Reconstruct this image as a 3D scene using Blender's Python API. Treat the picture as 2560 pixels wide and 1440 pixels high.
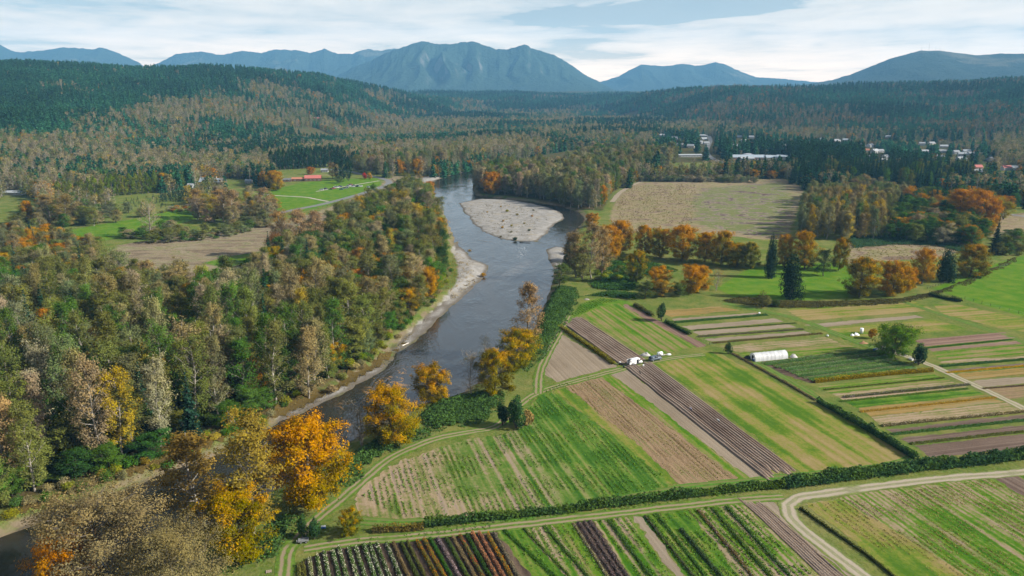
import bpy, bmesh, math, random
import numpy as np
from mathutils import Vector, Matrix

R = math.radians
SC = bpy.context.scene
COL = SC.collection
for _o in list(bpy.data.objects):
    bpy.data.objects.remove(_o)

# ------------------------------------------------------------------ camera
PITCH, CAM_Z, FPX = R(14.6), 105.0, 1898.0          # a drone about 105 m up
cam_d = bpy.data.cameras.new('camera')
cam = bpy.data.objects.new('camera', cam_d)
COL.objects.link(cam)
cam.location = (0, 0, CAM_Z)
cam.rotation_euler = (R(90) - PITCH, 0, 0)
cam_d.sensor_width = 36.0
cam_d.lens = FPX / 2560.0 * 36.0
cam_d.clip_start = 1.0
cam_d.clip_end = 40000.0
SC.camera = cam

# ------------------------------------------------------------------ sky and sun
SUN_EL, SUN_AZ = R(31), R(99)                        # azimuth clockwise from the view direction
world = bpy.data.worlds.new('World')
SC.world = world
world.use_nodes = True
wn, wl = world.node_tree.nodes, world.node_tree.links
wn.clear()


def wnode(t, **kw):
    n = wn.new(t)
    for k, v in kw.items():
        setattr(n, k, v)
    return n


def wmath(op, a, b=None, clamp=False):
    n = wnode('ShaderNodeMath', operation=op, use_clamp=clamp)
    for i, s in enumerate((a, b)):
        if s is None:
            continue
        if isinstance(s, (int, float)):
            n.inputs[i].default_value = s
        else:
            wl.new(s, n.inputs[i])
    return n.outputs[0]


sky = wnode('ShaderNodeTexSky', sky_type='NISHITA', sun_disc=False)
sky.sun_elevation, sky.sun_rotation = SUN_EL, SUN_AZ
sky.air_density, sky.dust_density, sky.ozone_density = 1.0, 0.6, 1.5
bg_sky = wnode('ShaderNodeBackground')
bg_sky.inputs[1].default_value = 0.055
wl.new(sky.outputs[0], bg_sky.inputs[0])
bg_cloud = wnode('ShaderNodeBackground')
tc = wnode('ShaderNodeTexCoord')
sep = wnode('ShaderNodeSeparateXYZ')
wl.new(tc.outputs['Generated'], sep.inputs[0])
dz = wmath('MAXIMUM', sep.outputs[2], 0.012)
dzs = wmath('ADD', dz, 0.05)                         # a flat layer of thin cloud, bent a little like the real one
cx = wmath('DIVIDE', sep.outputs[0], dzs)
cy = wmath('DIVIDE', sep.outputs[1], dzs)
cvec = wnode('ShaderNodeCombineXYZ')
wl.new(cx, cvec.inputs[0]); wl.new(cy, cvec.inputs[1])


def cloud_noise(scale, detail, rough, off, sx=1.0, sy=1.0, dist=0.0):
    m = wnode('ShaderNodeMapping')
    m.inputs['Location'].default_value = off
    m.inputs['Scale'].default_value = (sx, sy, 1)
    wl.new(cvec.outputs[0], m.inputs[0])
    n = wnode('ShaderNodeTexNoise')
    n.inputs['Scale'].default_value = scale
    n.inputs['Detail'].default_value = detail
    n.inputs['Roughness'].default_value = rough
    n.inputs['Distortion'].default_value = dist
    wl.new(m.outputs[0], n.inputs[0])
    return n.outputs[0]


n1 = cloud_noise(0.42, 6, 0.60, (3.1, 7.7, 0), 1.0, 1.0, 0.6)
n2 = cloud_noise(1.3, 5, 0.6, (1.2, 4.4, 2.0), 1.0, 0.8, 0.4)
n3 = cloud_noise(0.30, 3, 0.5, (9.3, 2.2, 5.0))
# a clear gap in the cloud layer, ahead and a little to the right
cyt = wmath('ADD', cy, wmath('MULTIPLY', cx, 0.42))
gx = wmath('DIVIDE', wmath('SUBTRACT', cx, 1.15), 1.15)
gy = wmath('DIVIDE', wmath('SUBTRACT', cyt, 7.45), 0.70)
gr = wmath('ADD', wmath('MULTIPLY', gx, gx), wmath('MULTIPLY', gy, gy))
gap = wmath('SUBTRACT', 1.35, wmath('ADD', gr, wmath('MULTIPLY', wmath('SUBTRACT', n2, 0.5), 4.0)))
gap = wmath('MAXIMUM', gap, 0.0, True)
dens = wmath('ADD', wmath('MULTIPLY', n1, 1.5), wmath('MULTIPLY', n2, 0.7))
dens = wmath('SUBTRACT', dens, wmath('MULTIPLY', gap, 0.55))
dens = wmath('SUBTRACT', dens, 0.78)
dens = wmath('MAXIMUM', dens, 0.085)
tau = wmath('DIVIDE', wmath('MULTIPLY', dens, 0.35), wmath('ADD', dz, 0.02))   # thin cloud looks denser at a slant
alpha = wmath('SUBTRACT', 1.0, wmath('POWER', 2.718, wmath('MULTIPLY', tau, -1.0)), True)
cr = wnode('ShaderNodeValToRGB')
cr.color_ramp.elements[0].position, cr.color_ramp.elements[0].color = 0.36, (0.86, 0.89, 0.92, 1)
cr.color_ramp.elements[1].position, cr.color_ramp.elements[1].color = 0.60, (1.0, 1.0, 1.0, 1)
wl.new(wmath('ADD', wmath('MULTIPLY', n3, 0.40), wmath('MULTIPLY', n2, 0.60)), cr.inputs[0])
# cloud light: warm and bright where one looks through long air, plainer overhead
lift = wnode('ShaderNodeMapRange', interpolation_type='SMOOTHSTEP')
wl.new(dz, lift.inputs[0])
lift.inputs[1].default_value, lift.inputs[2].default_value = 0.0, 0.13
glow = wnode('ShaderNodeMix', data_type='RGBA')
wl.new(lift.outputs[0], glow.inputs[0])
glow.inputs[6].default_value = (1.32, 0.95, 0.64, 1)
glow.inputs[7].default_value = (0.73, 0.645, 0.545, 1)
mul = wnode('ShaderNodeMix', data_type='RGBA', blend_type='MULTIPLY')
mul.inputs[0].default_value = 1.0
wl.new(glow.outputs[2], mul.inputs[6]); wl.new(cr.outputs[0], mul.inputs[7])
wl.new(mul.outputs[2], bg_cloud.inputs[0])
bg_cloud.inputs[1].default_value = 1.0
wmix = wnode('ShaderNodeMixShader')
wl.new(alpha, wmix.inputs[0])
wl.new(bg_sky.outputs[0], wmix.inputs[1])
wl.new(bg_cloud.outputs[0], wmix.inputs[2])
wout = wnode('ShaderNodeOutputWorld')
wl.new(wmix.outputs[0], wout.inputs[0])

sun_d = bpy.data.lights.new('sun', 'SUN')
sun = bpy.data.objects.new('sun', sun_d)
COL.objects.link(sun)
sun_d.energy, sun_d.angle, sun_d.color = 5.0, R(0.55), (1.0, 0.94, 0.83)
SUN_DIR = Vector((math.sin(SUN_AZ) * math.cos(SUN_EL), math.cos(SUN_AZ) * math.cos(SUN_EL), math.sin(SUN_EL)))
sun.rotation_euler = SUN_DIR.to_track_quat('Z', 'Y').to_euler()
sun.location = (300, -50, 400)

SC.view_settings.view_transform = 'Standard'
SC.view_settings.look = 'None'
SC.view_settings.gamma = 1.0
SC.view_settings.exposure = 0.95
SC.view_settings.use_curve_mapping = False
SC.render.engine = 'CYCLES'
cy_ = SC.cycles
cy_.use_denoising = True
cy_.max_bounces, cy_.diffuse_bounces, cy_.glossy_bounces = 4, 1, 2
cy_.transmission_bounces, cy_.transparent_max_bounces, cy_.volume_bounces = 3, 4, 0
cy_.caustics_reflective = cy_.caustics_refractive = False
cy_.use_adaptive_sampling = True
cy_.adaptive_threshold = 0.02

# ------------------------------------------------------------------ picking places on the ground
SP, CP = math.sin(PITCH), math.cos(PITCH)


def ray(px, py):
    u, v = (px - 1280) / FPX, (720 - py) / FPX
    return u, CP + v * SP, -SP + v * CP


def G(px, py, z=0.0):
    d = ray(px, py)
    t = (z - CAM_Z) / d[2]
    return d[0] * t, d[1] * t


def atY(px, py, Y):
    d = ray(px, py)
    return d[0] / d[1] * Y, Y, CAM_Z + d[2] / d[1] * Y


def proj(x, y, z):
    q = CAM_Z - z
    dep = y * CP + q * SP
    return 1280 + FPX * x / dep, 720 - FPX * (y * SP - q * CP) / dep


def mpp(x, y, z=0.0):                                # metres per photo pixel there
    return (y * CP + (CAM_Z - z) * SP) / FPX


def top_z(x, y, py):                                 # height at which a point over (x, y) meets photo row py
    v = (720 - py) / FPX
    return CAM_Z - y * (SP - v * CP) / (CP + v * SP)


def GP(pts, z=0.0):
    return np.array([G(p[0], p[1], z) for p in pts])


# ------------------------------------------------------------------ small numeric helpers
def vnoise(x, y, seed=0):
    """smooth value noise in 0..1 on a unit lattice"""
    x = np.asarray(x, float); y = np.asarray(y, float)
    xi, yi = np.floor(x).astype(np.int64), np.floor(y).astype(np.int64)
    fx, fy = x - xi, y - yi
    fx, fy = fx * fx * (3 - 2 * fx), fy * fy * (3 - 2 * fy)

    def h(a, b):
        n = (a * 374761393 + b * 668265263 + seed * 974711) & 0x7fffffff
        n = ((n ^ (n >> 13)) * 1274126177) & 0x7fffffff
        return ((n ^ (n >> 16)) & 0xffff) / 65535.0
    return (h(xi, yi) * (1 - fx) + h(xi + 1, yi) * fx) * (1 - fy) + (h(xi, yi + 1) * (1 - fx) + h(xi + 1, yi + 1) * fx) * fy


def fbm(x, y, seed=0, oct=4):
    s, a, t = 0, 0.5, 0
    for i in range(oct):
        s = s + a * vnoise(x * 2 ** i, y * 2 ** i, seed + i * 17)
        t += a
        a *= 0.5
    return s / t


def sdf(poly, x, y):
    """signed distance to a polygon, positive inside"""
    P = np.asarray(poly, float)
    x = np.asarray(x, float); y = np.asarray(y, float)
    d2 = np.full(x.shape, 1e18)
    ins = np.zeros(x.shape, bool)
    for i in range(len(P)):
        ax, ay = P[i]
        bx, by = P[(i + 1) % len(P)]
        ex, ey = bx - ax, by - ay
        t = np.clip(((x - ax) * ex + (y - ay) * ey) / max(ex * ex + ey * ey, 1e-9), 0, 1)
        d2 = np.minimum(d2, (x - ax - t * ex) ** 2 + (y - ay - t * ey) ** 2)
        c = (ay > y) != (by > y)
        if abs(ey) > 1e-12:
            ins ^= c & (x < ex * (y - ay) / ey + ax)
    d = np.sqrt(d2)
    return np.where(ins, d, -d)


def dline(line, x, y):
    P = np.asarray(line, float)
    d2 = np.full(np.shape(x), 1e18)
    for i in range(len(P) - 1):
        ax, ay = P[i]
        ex, ey = P[i + 1] - P[i]
        t = np.clip(((x - ax) * ex + (y - ay) * ey) / max(ex * ex + ey * ey, 1e-9), 0, 1)
        d2 = np.minimum(d2, (x - ax - t * ex) ** 2 + (y - ay - t * ey) ** 2)
    return np.sqrt(d2)


def sstep(a, b, x):
    t = np.clip((x - a) / (b - a), 0, 1)
    return t * t * (3 - 2 * t)


def catmull(pts, step):
    """smooth polyline through points, about `step` apart"""
    P = np.asarray(pts, float)
    Q = np.vstack([2 * P[0] - P[1], P, 2 * P[-1] - P[-2]])
    out = []
    for i in range(1, len(Q) - 2):
        n = max(1, int(np.linalg.norm(Q[i + 1] - Q[i]) / step))
        for k in range(n):
            t = k / n
            out.append(0.5 * ((2 * Q[i]) + (-Q[i - 1] + Q[i + 1]) * t + (2 * Q[i - 1] - 5 * Q[i] + 4 * Q[i + 1] - Q[i + 2]) * t * t
                              + (-Q[i - 1] + 3 * Q[i] - 3 * Q[i + 1] + Q[i + 2]) * t ** 3))
    out.append(P[-1])
    return np.array(out)


# ------------------------------------------------------------------ mesh helpers
def mesh_np(name, verts, faces, mats=(), midx=None, attrs=None, uv=None, smooth=False):
    """faces: an (n,k) array or a list of such arrays"""
    me = bpy.data.meshes.new(name)
    verts = np.asarray(verts, np.float32)
    fl = faces if isinstance(faces, list) else [faces]
    fl = [np.asarray(f, np.int32) for f in fl if len(f)]
    loops = np.concatenate([f.ravel() for f in fl])
    tot = np.concatenate([np.full(len(f), f.shape[1], np.int32) for f in fl])
    start = np.concatenate([[0], np.cumsum(tot)[:-1]]).astype(np.int32)
    me.vertices.add(len(verts))
    me.vertices.foreach_set('co', verts.ravel())
    me.loops.add(len(loops))
    me.loops.foreach_set('vertex_index', loops)
    me.polygons.add(len(tot))
    me.polygons.foreach_set('loop_start', start)
    me.polygons.foreach_set('loop_total', tot)
    for m in mats:
        me.materials.append(m)
    if midx is not None:
        me.polygons.foreach_set('material_index', np.asarray(midx, np.int32))
    if smooth:
        me.polygons.foreach_set('use_smooth', np.ones(len(tot), bool))
    if uv is not None:
        l = me.uv_layers.new(name='UVMap')
        l.data.foreach_set('uv', np.asarray(uv, np.float32)[loops].ravel())
    for k, a in (attrs or {}).items():
        a = np.asarray(a, np.float32)
        if a.ndim == 1:
            me.attributes.new(k, 'FLOAT', 'POINT').data.foreach_set('value', a)
        else:
            me.attributes.new(k, 'FLOAT_COLOR', 'POINT').data.foreach_set('color', a.ravel())
    me.update(calc_edges=True)
    return me


def link(name, data, parent=None, loc=None, rz=0.0, scale=None):
    o = bpy.data.objects.new(name, data)
    COL.objects.link(o)
    if parent:
        o.parent = parent
    if loc is not None:
        o.location = loc
    if rz:
        o.rotation_euler = (0, 0, rz)
    if scale is not None:
        o.scale = scale
    return o


def tag(o, label=None, cat=None, group=None, kind=None):
    for k, v in (('label', label), ('category', cat), ('group', group), ('kind', kind)):
        if v:
            o[k] = v
    return o


def thing(name, label, cat, loc=(0, 0, 0), rz=0.0, group=None, scale=None):
    return tag(link(name, None, None, loc, rz, scale), label, cat, group)


def structure(name, me, label=None):
    return tag(link(name, me), label, None, None, 'structure')


class MB:
    """collects simple shapes into one mesh"""
    def __init__(s):
        s.v, s.f, s.m = [], [], []

    def add(s, v, f, mi=0):
        b = len(s.v)
        s.v += [tuple(p) for p in v]
        s.f += [tuple(i + b for i in q) for q in f]
        s.m += [mi] * len(f)
        return s

    def box(s, x0, x1, y0, y1, z0, z1, mi=0):
        return s.add([(x0, y0, z0), (x1, y0, z0), (x1, y1, z0), (x0, y1, z0), (x0, y0, z1), (x1, y0, z1), (x1, y1, z1), (x0, y1, z1)],
                     [(0, 3, 2, 1), (4, 5, 6, 7), (0, 1, 5, 4), (1, 2, 6, 5), (2, 3, 7, 6), (3, 0, 4, 7)], mi)

    def prism(s, prof, y0, y1, mi=0):
        """profile in x,z swept along y"""
        n = len(prof)
        v = [(p[0], y0, p[1]) for p in prof] + [(p[0], y1, p[1]) for p in prof]
        f = [(i, (i + 1) % n, (i + 1) % n + n, i + n) for i in range(n)]
        return s.add(v, f + [tuple(range(n))[::-1], tuple(range(n, 2 * n))], mi)

    def cyl(s, p, q, r0, r1=None, n=8, mi=0, caps=True):
        p, q = Vector(p), Vector(q)
        r1 = r0 if r1 is None else r1
        d = (q - p).normalized()
        a = d.orthogonal().normalized()
        b = d.cross(a)
        v = []
        for c, r in ((p, r0), (q, r1)):
            for i in range(n):
                t = 2 * math.pi * i / n
                v.append(c + (a * math.cos(t) + b * math.sin(t)) * r)
        f = [(i, (i + 1) % n, (i + 1) % n + n, i + n) for i in range(n)]
        if caps:
            f += [tuple(range(n))[::-1], tuple(range(n, 2 * n))]
        return s.add(v, f, mi)

    def mesh(s, name, mats, smooth=False):
        me = bpy.data.meshes.new(name)
        me.from_pydata(s.v, [], s.f)
        for m in (mats if isinstance(mats, (list, tuple)) else [mats]):
            me.materials.append(m)
        me.polygons.foreach_set('material_index', s.m)
        if smooth:
            me.polygons.foreach_set('use_smooth', [True] * len(s.f))
        me.update()
        return me

    def build(s, name, mats, parent=None, smooth=False, **kw):
        return link(name, s.mesh(name, mats, smooth), parent, **kw)


# ------------------------------------------------------------------ material helpers
class NT:
    def __init__(s, name):
        s.mat = bpy.data.materials.new(name)
        s.mat.use_nodes = True
        s.n, s.l = s.mat.node_tree.nodes, s.mat.node_tree.links
        s.n.clear()
        s.out = s.n.new('ShaderNodeOutputMaterial')

    def node(s, t, **kw):
        n = s.n.new(t)
        for k, v in kw.items():
            setattr(n, k, v)
        return n

    def put(s, sock, v):
        if isinstance(v, bpy.types.NodeSocket):
            s.l.new(v, sock)
        elif isinstance(v, (tuple, list)):
            sock.default_value = tuple(v) + ((1,) if len(v) == 3 and sock.type == 'RGBA' else ())
        else:
            sock.default_value = v

    def math(s, op, a, b=0.0, c=None, clamp=False):
        n = s.node('ShaderNodeMath', operation=op, use_clamp=clamp)
        s.put(n.inputs[0], a); s.put(n.inputs[1], b)
        if c is not None:
            s.put(n.inputs[2], c)
        return n.outputs[0]

    def mix(s, f, a, b, mode='MIX'):
        n = s.node('ShaderNodeMix', data_type='RGBA', blend_type=mode)
        s.put(n.inputs[0], f); s.put(n.inputs[6], a); s.put(n.inputs[7], b)
        return n.outputs[2]

    def pos(s):
        return s.node('ShaderNodeNewGeometry').outputs['Position']

    def uv(s):
        return s.node('ShaderNodeTexCoord').outputs['UV']

    def obj(s):
        return s.node('ShaderNodeTexCoord').outputs['Object']

    def noise(s, vec, scale, detail=3, rough=0.55, sc=(1, 1, 1), off=(0, 0, 0), dist=0.0):
        m = s.node('ShaderNodeMapping')
        m.inputs['Scale'].default_value = sc
        m.inputs['Location'].default_value = off
        s.l.new(vec, m.inputs[0])
        n = s.node('ShaderNodeTexNoise')
        n.inputs['Scale'].default_value = scale
        n.inputs['Detail'].default_value = detail
        n.inputs['Roughness'].default_value = rough
        n.inputs['Distortion'].default_value = dist
        s.l.new(m.outputs[0], n.inputs[0])
        return n.outputs[0]

    def attr(s, name, kind='GEOMETRY'):
        return s.node('ShaderNodeAttribute', attribute_name=name, attribute_type=kind)

    def ss(s, a, b, x):
        n = s.node('ShaderNodeMapRange', interpolation_type='SMOOTHSTEP')
        s.put(n.inputs[0], x); s.put(n.inputs[1], a); s.put(n.inputs[2], b)
        return n.outputs[0]

    def ramp(s, x, stops, interp='LINEAR'):
        n = s.node('ShaderNodeValToRGB')
        n.color_ramp.interpolation = interp
        e = n.color_ramp.elements
        while len(e) < len(stops):
            e.new(0.5)
        for el, (p, c) in zip(e, stops):
            el.position = p
            el.color = tuple(c) + (1,)
        s.put(n.inputs[0], x)
        return n.outputs[0]

    def bump(s, h, strength=0.5, dist=0.2):
        n = s.node('ShaderNodeBump')
        n.inputs['Strength'].default_value = strength
        n.inputs['Distance'].default_value = dist
        s.l.new(h, n.inputs['Height'])
        return n.outputs[0]

    def bsdf(s, col, rough=0.9, normal=None, metallic=0.0, spec=0.25, **kw):
        p = s.node('ShaderNodeBsdfPrincipled')
        s.put(p.inputs['Base Color'], col)
        s.put(p.inputs['Roughness'], rough)
        s.put(p.inputs['Metallic'], metallic)
        s.put(p.inputs['Specular IOR Level'], spec)
        for k, v in kw.items():
            s.put(p.inputs[k], v)
        if normal is not None:
            s.l.new(normal, p.inputs['Normal'])
        s.l.new(p.outputs[0], s.out.inputs[0])
        return s.mat


def plain(name, col, rough=0.7, vary=0.12, scale=3.0, metallic=0.0, spec=0.3):
    t = NT(name)
    n = t.noise(t.obj(), scale, 4)
    c = t.mix(n, tuple(x * (1 - vary) for x in col), tuple(min(1, x * (1 + vary)) for x in col))
    return t.bsdf(c, rough, None, metallic, spec)
# ================================================================== the valley floor, river and hills
WATER_Z = -2.0
RIVER = GP([(1168, 428), (1120, 442), (1082, 456), (1088, 488), (1108, 528), (1128, 575), (1146, 612), (1182, 648), (1220, 664), (1216, 690),
            (1168, 736), (1128, 768), (1052, 840), (1004, 878), (962, 924), (884, 968), (764, 1026), (560, 1128), (400, 1190),
            (200, 1272), (0, 1345), (-220, 1428), (-420, 1530), (-150, 1700), (60, 1580), (260, 1478), (430, 1372), (612, 1268), (775, 1168), (875, 1106), (970, 1050), (1060, 1006),
            (1150, 985), (1222, 942), (1278, 905), (1318, 850), (1346, 790), (1372, 735), (1384, 690), (1398, 655), (1410, 622), (1438, 578),
            (1462, 548), (1448, 532), (1400, 516), (1330, 504), (1250, 496), (1192, 490), (1180, 474), (1186, 446), (1210, 432), (1260, 420), (1290, 408), (1230, 408)], WATER_Z)
ISLAND = GP([(1146, 508), (1200, 497), (1270, 499), (1330, 508), (1378, 519), (1408, 534), (1414, 545), (1388, 560), (1376, 576), (1360, 591),
             (1345, 604), (1292, 603), (1250, 597), (1202, 577), (1184, 561), (1164, 535)], WATER_Z)
BAR_L = GP([(1140, 600), (1182, 648), (1222, 664), (1216, 690), (1166, 738), (1126, 770), (1050, 842), (1000, 880), (975, 880), (1040, 815),
            (1110, 752), (1140, 715), (1146, 670), (1128, 630)], WATER_Z)
BAR_R = GP([(1364, 624), (1390, 616), (1425, 622), (1420, 668), (1382, 676)], WATER_Z)
BAR_N = GP([(985, 895), (1000, 880), (960, 926), (884, 970), (764, 1028), (700, 1062), (690, 1045), (760, 1008), (880, 948), (940, 915)], WATER_Z)
BAR_F = GP([(1085, 488), (1078, 455), (1120, 440), (1175, 426), (1165, 420), (1090, 440), (1040, 450), (1060, 480)], WATER_Z)
RIFFLE = GP([(1286, 622), (1300, 612), (1325, 616), (1322, 640), (1312, 655), (1296, 648), (1288, 668), (1270, 676), (1290, 650)], WATER_Z)
LEAFY = GP([(1000, 925), (1050, 895), (1068, 900), (1030, 945), (990, 985), (930, 1000), (840, 1030), (850, 1010), (960, 950)], WATER_Z)
SILT = GP([(1240, 700), (1300, 660), (1330, 648), (1320, 668), (1270, 700), (1220, 705)], WATER_Z)

TAN = GP([(250, 655), (300, 612), (480, 585), (640, 566), (760, 540), (860, 505), (930, 470), (985, 440), (1075, 440), (1090, 470), (1100, 520), (900, 560),
          (720, 640), (660, 700), (560, 730), (420, 720), (300, 700)])
LUSH = [GP(p) for p in (
    [(100, 590), (200, 570), (330, 548), (480, 515), (620, 492), (700, 470), (760, 455), (870, 447), (945, 445), (955, 462), (880, 492), (800, 520), (740, 530), (620, 515), (500, 545), (400, 572), (200, 615)],
    [(505, 655), (600, 635), (690, 622), (665, 645), (560, 668)],
    [(1430, 790), (1450, 760), (1500, 745), (1570, 752), (1590, 770), (1540, 760), (1460, 785), (1425, 800)],
    [(1790, 720), (1870, 672), (1960, 660), (2110, 655), (2140, 700), (2120, 745), (1980, 752), (1840, 745)],
    [(2330, 722), (2420, 680), (2520, 650), (2700, 600), (2760, 800), (2560, 792), (2440, 758)])]
DRY = [GP(p) for p in (
    [(1538, 590), (1525, 540), (1545, 490), (1590, 456), (1700, 452), (1960, 446), (2010, 470), (1990, 540), (1965, 600), (1900, 598), (1780, 585), (1640, 570), (1590, 580)],
    [(2120, 660), (2120, 600), (2200, 575), (2350, 560), (2420, 600), (2380, 640), (2250, 650)],
    [(2440, 590), (2480, 540), (2700, 520), (2700, 570), (2560, 600)])]
WEEDY = [GP(p) for p in ([(1740, 560), (1730, 500), (1760, 470), (1950, 455), (1990, 500), (1960, 590), (1880, 590)],
                          [(310, 690), (420, 640), (560, 620), (700, 600), (690, 640), (560, 690), (400, 710)])]
FOREST_L = GP([(-260, 720), (0, 700), (200, 715), (400, 752), (560, 752), (640, 720), (690, 670), (790, 610), (880, 560), (960, 515), (1040, 480), (1075, 488), (1088, 530), (1102, 580),
               (1106, 625), (1104, 690), (1074, 748), (1000, 812), (938, 868), (892, 920), (800, 975), (660, 1035), (520, 1094), (320, 1166), (110, 1236), (-80, 1296), (-420, 1420)])
FOREST_M = GP([(1190, 482), (1250, 488), (1330, 497), (1440, 522), (1505, 528), (1532, 480), (1588, 450), (1670, 420), (1690, 398), (1640, 380), (1450, 372), (1290, 400), (1205, 428), (1180, 450)])


def interp(px, tab, k):
    t = np.array(tab, float)
    return np.interp(px, t[:, 0], t[:, k])


# crests as (photo column, photo row of the ground there, distance ahead) and where the slope begins
CREST_L = [(-900, 150, 2000, 700), (-400, 158, 2100, 760), (0, 163, 2200, 900), (180, 170, 2250, 960), (350, 180, 2350, 1080), (520, 176, 2450, 1220), (650, 180, 2550, 1400), (740, 192, 2650, 1500),
           (800, 193, 2750, 1620), (850, 208, 2850, 1750), (900, 219, 3000, 1950), (960, 231, 3200, 2250), (1040, 245, 3450, 2700), (1120, 252, 3700, 3100), (1190, 257, 3900, 3500), (1250, 262, 4000, 3700)]
CREST_R = [(1440, 262, 4300, 4000), (1490, 254, 4200, 3700), (1560, 247, 3900, 3100), (1650, 236, 3500, 2500), (1750, 226, 3200, 2150), (1850, 224, 3000, 1900), (2000, 229, 2900, 1720), (2100, 225, 2900, 1640),
           (2250, 219, 2900, 1560), (2400, 213, 2800, 1500), (2560, 203, 2700, 1420), (2900, 190, 2600, 1300), (3500, 175, 2500, 1200)]


def hills(x, y):
    yy = np.maximum(y, 300.0)
    px = 1280 + FPX * x / yy / CP
    h = np.zeros(np.shape(x))
    for tab, side in ((CREST_L, 0), (CREST_R, 1)):
        cyy, fy = interp(px, tab, 2), interp(px, tab, 3)
        row = interp(px, tab, 1)
        v = (720 - row) / FPX
        cz = CAM_Z + cyy * (-SP + v * CP) / (CP + v * SP)
        edge = sstep(1330, 1180, px) if side == 0 else sstep(1390, 1480, px)
        s = np.clip((y - fy) / (cyy - fy), 0, 1)
        prof = s ** 1.25 * (1.15 - 0.15 * s) + 0.05 * np.sin(s * 9 + px * 0.013) * s * (1 - s) * 2
        back = 1 - 0.75 * sstep(0, 1400, y - cyy)
        gul = (fbm(x / 260, y / 330, 5 + side, 3) - 0.5) * 46 * np.sin(np.pi * np.clip(s, 0, 1)) * (y < cyy)
        h = np.maximum(h, (cz * prof * back + gul * s ** 0.5) * edge)
    bench = 66 * sstep(3300, 4700, y) + (fbm(x / 700, y / 700, 3, 3) - 0.5) * 30 * sstep(3500, 4600, y) + 22 * sstep(4600, 5600, y)
    return np.maximum(h, bench)


def ground_z(x, y):
    x = np.asarray(x, float); y = np.asarray(y, float)
    h = hills(x, y)
    m = (y < 1300) & (np.abs(x) < 520)
    if m.any():
        X, Y = x[m], y[m]
        wob = (fbm(X / 14, Y / 14, 9, 3) - 0.5) * 5
        d = sdf(RIVER, X, Y) + wob * 0.5
        bars = np.full(X.shape, -1e9)
        for b, amp in ((ISLAND, 1.0), (BAR_L, 1.0), (BAR_R, 0.6), (BAR_N, 0.8), (BAR_F, 0.9)):
            bars = np.maximum(bars, sdf(b, X, Y) + ((wob * 0.8 + (fbm(X / 5, Y / 5, 19, 2) - 0.5) * 2.0) if amp > 0 else 0))
        z = np.where(d > 0, -2.0 - 1.6 * sstep(0, 5, d), -2.0 + 2.0 * sstep(0, 6.5, -d))
        zb = -2.0 + 0.10 * np.clip(bars, -8, 9) + (fbm(X / 7, Y / 7, 21, 3) - 0.5) * 0.25 * (bars > 0)
        near = sstep(-6, 0.5, bars)
        z = np.where((d > -8) & (bars > -8), z * (1 - near) + zb * near, z)
        fl = sstep(0, 14, sdf(TAN, X, Y))
        z = z - 0.5 * fl * (d < -8) + (fbm(X / 30, Y / 30, 31, 3) - 0.5) * 0.5 * fl
        h[m] = h[m] + z
    return h


def gz(x, y):
    return float(ground_z(np.array([x]), np.array([y]))[0])


def axis(lo, hi, fine_lo, fine_hi, step, grow):
    a = list(np.arange(fine_lo, fine_hi + 0.1, step))
    s = step
    while a[-1] < hi:
        s = min(s * grow, 160)
        a.append(a[-1] + s)
    s = step
    while a[0] > lo:
        s = min(s * grow, 160)
        a.insert(0, a[0] - s)
    return np.array(a)


gx_, gy_ = axis(-8200, 8200, -340, 330, 3.2, 1.045), axis(-500, 10200, 84, 720, 3.2, 1.028)
XX, YY = np.meshgrid(gx_, gy_)
xs, ys = XX.ravel(), YY.ravel()
zs = ground_z(xs, ys)
nx, ny = len(gx_), len(gy_)
idx = np.arange(nx * ny).reshape(ny, nx)
quads = np.stack([idx[:-1, :-1].ravel(), idx[:-1, 1:].ravel(), idx[1:, 1:].ravel(), idx[1:, :-1].ravel()], 1)
clampd = lambda d: np.clip(d, -25, 25)
far_ = np.full(xs.shape, -25.0)


def masked(polys):
    out = far_.copy()
    m = (ys < 1500) & (np.abs(xs) < 900)
    for p in polys:
        out[m] = np.maximum(out[m], clampd(sdf(p, xs[m], ys[m])))
    return out


g_att = {'gravel': masked([ISLAND, BAR_L, BAR_R, BAR_N, BAR_F]), 'tan': masked([TAN]), 'lush': masked(LUSH), 'dry': masked(DRY), 'weedy': masked(WEEDY),
         'wood': np.maximum(masked([FOREST_L, FOREST_M]), np.clip(ys - 1150, -25, 25) * (np.abs(xs) < 1e6)), 'wet': masked([RIVER])}
g_att['wood'] = np.where(ys > 1160, 25.0, g_att['wood'])

# ---- ground material: meadow, lawn, dry field, gravel, silt and leaf litter, bounded by their outlines
t = NT('valley_ground')
P = t.pos()
big, mid, fine = t.noise(P, 0.018, 4), t.noise(P, 0.11, 4, 0.6), t.noise(P, 0.9, 4, 0.65)
grass = t.mix(t.ss(0.35, 0.68, mid), (0.058, 0.112, 0.012), (0.145, 0.150, 0.036))
grass = t.mix(t.math('MULTIPLY', t.ss(0.50, 0.75, big), 0.55), grass, (0.205, 0.165, 0.082))
grass = t.mix(t.ss(0.30, 0.75, fine), grass, t.mix(0.5, grass, (0.20, 0.19, 0.075)))


def zone(cur, attr, col, soft=1.2, amp=5.0, f=None):
    a = t.attr(attr).outputs['Fac']
    w = t.math('MULTIPLY', t.math('SUBTRACT', f or mid, 0.5), amp)
    return t.mix(t.ss(-soft, soft, t.math('ADD', a, w)), cur, col)


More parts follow.
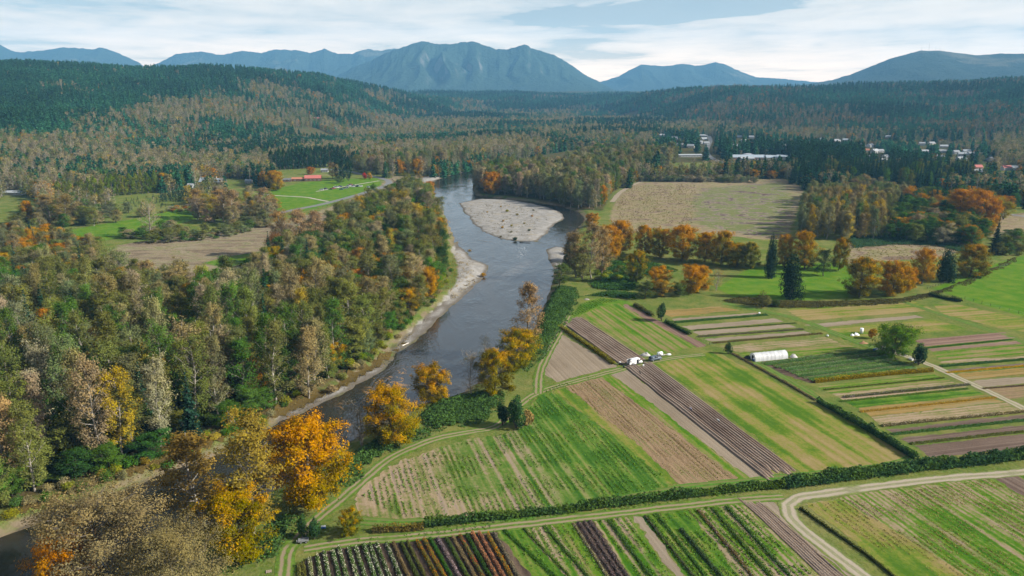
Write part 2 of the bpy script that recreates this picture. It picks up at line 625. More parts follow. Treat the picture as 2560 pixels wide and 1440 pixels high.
lush = t.mix(t.ss(0.3, 0.75, mid), (0.060, 0.150, 0.010), (0.125, 0.185, 0.022))
lush = t.mix(t.math('MULTIPLY', t.ss(0.55, 0.8, fine), 0.5), lush, (0.17, 0.18, 0.06))
st0 = t.noise(P, 0.040, 6, 0.72, (1, 1.5, 1), (0, 0, 0), 1.6)
st = t.math('ADD', t.math('MULTIPLY', t.math('SUBTRACT', st0, 0.5), 2.1), 0.49)
dry = t.ramp(st, [(0.28, (0.150, 0.105, 0.078)), (0.40, (0.235, 0.180, 0.120)), (0.52, (0.27, 0.215, 0.125)), (0.62, (0.155, 0.150, 0.060)), (0.75, (0.23, 0.19, 0.11))])
dry = t.mix(t.math('MULTIPLY', t.ss(0.45, 0.7, fine), 0.45), dry, (0.13, 0.115, 0.055))
weedy = t.ramp(st, [(0.26, (0.100, 0.072, 0.064)), (0.36, (0.170, 0.132, 0.115)), (0.43, (0.24, 0.20, 0.145)), (0.5, (0.105, 0.130, 0.036)), (0.60, (0.150, 0.155, 0.060)), (0.68, (0.13, 0.145, 0.05)), (0.78, (0.20, 0.165, 0.13))])
tanr = t.ramp(t.math('ADD', t.math('MULTIPLY', t.math('SUBTRACT', t.noise(P, 0.030, 6, 0.66, (1, 3.4, 1), (5, 0, 0), 0.8), 0.5), 2.5), 0.5), [(0.30, (0.115, 0.085, 0.058)), (0.42, (0.185, 0.145, 0.098)), (0.52, (0.245, 0.195, 0.125)), (0.62, (0.10, 0.125, 0.035)), (0.72, (0.22, 0.18, 0.12))])
tanr = t.mix(t.ss(0.35, 0.75, fine), tanr, t.mix(0.45, tanr, (0.29, 0.24, 0.16)))
stones = t.noise(P, 2.2, 5, 0.75)
grav = t.mix(t.ss(0.3, 0.7, stones), (0.205, 0.195, 0.180), (0.37, 0.355, 0.335))
grav = t.mix(t.ss(0.42, 0.60, t.noise(P, 0.16, 5, 0.7, (1, 1, 1), (7, 1, 0))), t.mix(0.6, grav, (0.185, 0.172, 0.155)), grav)
grav = t.mix(t.math('MULTIPLY', t.ss(0.52, 0.72, mid), 0.6), grav, (0.27, 0.225, 0.15))
litter = t.mix(fine, (0.050, 0.042, 0.020), (0.115, 0.085, 0.036))
litter = t.mix(t.ss(0.45, 0.65, mid), litter, (0.040, 0.065, 0.016))
c = zone(grass, 'dry', dry, 1.5, 9)
c = zone(c, 'weedy', weedy, 6, 30)
c = zone(c, 'tan', tanr, 2.5, 14)
c = zone(c, 'lush', lush, 1.5, 6)
c = zone(c, 'wood', litter, 2.5, 8)
c = zone(c, 'gravel', grav, 1.0, 5)
sepz = t.node('ShaderNodeSeparateXYZ'); t.l.new(P, sepz.inputs[0])
low = t.ss(-1.62, -1.9, sepz.outputs[2])
c = t.mix(t.math('MULTIPLY', low, 0.75), c, (0.085, 0.068, 0.048))
bk = t.math('MULTIPLY', t.ss(-0.25, -1.2, sepz.outputs[2]), t.ss(0.5, -2.0, t.attr('gravel').outputs['Fac']))
c = t.mix(t.math('MULTIPLY', bk, t.ss(0.35, 0.6, mid)), c, (0.185, 0.145, 0.095))
g_mat = t.bsdf(c, 0.95, t.bump(t.math('ADD', fine, t.math('MULTIPLY', mid, 2.0)), 0.6, 0.5), spec=0.0)
structure('ground', mesh_np('ground', np.stack([xs, ys, zs], 1), quads, [g_mat], attrs=g_att, smooth=True))

# ---- river surface
wx, wy = np.arange(-420, 260, 5.0), np.concatenate([np.arange(70, 720, 4.0), np.arange(720, 1300, 12.0)])
WX, WY = np.meshgrid(wx, wy)
a_, b_ = WX.ravel(), WY.ravel()
idw = np.arange(len(a_)).reshape(len(wy), len(wx))
qw = np.stack([idw[:-1, :-1].ravel(), idw[:-1, 1:].ravel(), idw[1:, 1:].ravel(), idw[1:, :-1].ravel()], 1)
din = sdf(RIVER, a_, b_)
keep = (din[qw] > -16).any(1)
use = np.unique(qw[keep])
rm = np.full(len(a_), -1); rm[use] = np.arange(len(use))
t = NT('river_water')
P = t.pos()
rip = t.noise(P, 0.9, 3, 0.6, (1, 0.7, 1), (0, 0, 0), 0.4)
rip2 = t.noise(P, 0.22, 3, 0.55, (1, 0.5, 1), (4, 2, 0), 0.6)
calm = t.noise(P, 0.02, 3)
amp = t.math('ADD', 0.25, t.math('MULTIPLY', t.ss(0.38, 0.62, t.noise(P, 0.035, 4, 0.6, (1.6, 0.6, 1), (3, 3, 0), 1.0)), 1.1))
hgt = t.math('MULTIPLY', t.math('ADD', t.math('MULTIPLY', rip, 0.35), t.math('MULTIPLY', rip2, 0.8)), amp)
rf = t.attr('riffle').outputs['Fac']
n5 = t.noise(P, 0.8, 5, 0.7)
foam = t.math('MULTIPLY', t.math('MULTIPLY', t.ss(-1.0, 3.0, rf), t.ss(0.56, 0.66, n5)), 0.7)
lf = t.attr('leafy').outputs['Fac']
lv = t.math('MULTIPLY', t.ss(-4.0, 5.0, lf), t.ss(0.53, 0.62, t.noise(P, 0.16, 6, 0.72, (1, 1, 1), (0, 0, 0), 1.2)))
sl = t.math('MULTIPLY', t.ss(-4.0, 4.0, t.attr('silt').outputs['Fac']), t.ss(0.40, 0.65, n5))
shore = t.ss(9.0, 0.0, t.attr('inside').outputs['Fac'])
c = t.mix(calm, (0.018, 0.019, 0.017), (0.028, 0.031, 0.031))
c = t.mix(t.math('MULTIPLY', shore, 0.5), c, (0.040, 0.029, 0.016))
c = t.mix(t.math('MULTIPLY', sl, 0.65), c, (0.20, 0.16, 0.13))
c = t.mix(lv, c, (0.36, 0.19, 0.055))
c = t.mix(foam, c, (0.72, 0.74, 0.74))
ro = t.math('ADD', t.math('MULTIPLY', calm, 0.12), t.math('MULTIPLY', t.math('ADD', foam, lv), 0.5))
nb = t.bump(hgt, 0.42, 0.55)
w_mat = t.bsdf(c, ro, nb, spec=0.5, IOR=1.75)
wat = {'riffle': np.clip(sdf(RIFFLE, a_, b_), -12, 12)[use], 'leafy': np.clip(sdf(LEAFY, a_, b_), -12, 12)[use], 'silt': np.clip(sdf(SILT, a_, b_), -12, 12)[use], 'inside': np.clip(din, -20, 20)[use]}
structure('river_water', mesh_np('river_water', np.stack([a_[use], b_[use], np.full(len(use), WATER_Z)], 1), rm[qw[keep]], [w_mat], attrs=wat, smooth=True),
          'grey blue river winding down the valley past a gravel bar')


# ================================================================== the mountains behind
def mountain(name, label, crest, ybase, depth_back, mat, seed, rough=1.0, zbase=60.0, ncol=340, nrow=70, spur=1.0):
    """crest: (photo column, photo row, distance); a ridge with spurs and gullies running down both sides"""
    c = np.array(crest, float)
    pxs = np.linspace(c[0, 0], c[-1, 0], ncol)
    # a fine ragged skyline on top of the drawn one
    row = np.interp(pxs, c[:, 0], c[:, 1]) + (fbm(pxs / 9.0, pxs * 0, seed, 4) - 0.5) * 5.0 * rough
    yc = np.interp(pxs, c[:, 0], c[:, 2])
    C3 = np.array([atY(a, b, d) for a, b, d in zip(pxs, row, yc)])
    V, rows = [], []
    kb = int(nrow * 0.35)
    for j in range(-kb, nrow + 1):
        s = j / nrow if j >= 0 else j / kb
        if j >= 0:                                   # from the crest down to the foot on the near side
            y = C3[:, 1] + (ybase - C3[:, 1]) * s
            prof = (1 - s) ** 1.22
        else:
            y = C3[:, 1] + depth_back * (-s)
            prof = (1 + s) ** 1.2
        x = C3[:, 0] / C3[:, 1] * (C3[:, 1] + (y - C3[:, 1]) * 0.86)
        z = zbase + (C3[:, 2] - zbase) * prof
        e = min(1.0, abs(s) * 3.0) * (1 - abs(s) ** 3)
        wx_ = x / 430.0 + 0.9 * (fbm(x / 700, y / 700, seed + 40, 3) - 0.5)
        ridged = 1 - np.abs(2 * fbm(wx_, y / 2300.0 + s * 0.5, seed + 3, 4) - 1)
        z = z + (ridged - 0.72) * (C3[:, 2] - zbase) * 0.60 * e * spur
        z = z + (fbm(x / 120, y / 150, seed + 8, 4) - 0.5) * 56 * e * rough
        V.append(np.stack([x, y, z], 1))
    V = np.array(V)
    nr, nc = V.shape[:2]
    i = np.arange(nr * nc).reshape(nr, nc)
    f = np.stack([i[:-1, :-1].ravel(), i[1:, :-1].ravel(), i[1:, 1:].ravel(), i[:-1, 1:].ravel()], 1)
    return structure(name, mesh_np(name, V.reshape(-1, 3), f, [mat], smooth=True), label)


def mountain_mat(name, wood, rock, lo, hi, patch=None):
    t = NT(name)
    P = t.pos()
    g = t.node('ShaderNodeNewGeometry')
    sx = t.node('ShaderNodeSeparateXYZ'); t.l.new(g.outputs['Normal'], sx.inputs[0])
    a = t.noise(P, 0.0046, 6, 0.65, (1, 0.5, 0.45), (0, 0, 0), 0.5)
    f = t.noise(P, 0.032, 5, 0.7)
    steep = t.ss(hi, lo, sx.outputs[2])
    m = t.math('MULTIPLY', steep, t.ss(0.44, 0.58, a))
    wcol = t.mix(t.ss(0.3, 0.7, f), tuple(v * 0.55 for v in wood), tuple(v * 1.35 for v in wood))
    if patch:
        wcol = t.mix(t.ss(0.55, 0.66, t.noise(P, 0.0016, 4, 0.6, (1, 1, 1), (8, 3, 1))), wcol, patch)
    c = t.mix(m, wcol, t.mix(f, rock, tuple(v * 0.5 for v in rock)))
    return t.bsdf(c, 0.95, t.bump(f, 1.0, 44.0), spec=0.05)


m_si = mountain_mat('mountain_rock_and_fir', (0.036, 0.060, 0.040), (0.22, 0.205, 0.185), 0.58, 0.82)
m_far = mountain_mat('far_mountain_forest', (0.034, 0.050, 0.034), (0.22, 0.21, 0.18), 0.35, 0.6, (0.12, 0.115, 0.075))
mountain('mountain', 'broad rocky massif with a knobbly summit rising over the valley',
         [(770, 262, 9400), (810, 225, 9300), (840, 190, 9200), (880, 170, 9100), (930, 150, 9100), (970, 130, 9000), (1010, 117, 9000), (1035, 107, 9000), (1060, 104, 9000), (1090, 109, 9000), (1125, 111, 9000), (1150, 106, 9000),
          (1180, 103, 8950), (1205, 111, 8900), (1240, 122, 8850), (1270, 123, 8800), (1290, 118, 8800), (1300, 113, 8780), (1312, 112, 8780), (1322, 115, 8780), (1328, 121, 8780), (1350, 127, 8780), (1385, 137, 8800), (1420, 157, 8850), (1460, 185, 8900),
          (1500, 206, 9000), (1540, 226, 9100), (1580, 245, 9200)], 7100, 1300, m_si, 11, 1.0, 70, 420, 84)
mountain('mountain', 'low row of pale blue peaks left of the broad massif',
         [(330, 190, 11000), (400, 155, 11000), (440, 135, 11000), (500, 128, 11000), (530, 134, 11000), (560, 137, 11000), (605, 126, 11000), (650, 133, 11000), (690, 123, 11000), (735, 125, 11000), (775, 132, 11000), (812, 122, 11000), (845, 135, 11000), (880, 134, 11000),
          (920, 122, 11000), (950, 128, 11000), (985, 121, 11000), (1020, 135, 11000), (1080, 170, 11000)], 8900, 1000, m_far, 23, 0.8, 70, 300, 50, 0.7)
mountain('mountain', 'rounded blue mountain behind the hill at the far left',
         [(-700, 108, 10600), (-300, 100, 10600), (-80, 100, 10600), (0, 112, 10600), (40, 131, 10600), (110, 126, 10600), (160, 118, 10600), (235, 123, 10600), (248, 118, 10600), (265, 121, 10600), (300, 135, 10600), (345, 155, 10600), (380, 178, 10600), (430, 215, 10600)],
         8600, 1000, m_far, 31, 0.7, 70, 260, 50, 0.7)
mountain('mountain', 'pale blue pointed mountain to the right of the broad massif',
         [(1440, 222, 11400), (1500, 205, 11400), (1545, 192, 11400), (1580, 172, 11300), (1603, 161, 11300), (1660, 165, 11300), (1705, 160, 11300), (1750, 165, 11300), (1788, 155, 11300), (1810, 160, 11300), (1850, 178, 11300), (1890, 193, 11400),
          (1950, 197, 11500), (2050, 206, 11500), (2110, 200, 11500), (2200, 220, 11500)], 9500, 1000, m_far, 45, 0.6, 70, 260, 50, 0.6)
mast_hill = mountain('mountain', 'long wooded mountain with radio masts at the far right',
         [(1990, 215, 7000), (2080, 200, 7000), (2130, 185, 6900), (2180, 165, 6800), (2230, 145, 6700), (2270, 135, 6700), (2300, 126, 6700), (2350, 127, 6700), (2400, 133, 6650), (2440, 138, 6600), (2500, 134, 6500), (2560, 134, 6400), (2760, 120, 6300), (3300, 150, 6300), (3900, 200, 6300)],
         4900, 1200, m_far, 57, 0.5, 80, 300, 60, 0.45)
# ================================================================== fields, tracks and roads
rng = np.random.default_rng(7)


def unit(v):
    v = np.asarray(v, float)
    return v / np.linalg.norm(v)


DIR_A = unit(np.array(G(1950, 1190)) - np.array(G(1590, 910)))      # the long beds of the main field
DIR_B = unit(np.array(G(2330, 928)) - np.array(G(2035, 955)))       # the beds east of the fence


def field_mat(name, stops, row=1.5, rowamt=0.35, along=0.03, across=0.9, patch=0.05, patchamt=0.5, clump=0.9, gap=(0.10, 0.08, 0.05), gapamt=0.0, bump=0.5, build=True, nt=None):
    """crop rows: uneven streaks along v, broken row gaps across u, large patches and clumps on top"""
    t = nt or NT(name)
    U = t.uv()
    P = t.pos()
    streak = t.noise(U, 1.0, 4, 0.65, (across, along, 1))
    rows = t.noise(U, 1.0, 1, 0.5, (0.85 / row, 0.006, 1), (7.7, 0, 0))
    pt = t.noise(P, patch, 5, 0.65, (1, 1, 1), (2, 9, 0))
    cl = t.noise(P, clump, 4, 0.75)
    sp = t.node('ShaderNodeSeparateXYZ'); t.l.new(U, sp.inputs[0])
    k = t.math('ADD', t.math('MULTIPLY', streak, 0.45), t.math('MULTIPLY', rows, 0.55))
    k = t.math('ADD', t.math('MULTIPLY', k, 1 - patchamt), t.math('MULTIPLY', pt, patchamt))
    k = t.math('ADD', t.math('MULTIPLY', t.math('SUBTRACT', k, 0.5), 2.15), 0.49)
    k = t.math('ADD', k, t.math('MULTIPLY', t.math('SUBTRACT', cl, 0.5), 0.42))
    w = t.math('SINE', t.math('MULTIPLY', t.math('ADD', sp.outputs[0], t.math('MULTIPLY', streak, 0.5)), 2 * math.pi / row))
    k = t.math('ADD', k, t.math('MULTIPLY', w, t.math('MULTIPLY', t.ss(0.38, 0.62, pt), rowamt * 0.10)))
    c = t.ramp(k, stops)
    if gapamt:
        c = t.mix(t.math('MULTIPLY', t.ss(0.55, 0.72, t.math('ADD', t.math('MULTIPLY', rows, 0.8), t.math('MULTIPLY', cl, 0.3))), gapamt), c, gap)
    if not build:
        return t, c, cl
    return t.bsdf(c, 0.95, t.bump(t.math('ADD', t.math('MULTIPLY', rows, 0.8), cl), bump, 0.3), spec=0.0)


FM = {}
FM['hay'] = field_mat('hay_field', [(0.30, (0.056, 0.120, 0.012)), (0.42, (0.104, 0.152, 0.019)), (0.50, (0.165, 0.175, 0.034)), (0.58, (0.205, 0.168, 0.060)), (0.70, (0.25, 0.19, 0.085))], 3.4, 0.6, 0.012, 0.35, 0.035, 0.45, 0.8)
FM['mown'] = field_mat('mown_green', [(0.30, (0.046, 0.122, 0.009)), (0.44, (0.092, 0.162, 0.014)), (0.54, (0.150, 0.165, 0.042)), (0.66, (0.220, 0.175, 0.080))], 2.2, 0.9, 0.010, 0.5, 0.05, 0.35, 0.9, (0.12, 0.09, 0.05), 0.25)
FM['weedy'] = field_mat('weedy_beds', [(0.30, (0.040, 0.112, 0.008)), (0.42, (0.085, 0.158, 0.015)), (0.50, (0.150, 0.165, 0.050)), (0.57, (0.230, 0.185, 0.105)), (0.68, (0.270, 0.205, 0.140))], 1.6, 1.0, 0.022, 0.55, 0.04, 0.45, 0.85, (0.20, 0.15, 0.11), 0.35)
FM['strawy'] = field_mat('strawy_beds', [(0.28, (0.075, 0.120, 0.025)), (0.40, (0.150, 0.155, 0.050)), (0.50, (0.240, 0.185, 0.105)), (0.62, (0.300, 0.225, 0.150)), (0.74, (0.21, 0.16, 0.12))], 1.9, 1.0, 0.02, 0.5, 0.05, 0.35, 0.9, (0.26, 0.20, 0.15), 0.3)
FM['green'] = field_mat('green_cover', [(0.30, (0.030, 0.084, 0.009)), (0.45, (0.058, 0.132, 0.013)), (0.56, (0.108, 0.164, 0.022)), (0.70, (0.175, 0.175, 0.055))], 1.8, 0.6, 0.015, 0.5, 0.06, 0.45, 0.9)
FM['stubble'] = field_mat('brown_stubble', [(0.28, (0.130, 0.088, 0.048)), (0.42, (0.205, 0.140, 0.080)), (0.55, (0.255, 0.175, 0.105)), (0.68, (0.165, 0.150, 0.060))], 1.3, 1.0, 0.05, 0.8, 0.05, 0.3, 1.3, (0.11, 0.075, 0.05), 0.3, 0.8)
FM['soil'] = field_mat('pale_soil', [(0.28, (0.175, 0.138, 0.098)), (0.45, (0.225, 0.180, 0.130)), (0.60, (0.262, 0.212, 0.156))], 1.7, 0.5, 0.01, 1.2, 0.03, 0.35, 1.8, (0.13, 0.10, 0.07), 0.4, 0.4)
FM['soil_dark'] = field_mat('dark_soil', [(0.28, (0.090, 0.062, 0.048)), (0.45, (0.135, 0.096, 0.074)), (0.62, (0.175, 0.130, 0.104))], 1.7, 0.6, 0.012, 1.2, 0.03, 0.3, 1.8, (0.06, 0.042, 0.034), 0.5, 0.5)
FM['soil_red'] = field_mat('reddish_soil', [(0.28, (0.130, 0.078, 0.060)), (0.45, (0.185, 0.118, 0.090)), (0.62, (0.235, 0.160, 0.122))], 1.6, 1.0, 0.012, 1.2, 0.03, 0.3, 1.8, (0.08, 0.05, 0.04), 0.5, 0.5)
FM['ochre'] = field_mat('ochre_beds', [(0.28, (0.095, 0.110, 0.026)), (0.42, (0.190, 0.140, 0.048)), (0.55, (0.265, 0.170, 0.058)), (0.70, (0.22, 0.18, 0.09))], 1.5, 0.8, 0.02, 0.8, 0.06, 0.3, 1.0)
FM['mulch'] = field_mat('dark_mulch', [(0.28, (0.040, 0.028, 0.022)), (0.48, (0.075, 0.052, 0.040)), (0.66, (0.125, 0.088, 0.062))], 2.0, 0.6, 0.06, 0.8, 0.12, 0.4, 2.0)
FM['furrow'] = field_mat('ploughed_soil', [(0.28, (0.130, 0.090, 0.068)), (0.45, (0.195, 0.142, 0.108)), (0.62, (0.245, 0.188, 0.146))], 1.7, 0.0, 0.05, 1.0, 0.05, 0.35, 2.2, bump=0.7)
class Layer(list):
    def __setitem__(s, i, v):
        s.n = getattr(s, 'n', 0) + 1
        list.__setitem__(s, 0, (0.046 if s.track else 0.006) + 0.0042 * (s.n % 9))


LAYER = Layer([0.03])
LAYER.track = False


def poly_field(name, mat, pts, rdir, jit=0.7, label=None):
    W = GP(pts)
    LAYER[0] += 0.0042
    edge = []
    for i in range(len(W)):
        a, b = W[i], W[(i + 1) % len(W)]
        n = max(1, int(np.linalg.norm(b - a) / 1.3))
        for k in range(n):
            edge.append(a + (b - a) * k / n)
    E = np.array(edge)
    q = rng.normal(0, 1, E.shape) * 0.35 * jit
    E = E + q * 1.3 + (np.stack([fbm(E[:, 0] / 5, E[:, 1] / 5, 3, 3), fbm(E[:, 0] / 5, E[:, 1] / 5, 8, 3)], 1) - 0.5) * 3.4 * jit
    perp = np.array([rdir[1], -rdir[0]])
    uv = np.stack([E @ perp, E @ rdir], 1)
    me = mesh_np(name, np.column_stack([E, np.full(len(E), LAYER[0])]), np.arange(len(E))[None, :], [FM[mat]], uv=uv)
    if me.polygons[0].normal.z < 0:
        me.flip_normals()
    return structure(name, me, label)


def ridge_field(name, mat, quad, n, height=0.28, label=None, seg=2.5, flat=0.25):
    """ploughed ridges: p0->p3 is the direction of the rows"""
    p = GP(quad)
    LAYER[0] += 0.0042
    L = max(np.linalg.norm(p[3] - p[0]), np.linalg.norm(p[2] - p[1]))
    m = int(L / seg)
    us = []
    for k in range(n):
        us += [(k, 0.0), (k + 0.28, 0.95), (k + 0.66, 1.0), (k + 0.92, 0.0)]
    u = np.array([a for a, _ in us]) / n
    hh = np.array([h for _, h in us])
    v = np.linspace(0, 1, m + 1)
    Ug, Vg = np.meshgrid(u, v)
    endj = rng.normal(0, 1.0, len(u)).repeat(1)
    endj2 = rng.normal(0, 1.0, len(u))
    kk = np.repeat(np.arange(n), 4)
    ej, ej2 = rng.normal(0, 1.6, n)[kk], rng.normal(0, 1.6, n)[kk]
    Vv = Vg + (1 - Vg) * ej / L + Vg * ej2 / L
    A = p[0][None, None] * ((1 - Ug) * (1 - Vv))[..., None] + p[1][None, None] * (Ug * (1 - Vv))[..., None] + p[2][None, None] * (Ug * Vv)[..., None] + p[3][None, None] * ((1 - Ug) * Vv)[..., None]
    keep = rng.uniform(0.55, 1.15, n)[kk][None, :] * (0.75 + 0.5 * fbm(A[..., 0] / 5, A[..., 1] / 5, 77, 2))
    z = LAYER[0] + hh[None, :] * height * keep * sstep(0, 0.02, Vg) * sstep(1, 0.98, Vg)
    z = z + (rng.random(z.shape)) * 0.05
    wob = (fbm(A[..., 0] / 9, A[..., 1] / 9, 12, 2) - 0.5) * 0.5
    A[..., 0] += wob
    i = np.arange(Ug.size).reshape(Ug.shape)
    f = np.stack([i[:-1, :-1].ravel(), i[:-1, 1:].ravel(), i[1:, 1:].ravel(), i[1:, :-1].ravel()], 1)
    Wd = np.linalg.norm(p[1] - p[0])
    me = mesh_np(name, np.concatenate([A, z[..., None]], 2).reshape(-1, 3), f, [FM[mat]], uv=np.stack([(Ug * Wd).ravel(), (Vg * L).ravel()], 1))
    if me.polygons[0].normal.z < 0:
        me.flip_normals()
    return structure(name, me, label)


# ---- north of the cross track
poly_field('harrowed_field', 'soil', [(1402, 834), (1470, 874), (1540, 915), (1480, 932), (1394, 956), (1346, 926), (1372, 884)], DIR_A, 0.6, 'pale harrowed field beside the yellow flower row')
ridge_field('ploughed_field', 'furrow', [(1413, 813), (1447, 789), (1612, 897), (1550, 912)], 9, 0.46, 'ridged brown field above the parked white van')
poly_field('hay_field', 'mown', [(1452, 789), (1500, 766), (1548, 758), (1640, 812), (1742, 868), (1680, 880), (1620, 892)], DIR_A, 0.5, 'mown green field above the parked pickup')
poly_field('bare_strip', 'soil_red', [(1552, 763), (1566, 760), (1664, 810), (1766, 863), (1744, 868), (1640, 810)], DIR_A, 0.5)
# ---- south of it
VS = [[(0.28, (0.075, 0.120, 0.025)), (0.40, (0.150, 0.155, 0.050)), (0.50, (0.240, 0.185, 0.105)), (0.62, (0.300, 0.225, 0.150)), (0.74, (0.21, 0.16, 0.12))],
      [(0.30, (0.042, 0.105, 0.014)), (0.43, (0.085, 0.145, 0.024)), (0.52, (0.150, 0.165, 0.050)), (0.60, (0.230, 0.185, 0.105)), (0.72, (0.270, 0.205, 0.150))],
      [(0.30, (0.030, 0.088, 0.012)), (0.45, (0.058, 0.126, 0.016)), (0.56, (0.100, 0.165, 0.026)), (0.70, (0.175, 0.180, 0.055))]]
t = NT('mixed_vegetable_beds')
cs_ = [field_mat('x', st_, 1.7, 0.5, 0.02, 0.5, 0.05, 0.4, 0.9, (0.24, 0.19, 0.14), 0.4 if n_ < 2 else 0.0, build=False, nt=t) for n_, st_ in enumerate(VS)]
spv = t.node('ShaderNodeSeparateXYZ'); t.l.new(t.uv(), spv.inputs[0])
pa = np.array([DIR_A[1], -DIR_A[0]])
ua, ub, uc = [float(np.array(G(*p)) @ pa) for p in ((1020, 1230), (1240, 1150), (1420, 1110))]
wv = t.math('MULTIPLY', t.math('SUBTRACT', t.noise(t.pos(), 0.06, 4, 0.6), 0.5), 22.0)
uu = t.math('ADD', spv.outputs[0], wv)
c = t.mix(t.ss(min(ua, ub), max(ua, ub), uu) if ua < ub else t.ss(ua, ub, uu), cs_[0][1], cs_[1][1])
c = t.mix(t.ss(ub, uc, uu), c, cs_[2][1])
FM['veg'] = t.bsdf(c, 0.95, t.bump(cs_[0][2], 0.6, 0.3), spec=0.0)
poly_field('vegetable_field', 'veg', [(888, 1236), (940, 1190), (1010, 1150), (1110, 1114), (1180, 1096), (1250, 1084), (1328, 1064), (1318, 1020), (1345, 988), (1378, 980), (1520, 1080), (1620, 1150), (1692, 1212), (1552, 1243), (1420, 1268), (1300, 1285), (1150, 1296), (1000, 1298), (905, 1290)], DIR_A, 0.8, 'large mixed field of weedy vegetable beds')
poly_field('green_strip', 'hay', [(1382, 978), (1412, 968), (1560, 1080), (1704, 1208), (1680, 1214), (1540, 1092)], DIR_A, 0.6)
poly_field('stubble_field', 'stubble', [(1412, 966), (1500, 944), (1600, 1012), (1730, 1108), (1845, 1196), (1780, 1204), (1708, 1216), (1600, 1118), (1500, 1034)], DIR_A, 0.6, 'long brown stubble bed running downhill')
poly_field('green_strip', 'mown', [(1500, 942), (1522, 936), (1640, 1016), (1872, 1194), (1848, 1200), (1700, 1086)], DIR_A, 0.5)
poly_field('harrowed_field', 'soil', [(1524, 934), (1562, 921), (1680, 1010), (1908, 1188), (1880, 1200), (1760, 1108), (1640, 1016)], DIR_A, 0.4, 'bare pale strip beside the long ploughed ridges')
ridge_field('ploughed_field', 'furrow', [(1562, 919), (1626, 905), (1996, 1180), (1908, 1194)], 11, 0.52, 'long dark ploughed ridges where the field workers bend')
poly_field('hay_field', 'hay', [(1636, 908), (1700, 893), (1790, 880), (1900, 935), (2040, 1012), (2150, 1072), (2280, 1136), (2230, 1156), (2120, 1170), (2002, 1182), (1850, 1062), (1740, 980)], DIR_A, 0.6, 'broad green and straw hay field')
# ---- east of the fence
B = lambda n, m, q, j=0.4: poly_field(n, m, q, DIR_B, j)
B('garden_plot', 'mulch', [(1888, 908), (2040, 888), (2186, 872), (2245, 900), (2300, 926), (2160, 940), (2024, 958), (1950, 935)], 0.6)
B('field_strip', 'mown', [(2038, 966), (2334, 936), (2378, 952), (2078, 984)])
B('field_strip', 'strawy', [(2078, 985), (2380, 953), (2420, 970), (2110, 1002)])
B('field_strip', 'green', [(2112, 1003), (2424, 971), (2462, 986), (2140, 1020)])
B('field_strip', 'ochre', [(2142, 1021), (2466, 987), (2506, 1004), (2176, 1042)])
B('field_strip', 'strawy', [(2178, 1043), (2510, 1005), (2562, 1026), (2200, 1062)])
B('field_strip', 'soil_dark', [(2216, 1074), (2640, 1028), (2640, 1040), (2232, 1084)])
B('field_strip', 'soil_dark', [(2246, 1096), (2640, 1054), (2640, 1068), (2274, 1108)])
B('field_strip', 'soil_dark', [(2288, 1115), (2640, 1076), (2640, 1108), (2500, 1128), (2328, 1143)])
B('field_strip', 'ochre', [(1640, 778), (1800, 766), (1850, 776), (1680, 792)])
B('field_strip', 'soil', [(1680, 797), (1890, 782), (1900, 786), (1686, 802)])
B('field_strip', 'soil', [(1702, 816), (1935, 796), (1960, 804), (1726, 825)])
B('field_strip', 'soil', [(1730, 829), (1972, 811), (1992, 818), (1750, 838)])
B('field_strip', 'soil', [(1760, 848), (2012, 828), (2030, 833), (1780, 854)])
B('field_strip', 'strawy', [(1800, 866), (2060, 842), (2100, 856), (1850, 882)])
B('field_strip', 'mown', [(1850, 884), (2100, 858), (2160, 872), (1890, 902)])
B('field_strip', 'hay', [(1960, 772), (2280, 752), (2340, 776), (2010, 802)])
B('field_strip', 'soil', [(2010, 812), (2180, 797), (2290, 788), (2310, 794), (2170, 806), (2050, 818)])
B('field_strip', 'hay', [(2060, 822), (2330, 798), (2420, 822), (2280, 836), (2110, 850)])
B('field_strip', 'hay', [(2330, 760), (2400, 762), (2600, 806), (2600, 836), (2500, 820), (2360, 786)])
ridge_field('ploughed_field', 'soil_red', [(2312, 866), (2284, 850), (2498, 832), (2530, 846)][::-1], 6, 0.22, 'reddish ridged plot right of the spreading tree')
B('field_strip', 'soil_red', [(2318, 872), (2545, 852), (2560, 858), (2330, 878)])
B('field_strip', 'mown', [(2330, 882), (2600, 858), (2640, 880), (2350, 902)])
B('field_strip', 'strawy', [(2352, 903), (2640, 884), (2640, 892), (2352, 909)])
B('field_strip', 'soil_dark', [(2352, 926), (2640, 900), (2640, 906), (2370, 934)])
B('field_strip', 'ochre', [(2374, 936), (2640, 912), (2640, 930), (2410, 952)])
B('field_strip', 'soil', [(2420, 954), (2640, 934), (2640, 950), (2456, 968)])
B('field_strip', 'stubble', [(2460, 969), (2640, 954), (2640, 990), (2520, 998)])
# ---- in front of the hedge
poly_field('flower_bed', 'mulch', [(742, 1412), (790, 1388), (850, 1368), (950, 1356), (1080, 1346), (1180, 1330), (1232, 1326), (1300, 1400), (1380, 1500), (1000, 1560), (735, 1540)], DIR_A, 0.6, 'dark mulched bed under the rows of flowers')
S = lambda m, q, n='field_strip': poly_field(n, m, q, unit(np.array(G(2059, 1440)) - np.array(G(1858, 1252))), 0.5)
S('green', [(1236, 1326), (1300, 1320), (1420, 1440), (1480, 1520), (1390, 1520), (1310, 1410)])
S('weedy', [(1302, 1320), (1380, 1311), (1475, 1440), (1530, 1520), (1484, 1520), (1422, 1440)])
S('mown', [(1382, 1311), (1428, 1306), (1520, 1440), (1570, 1520), (1534, 1520), (1478, 1440)])
S('mulch', [(1430, 1306), (1482, 1300), (1576, 1440), (1628, 1520), (1574, 1520), (1523, 1440)])
S('weedy', [(1484, 1300), (1576, 1290), (1680, 1440), (1736, 1520), (1632, 1520), (1580, 1440)])
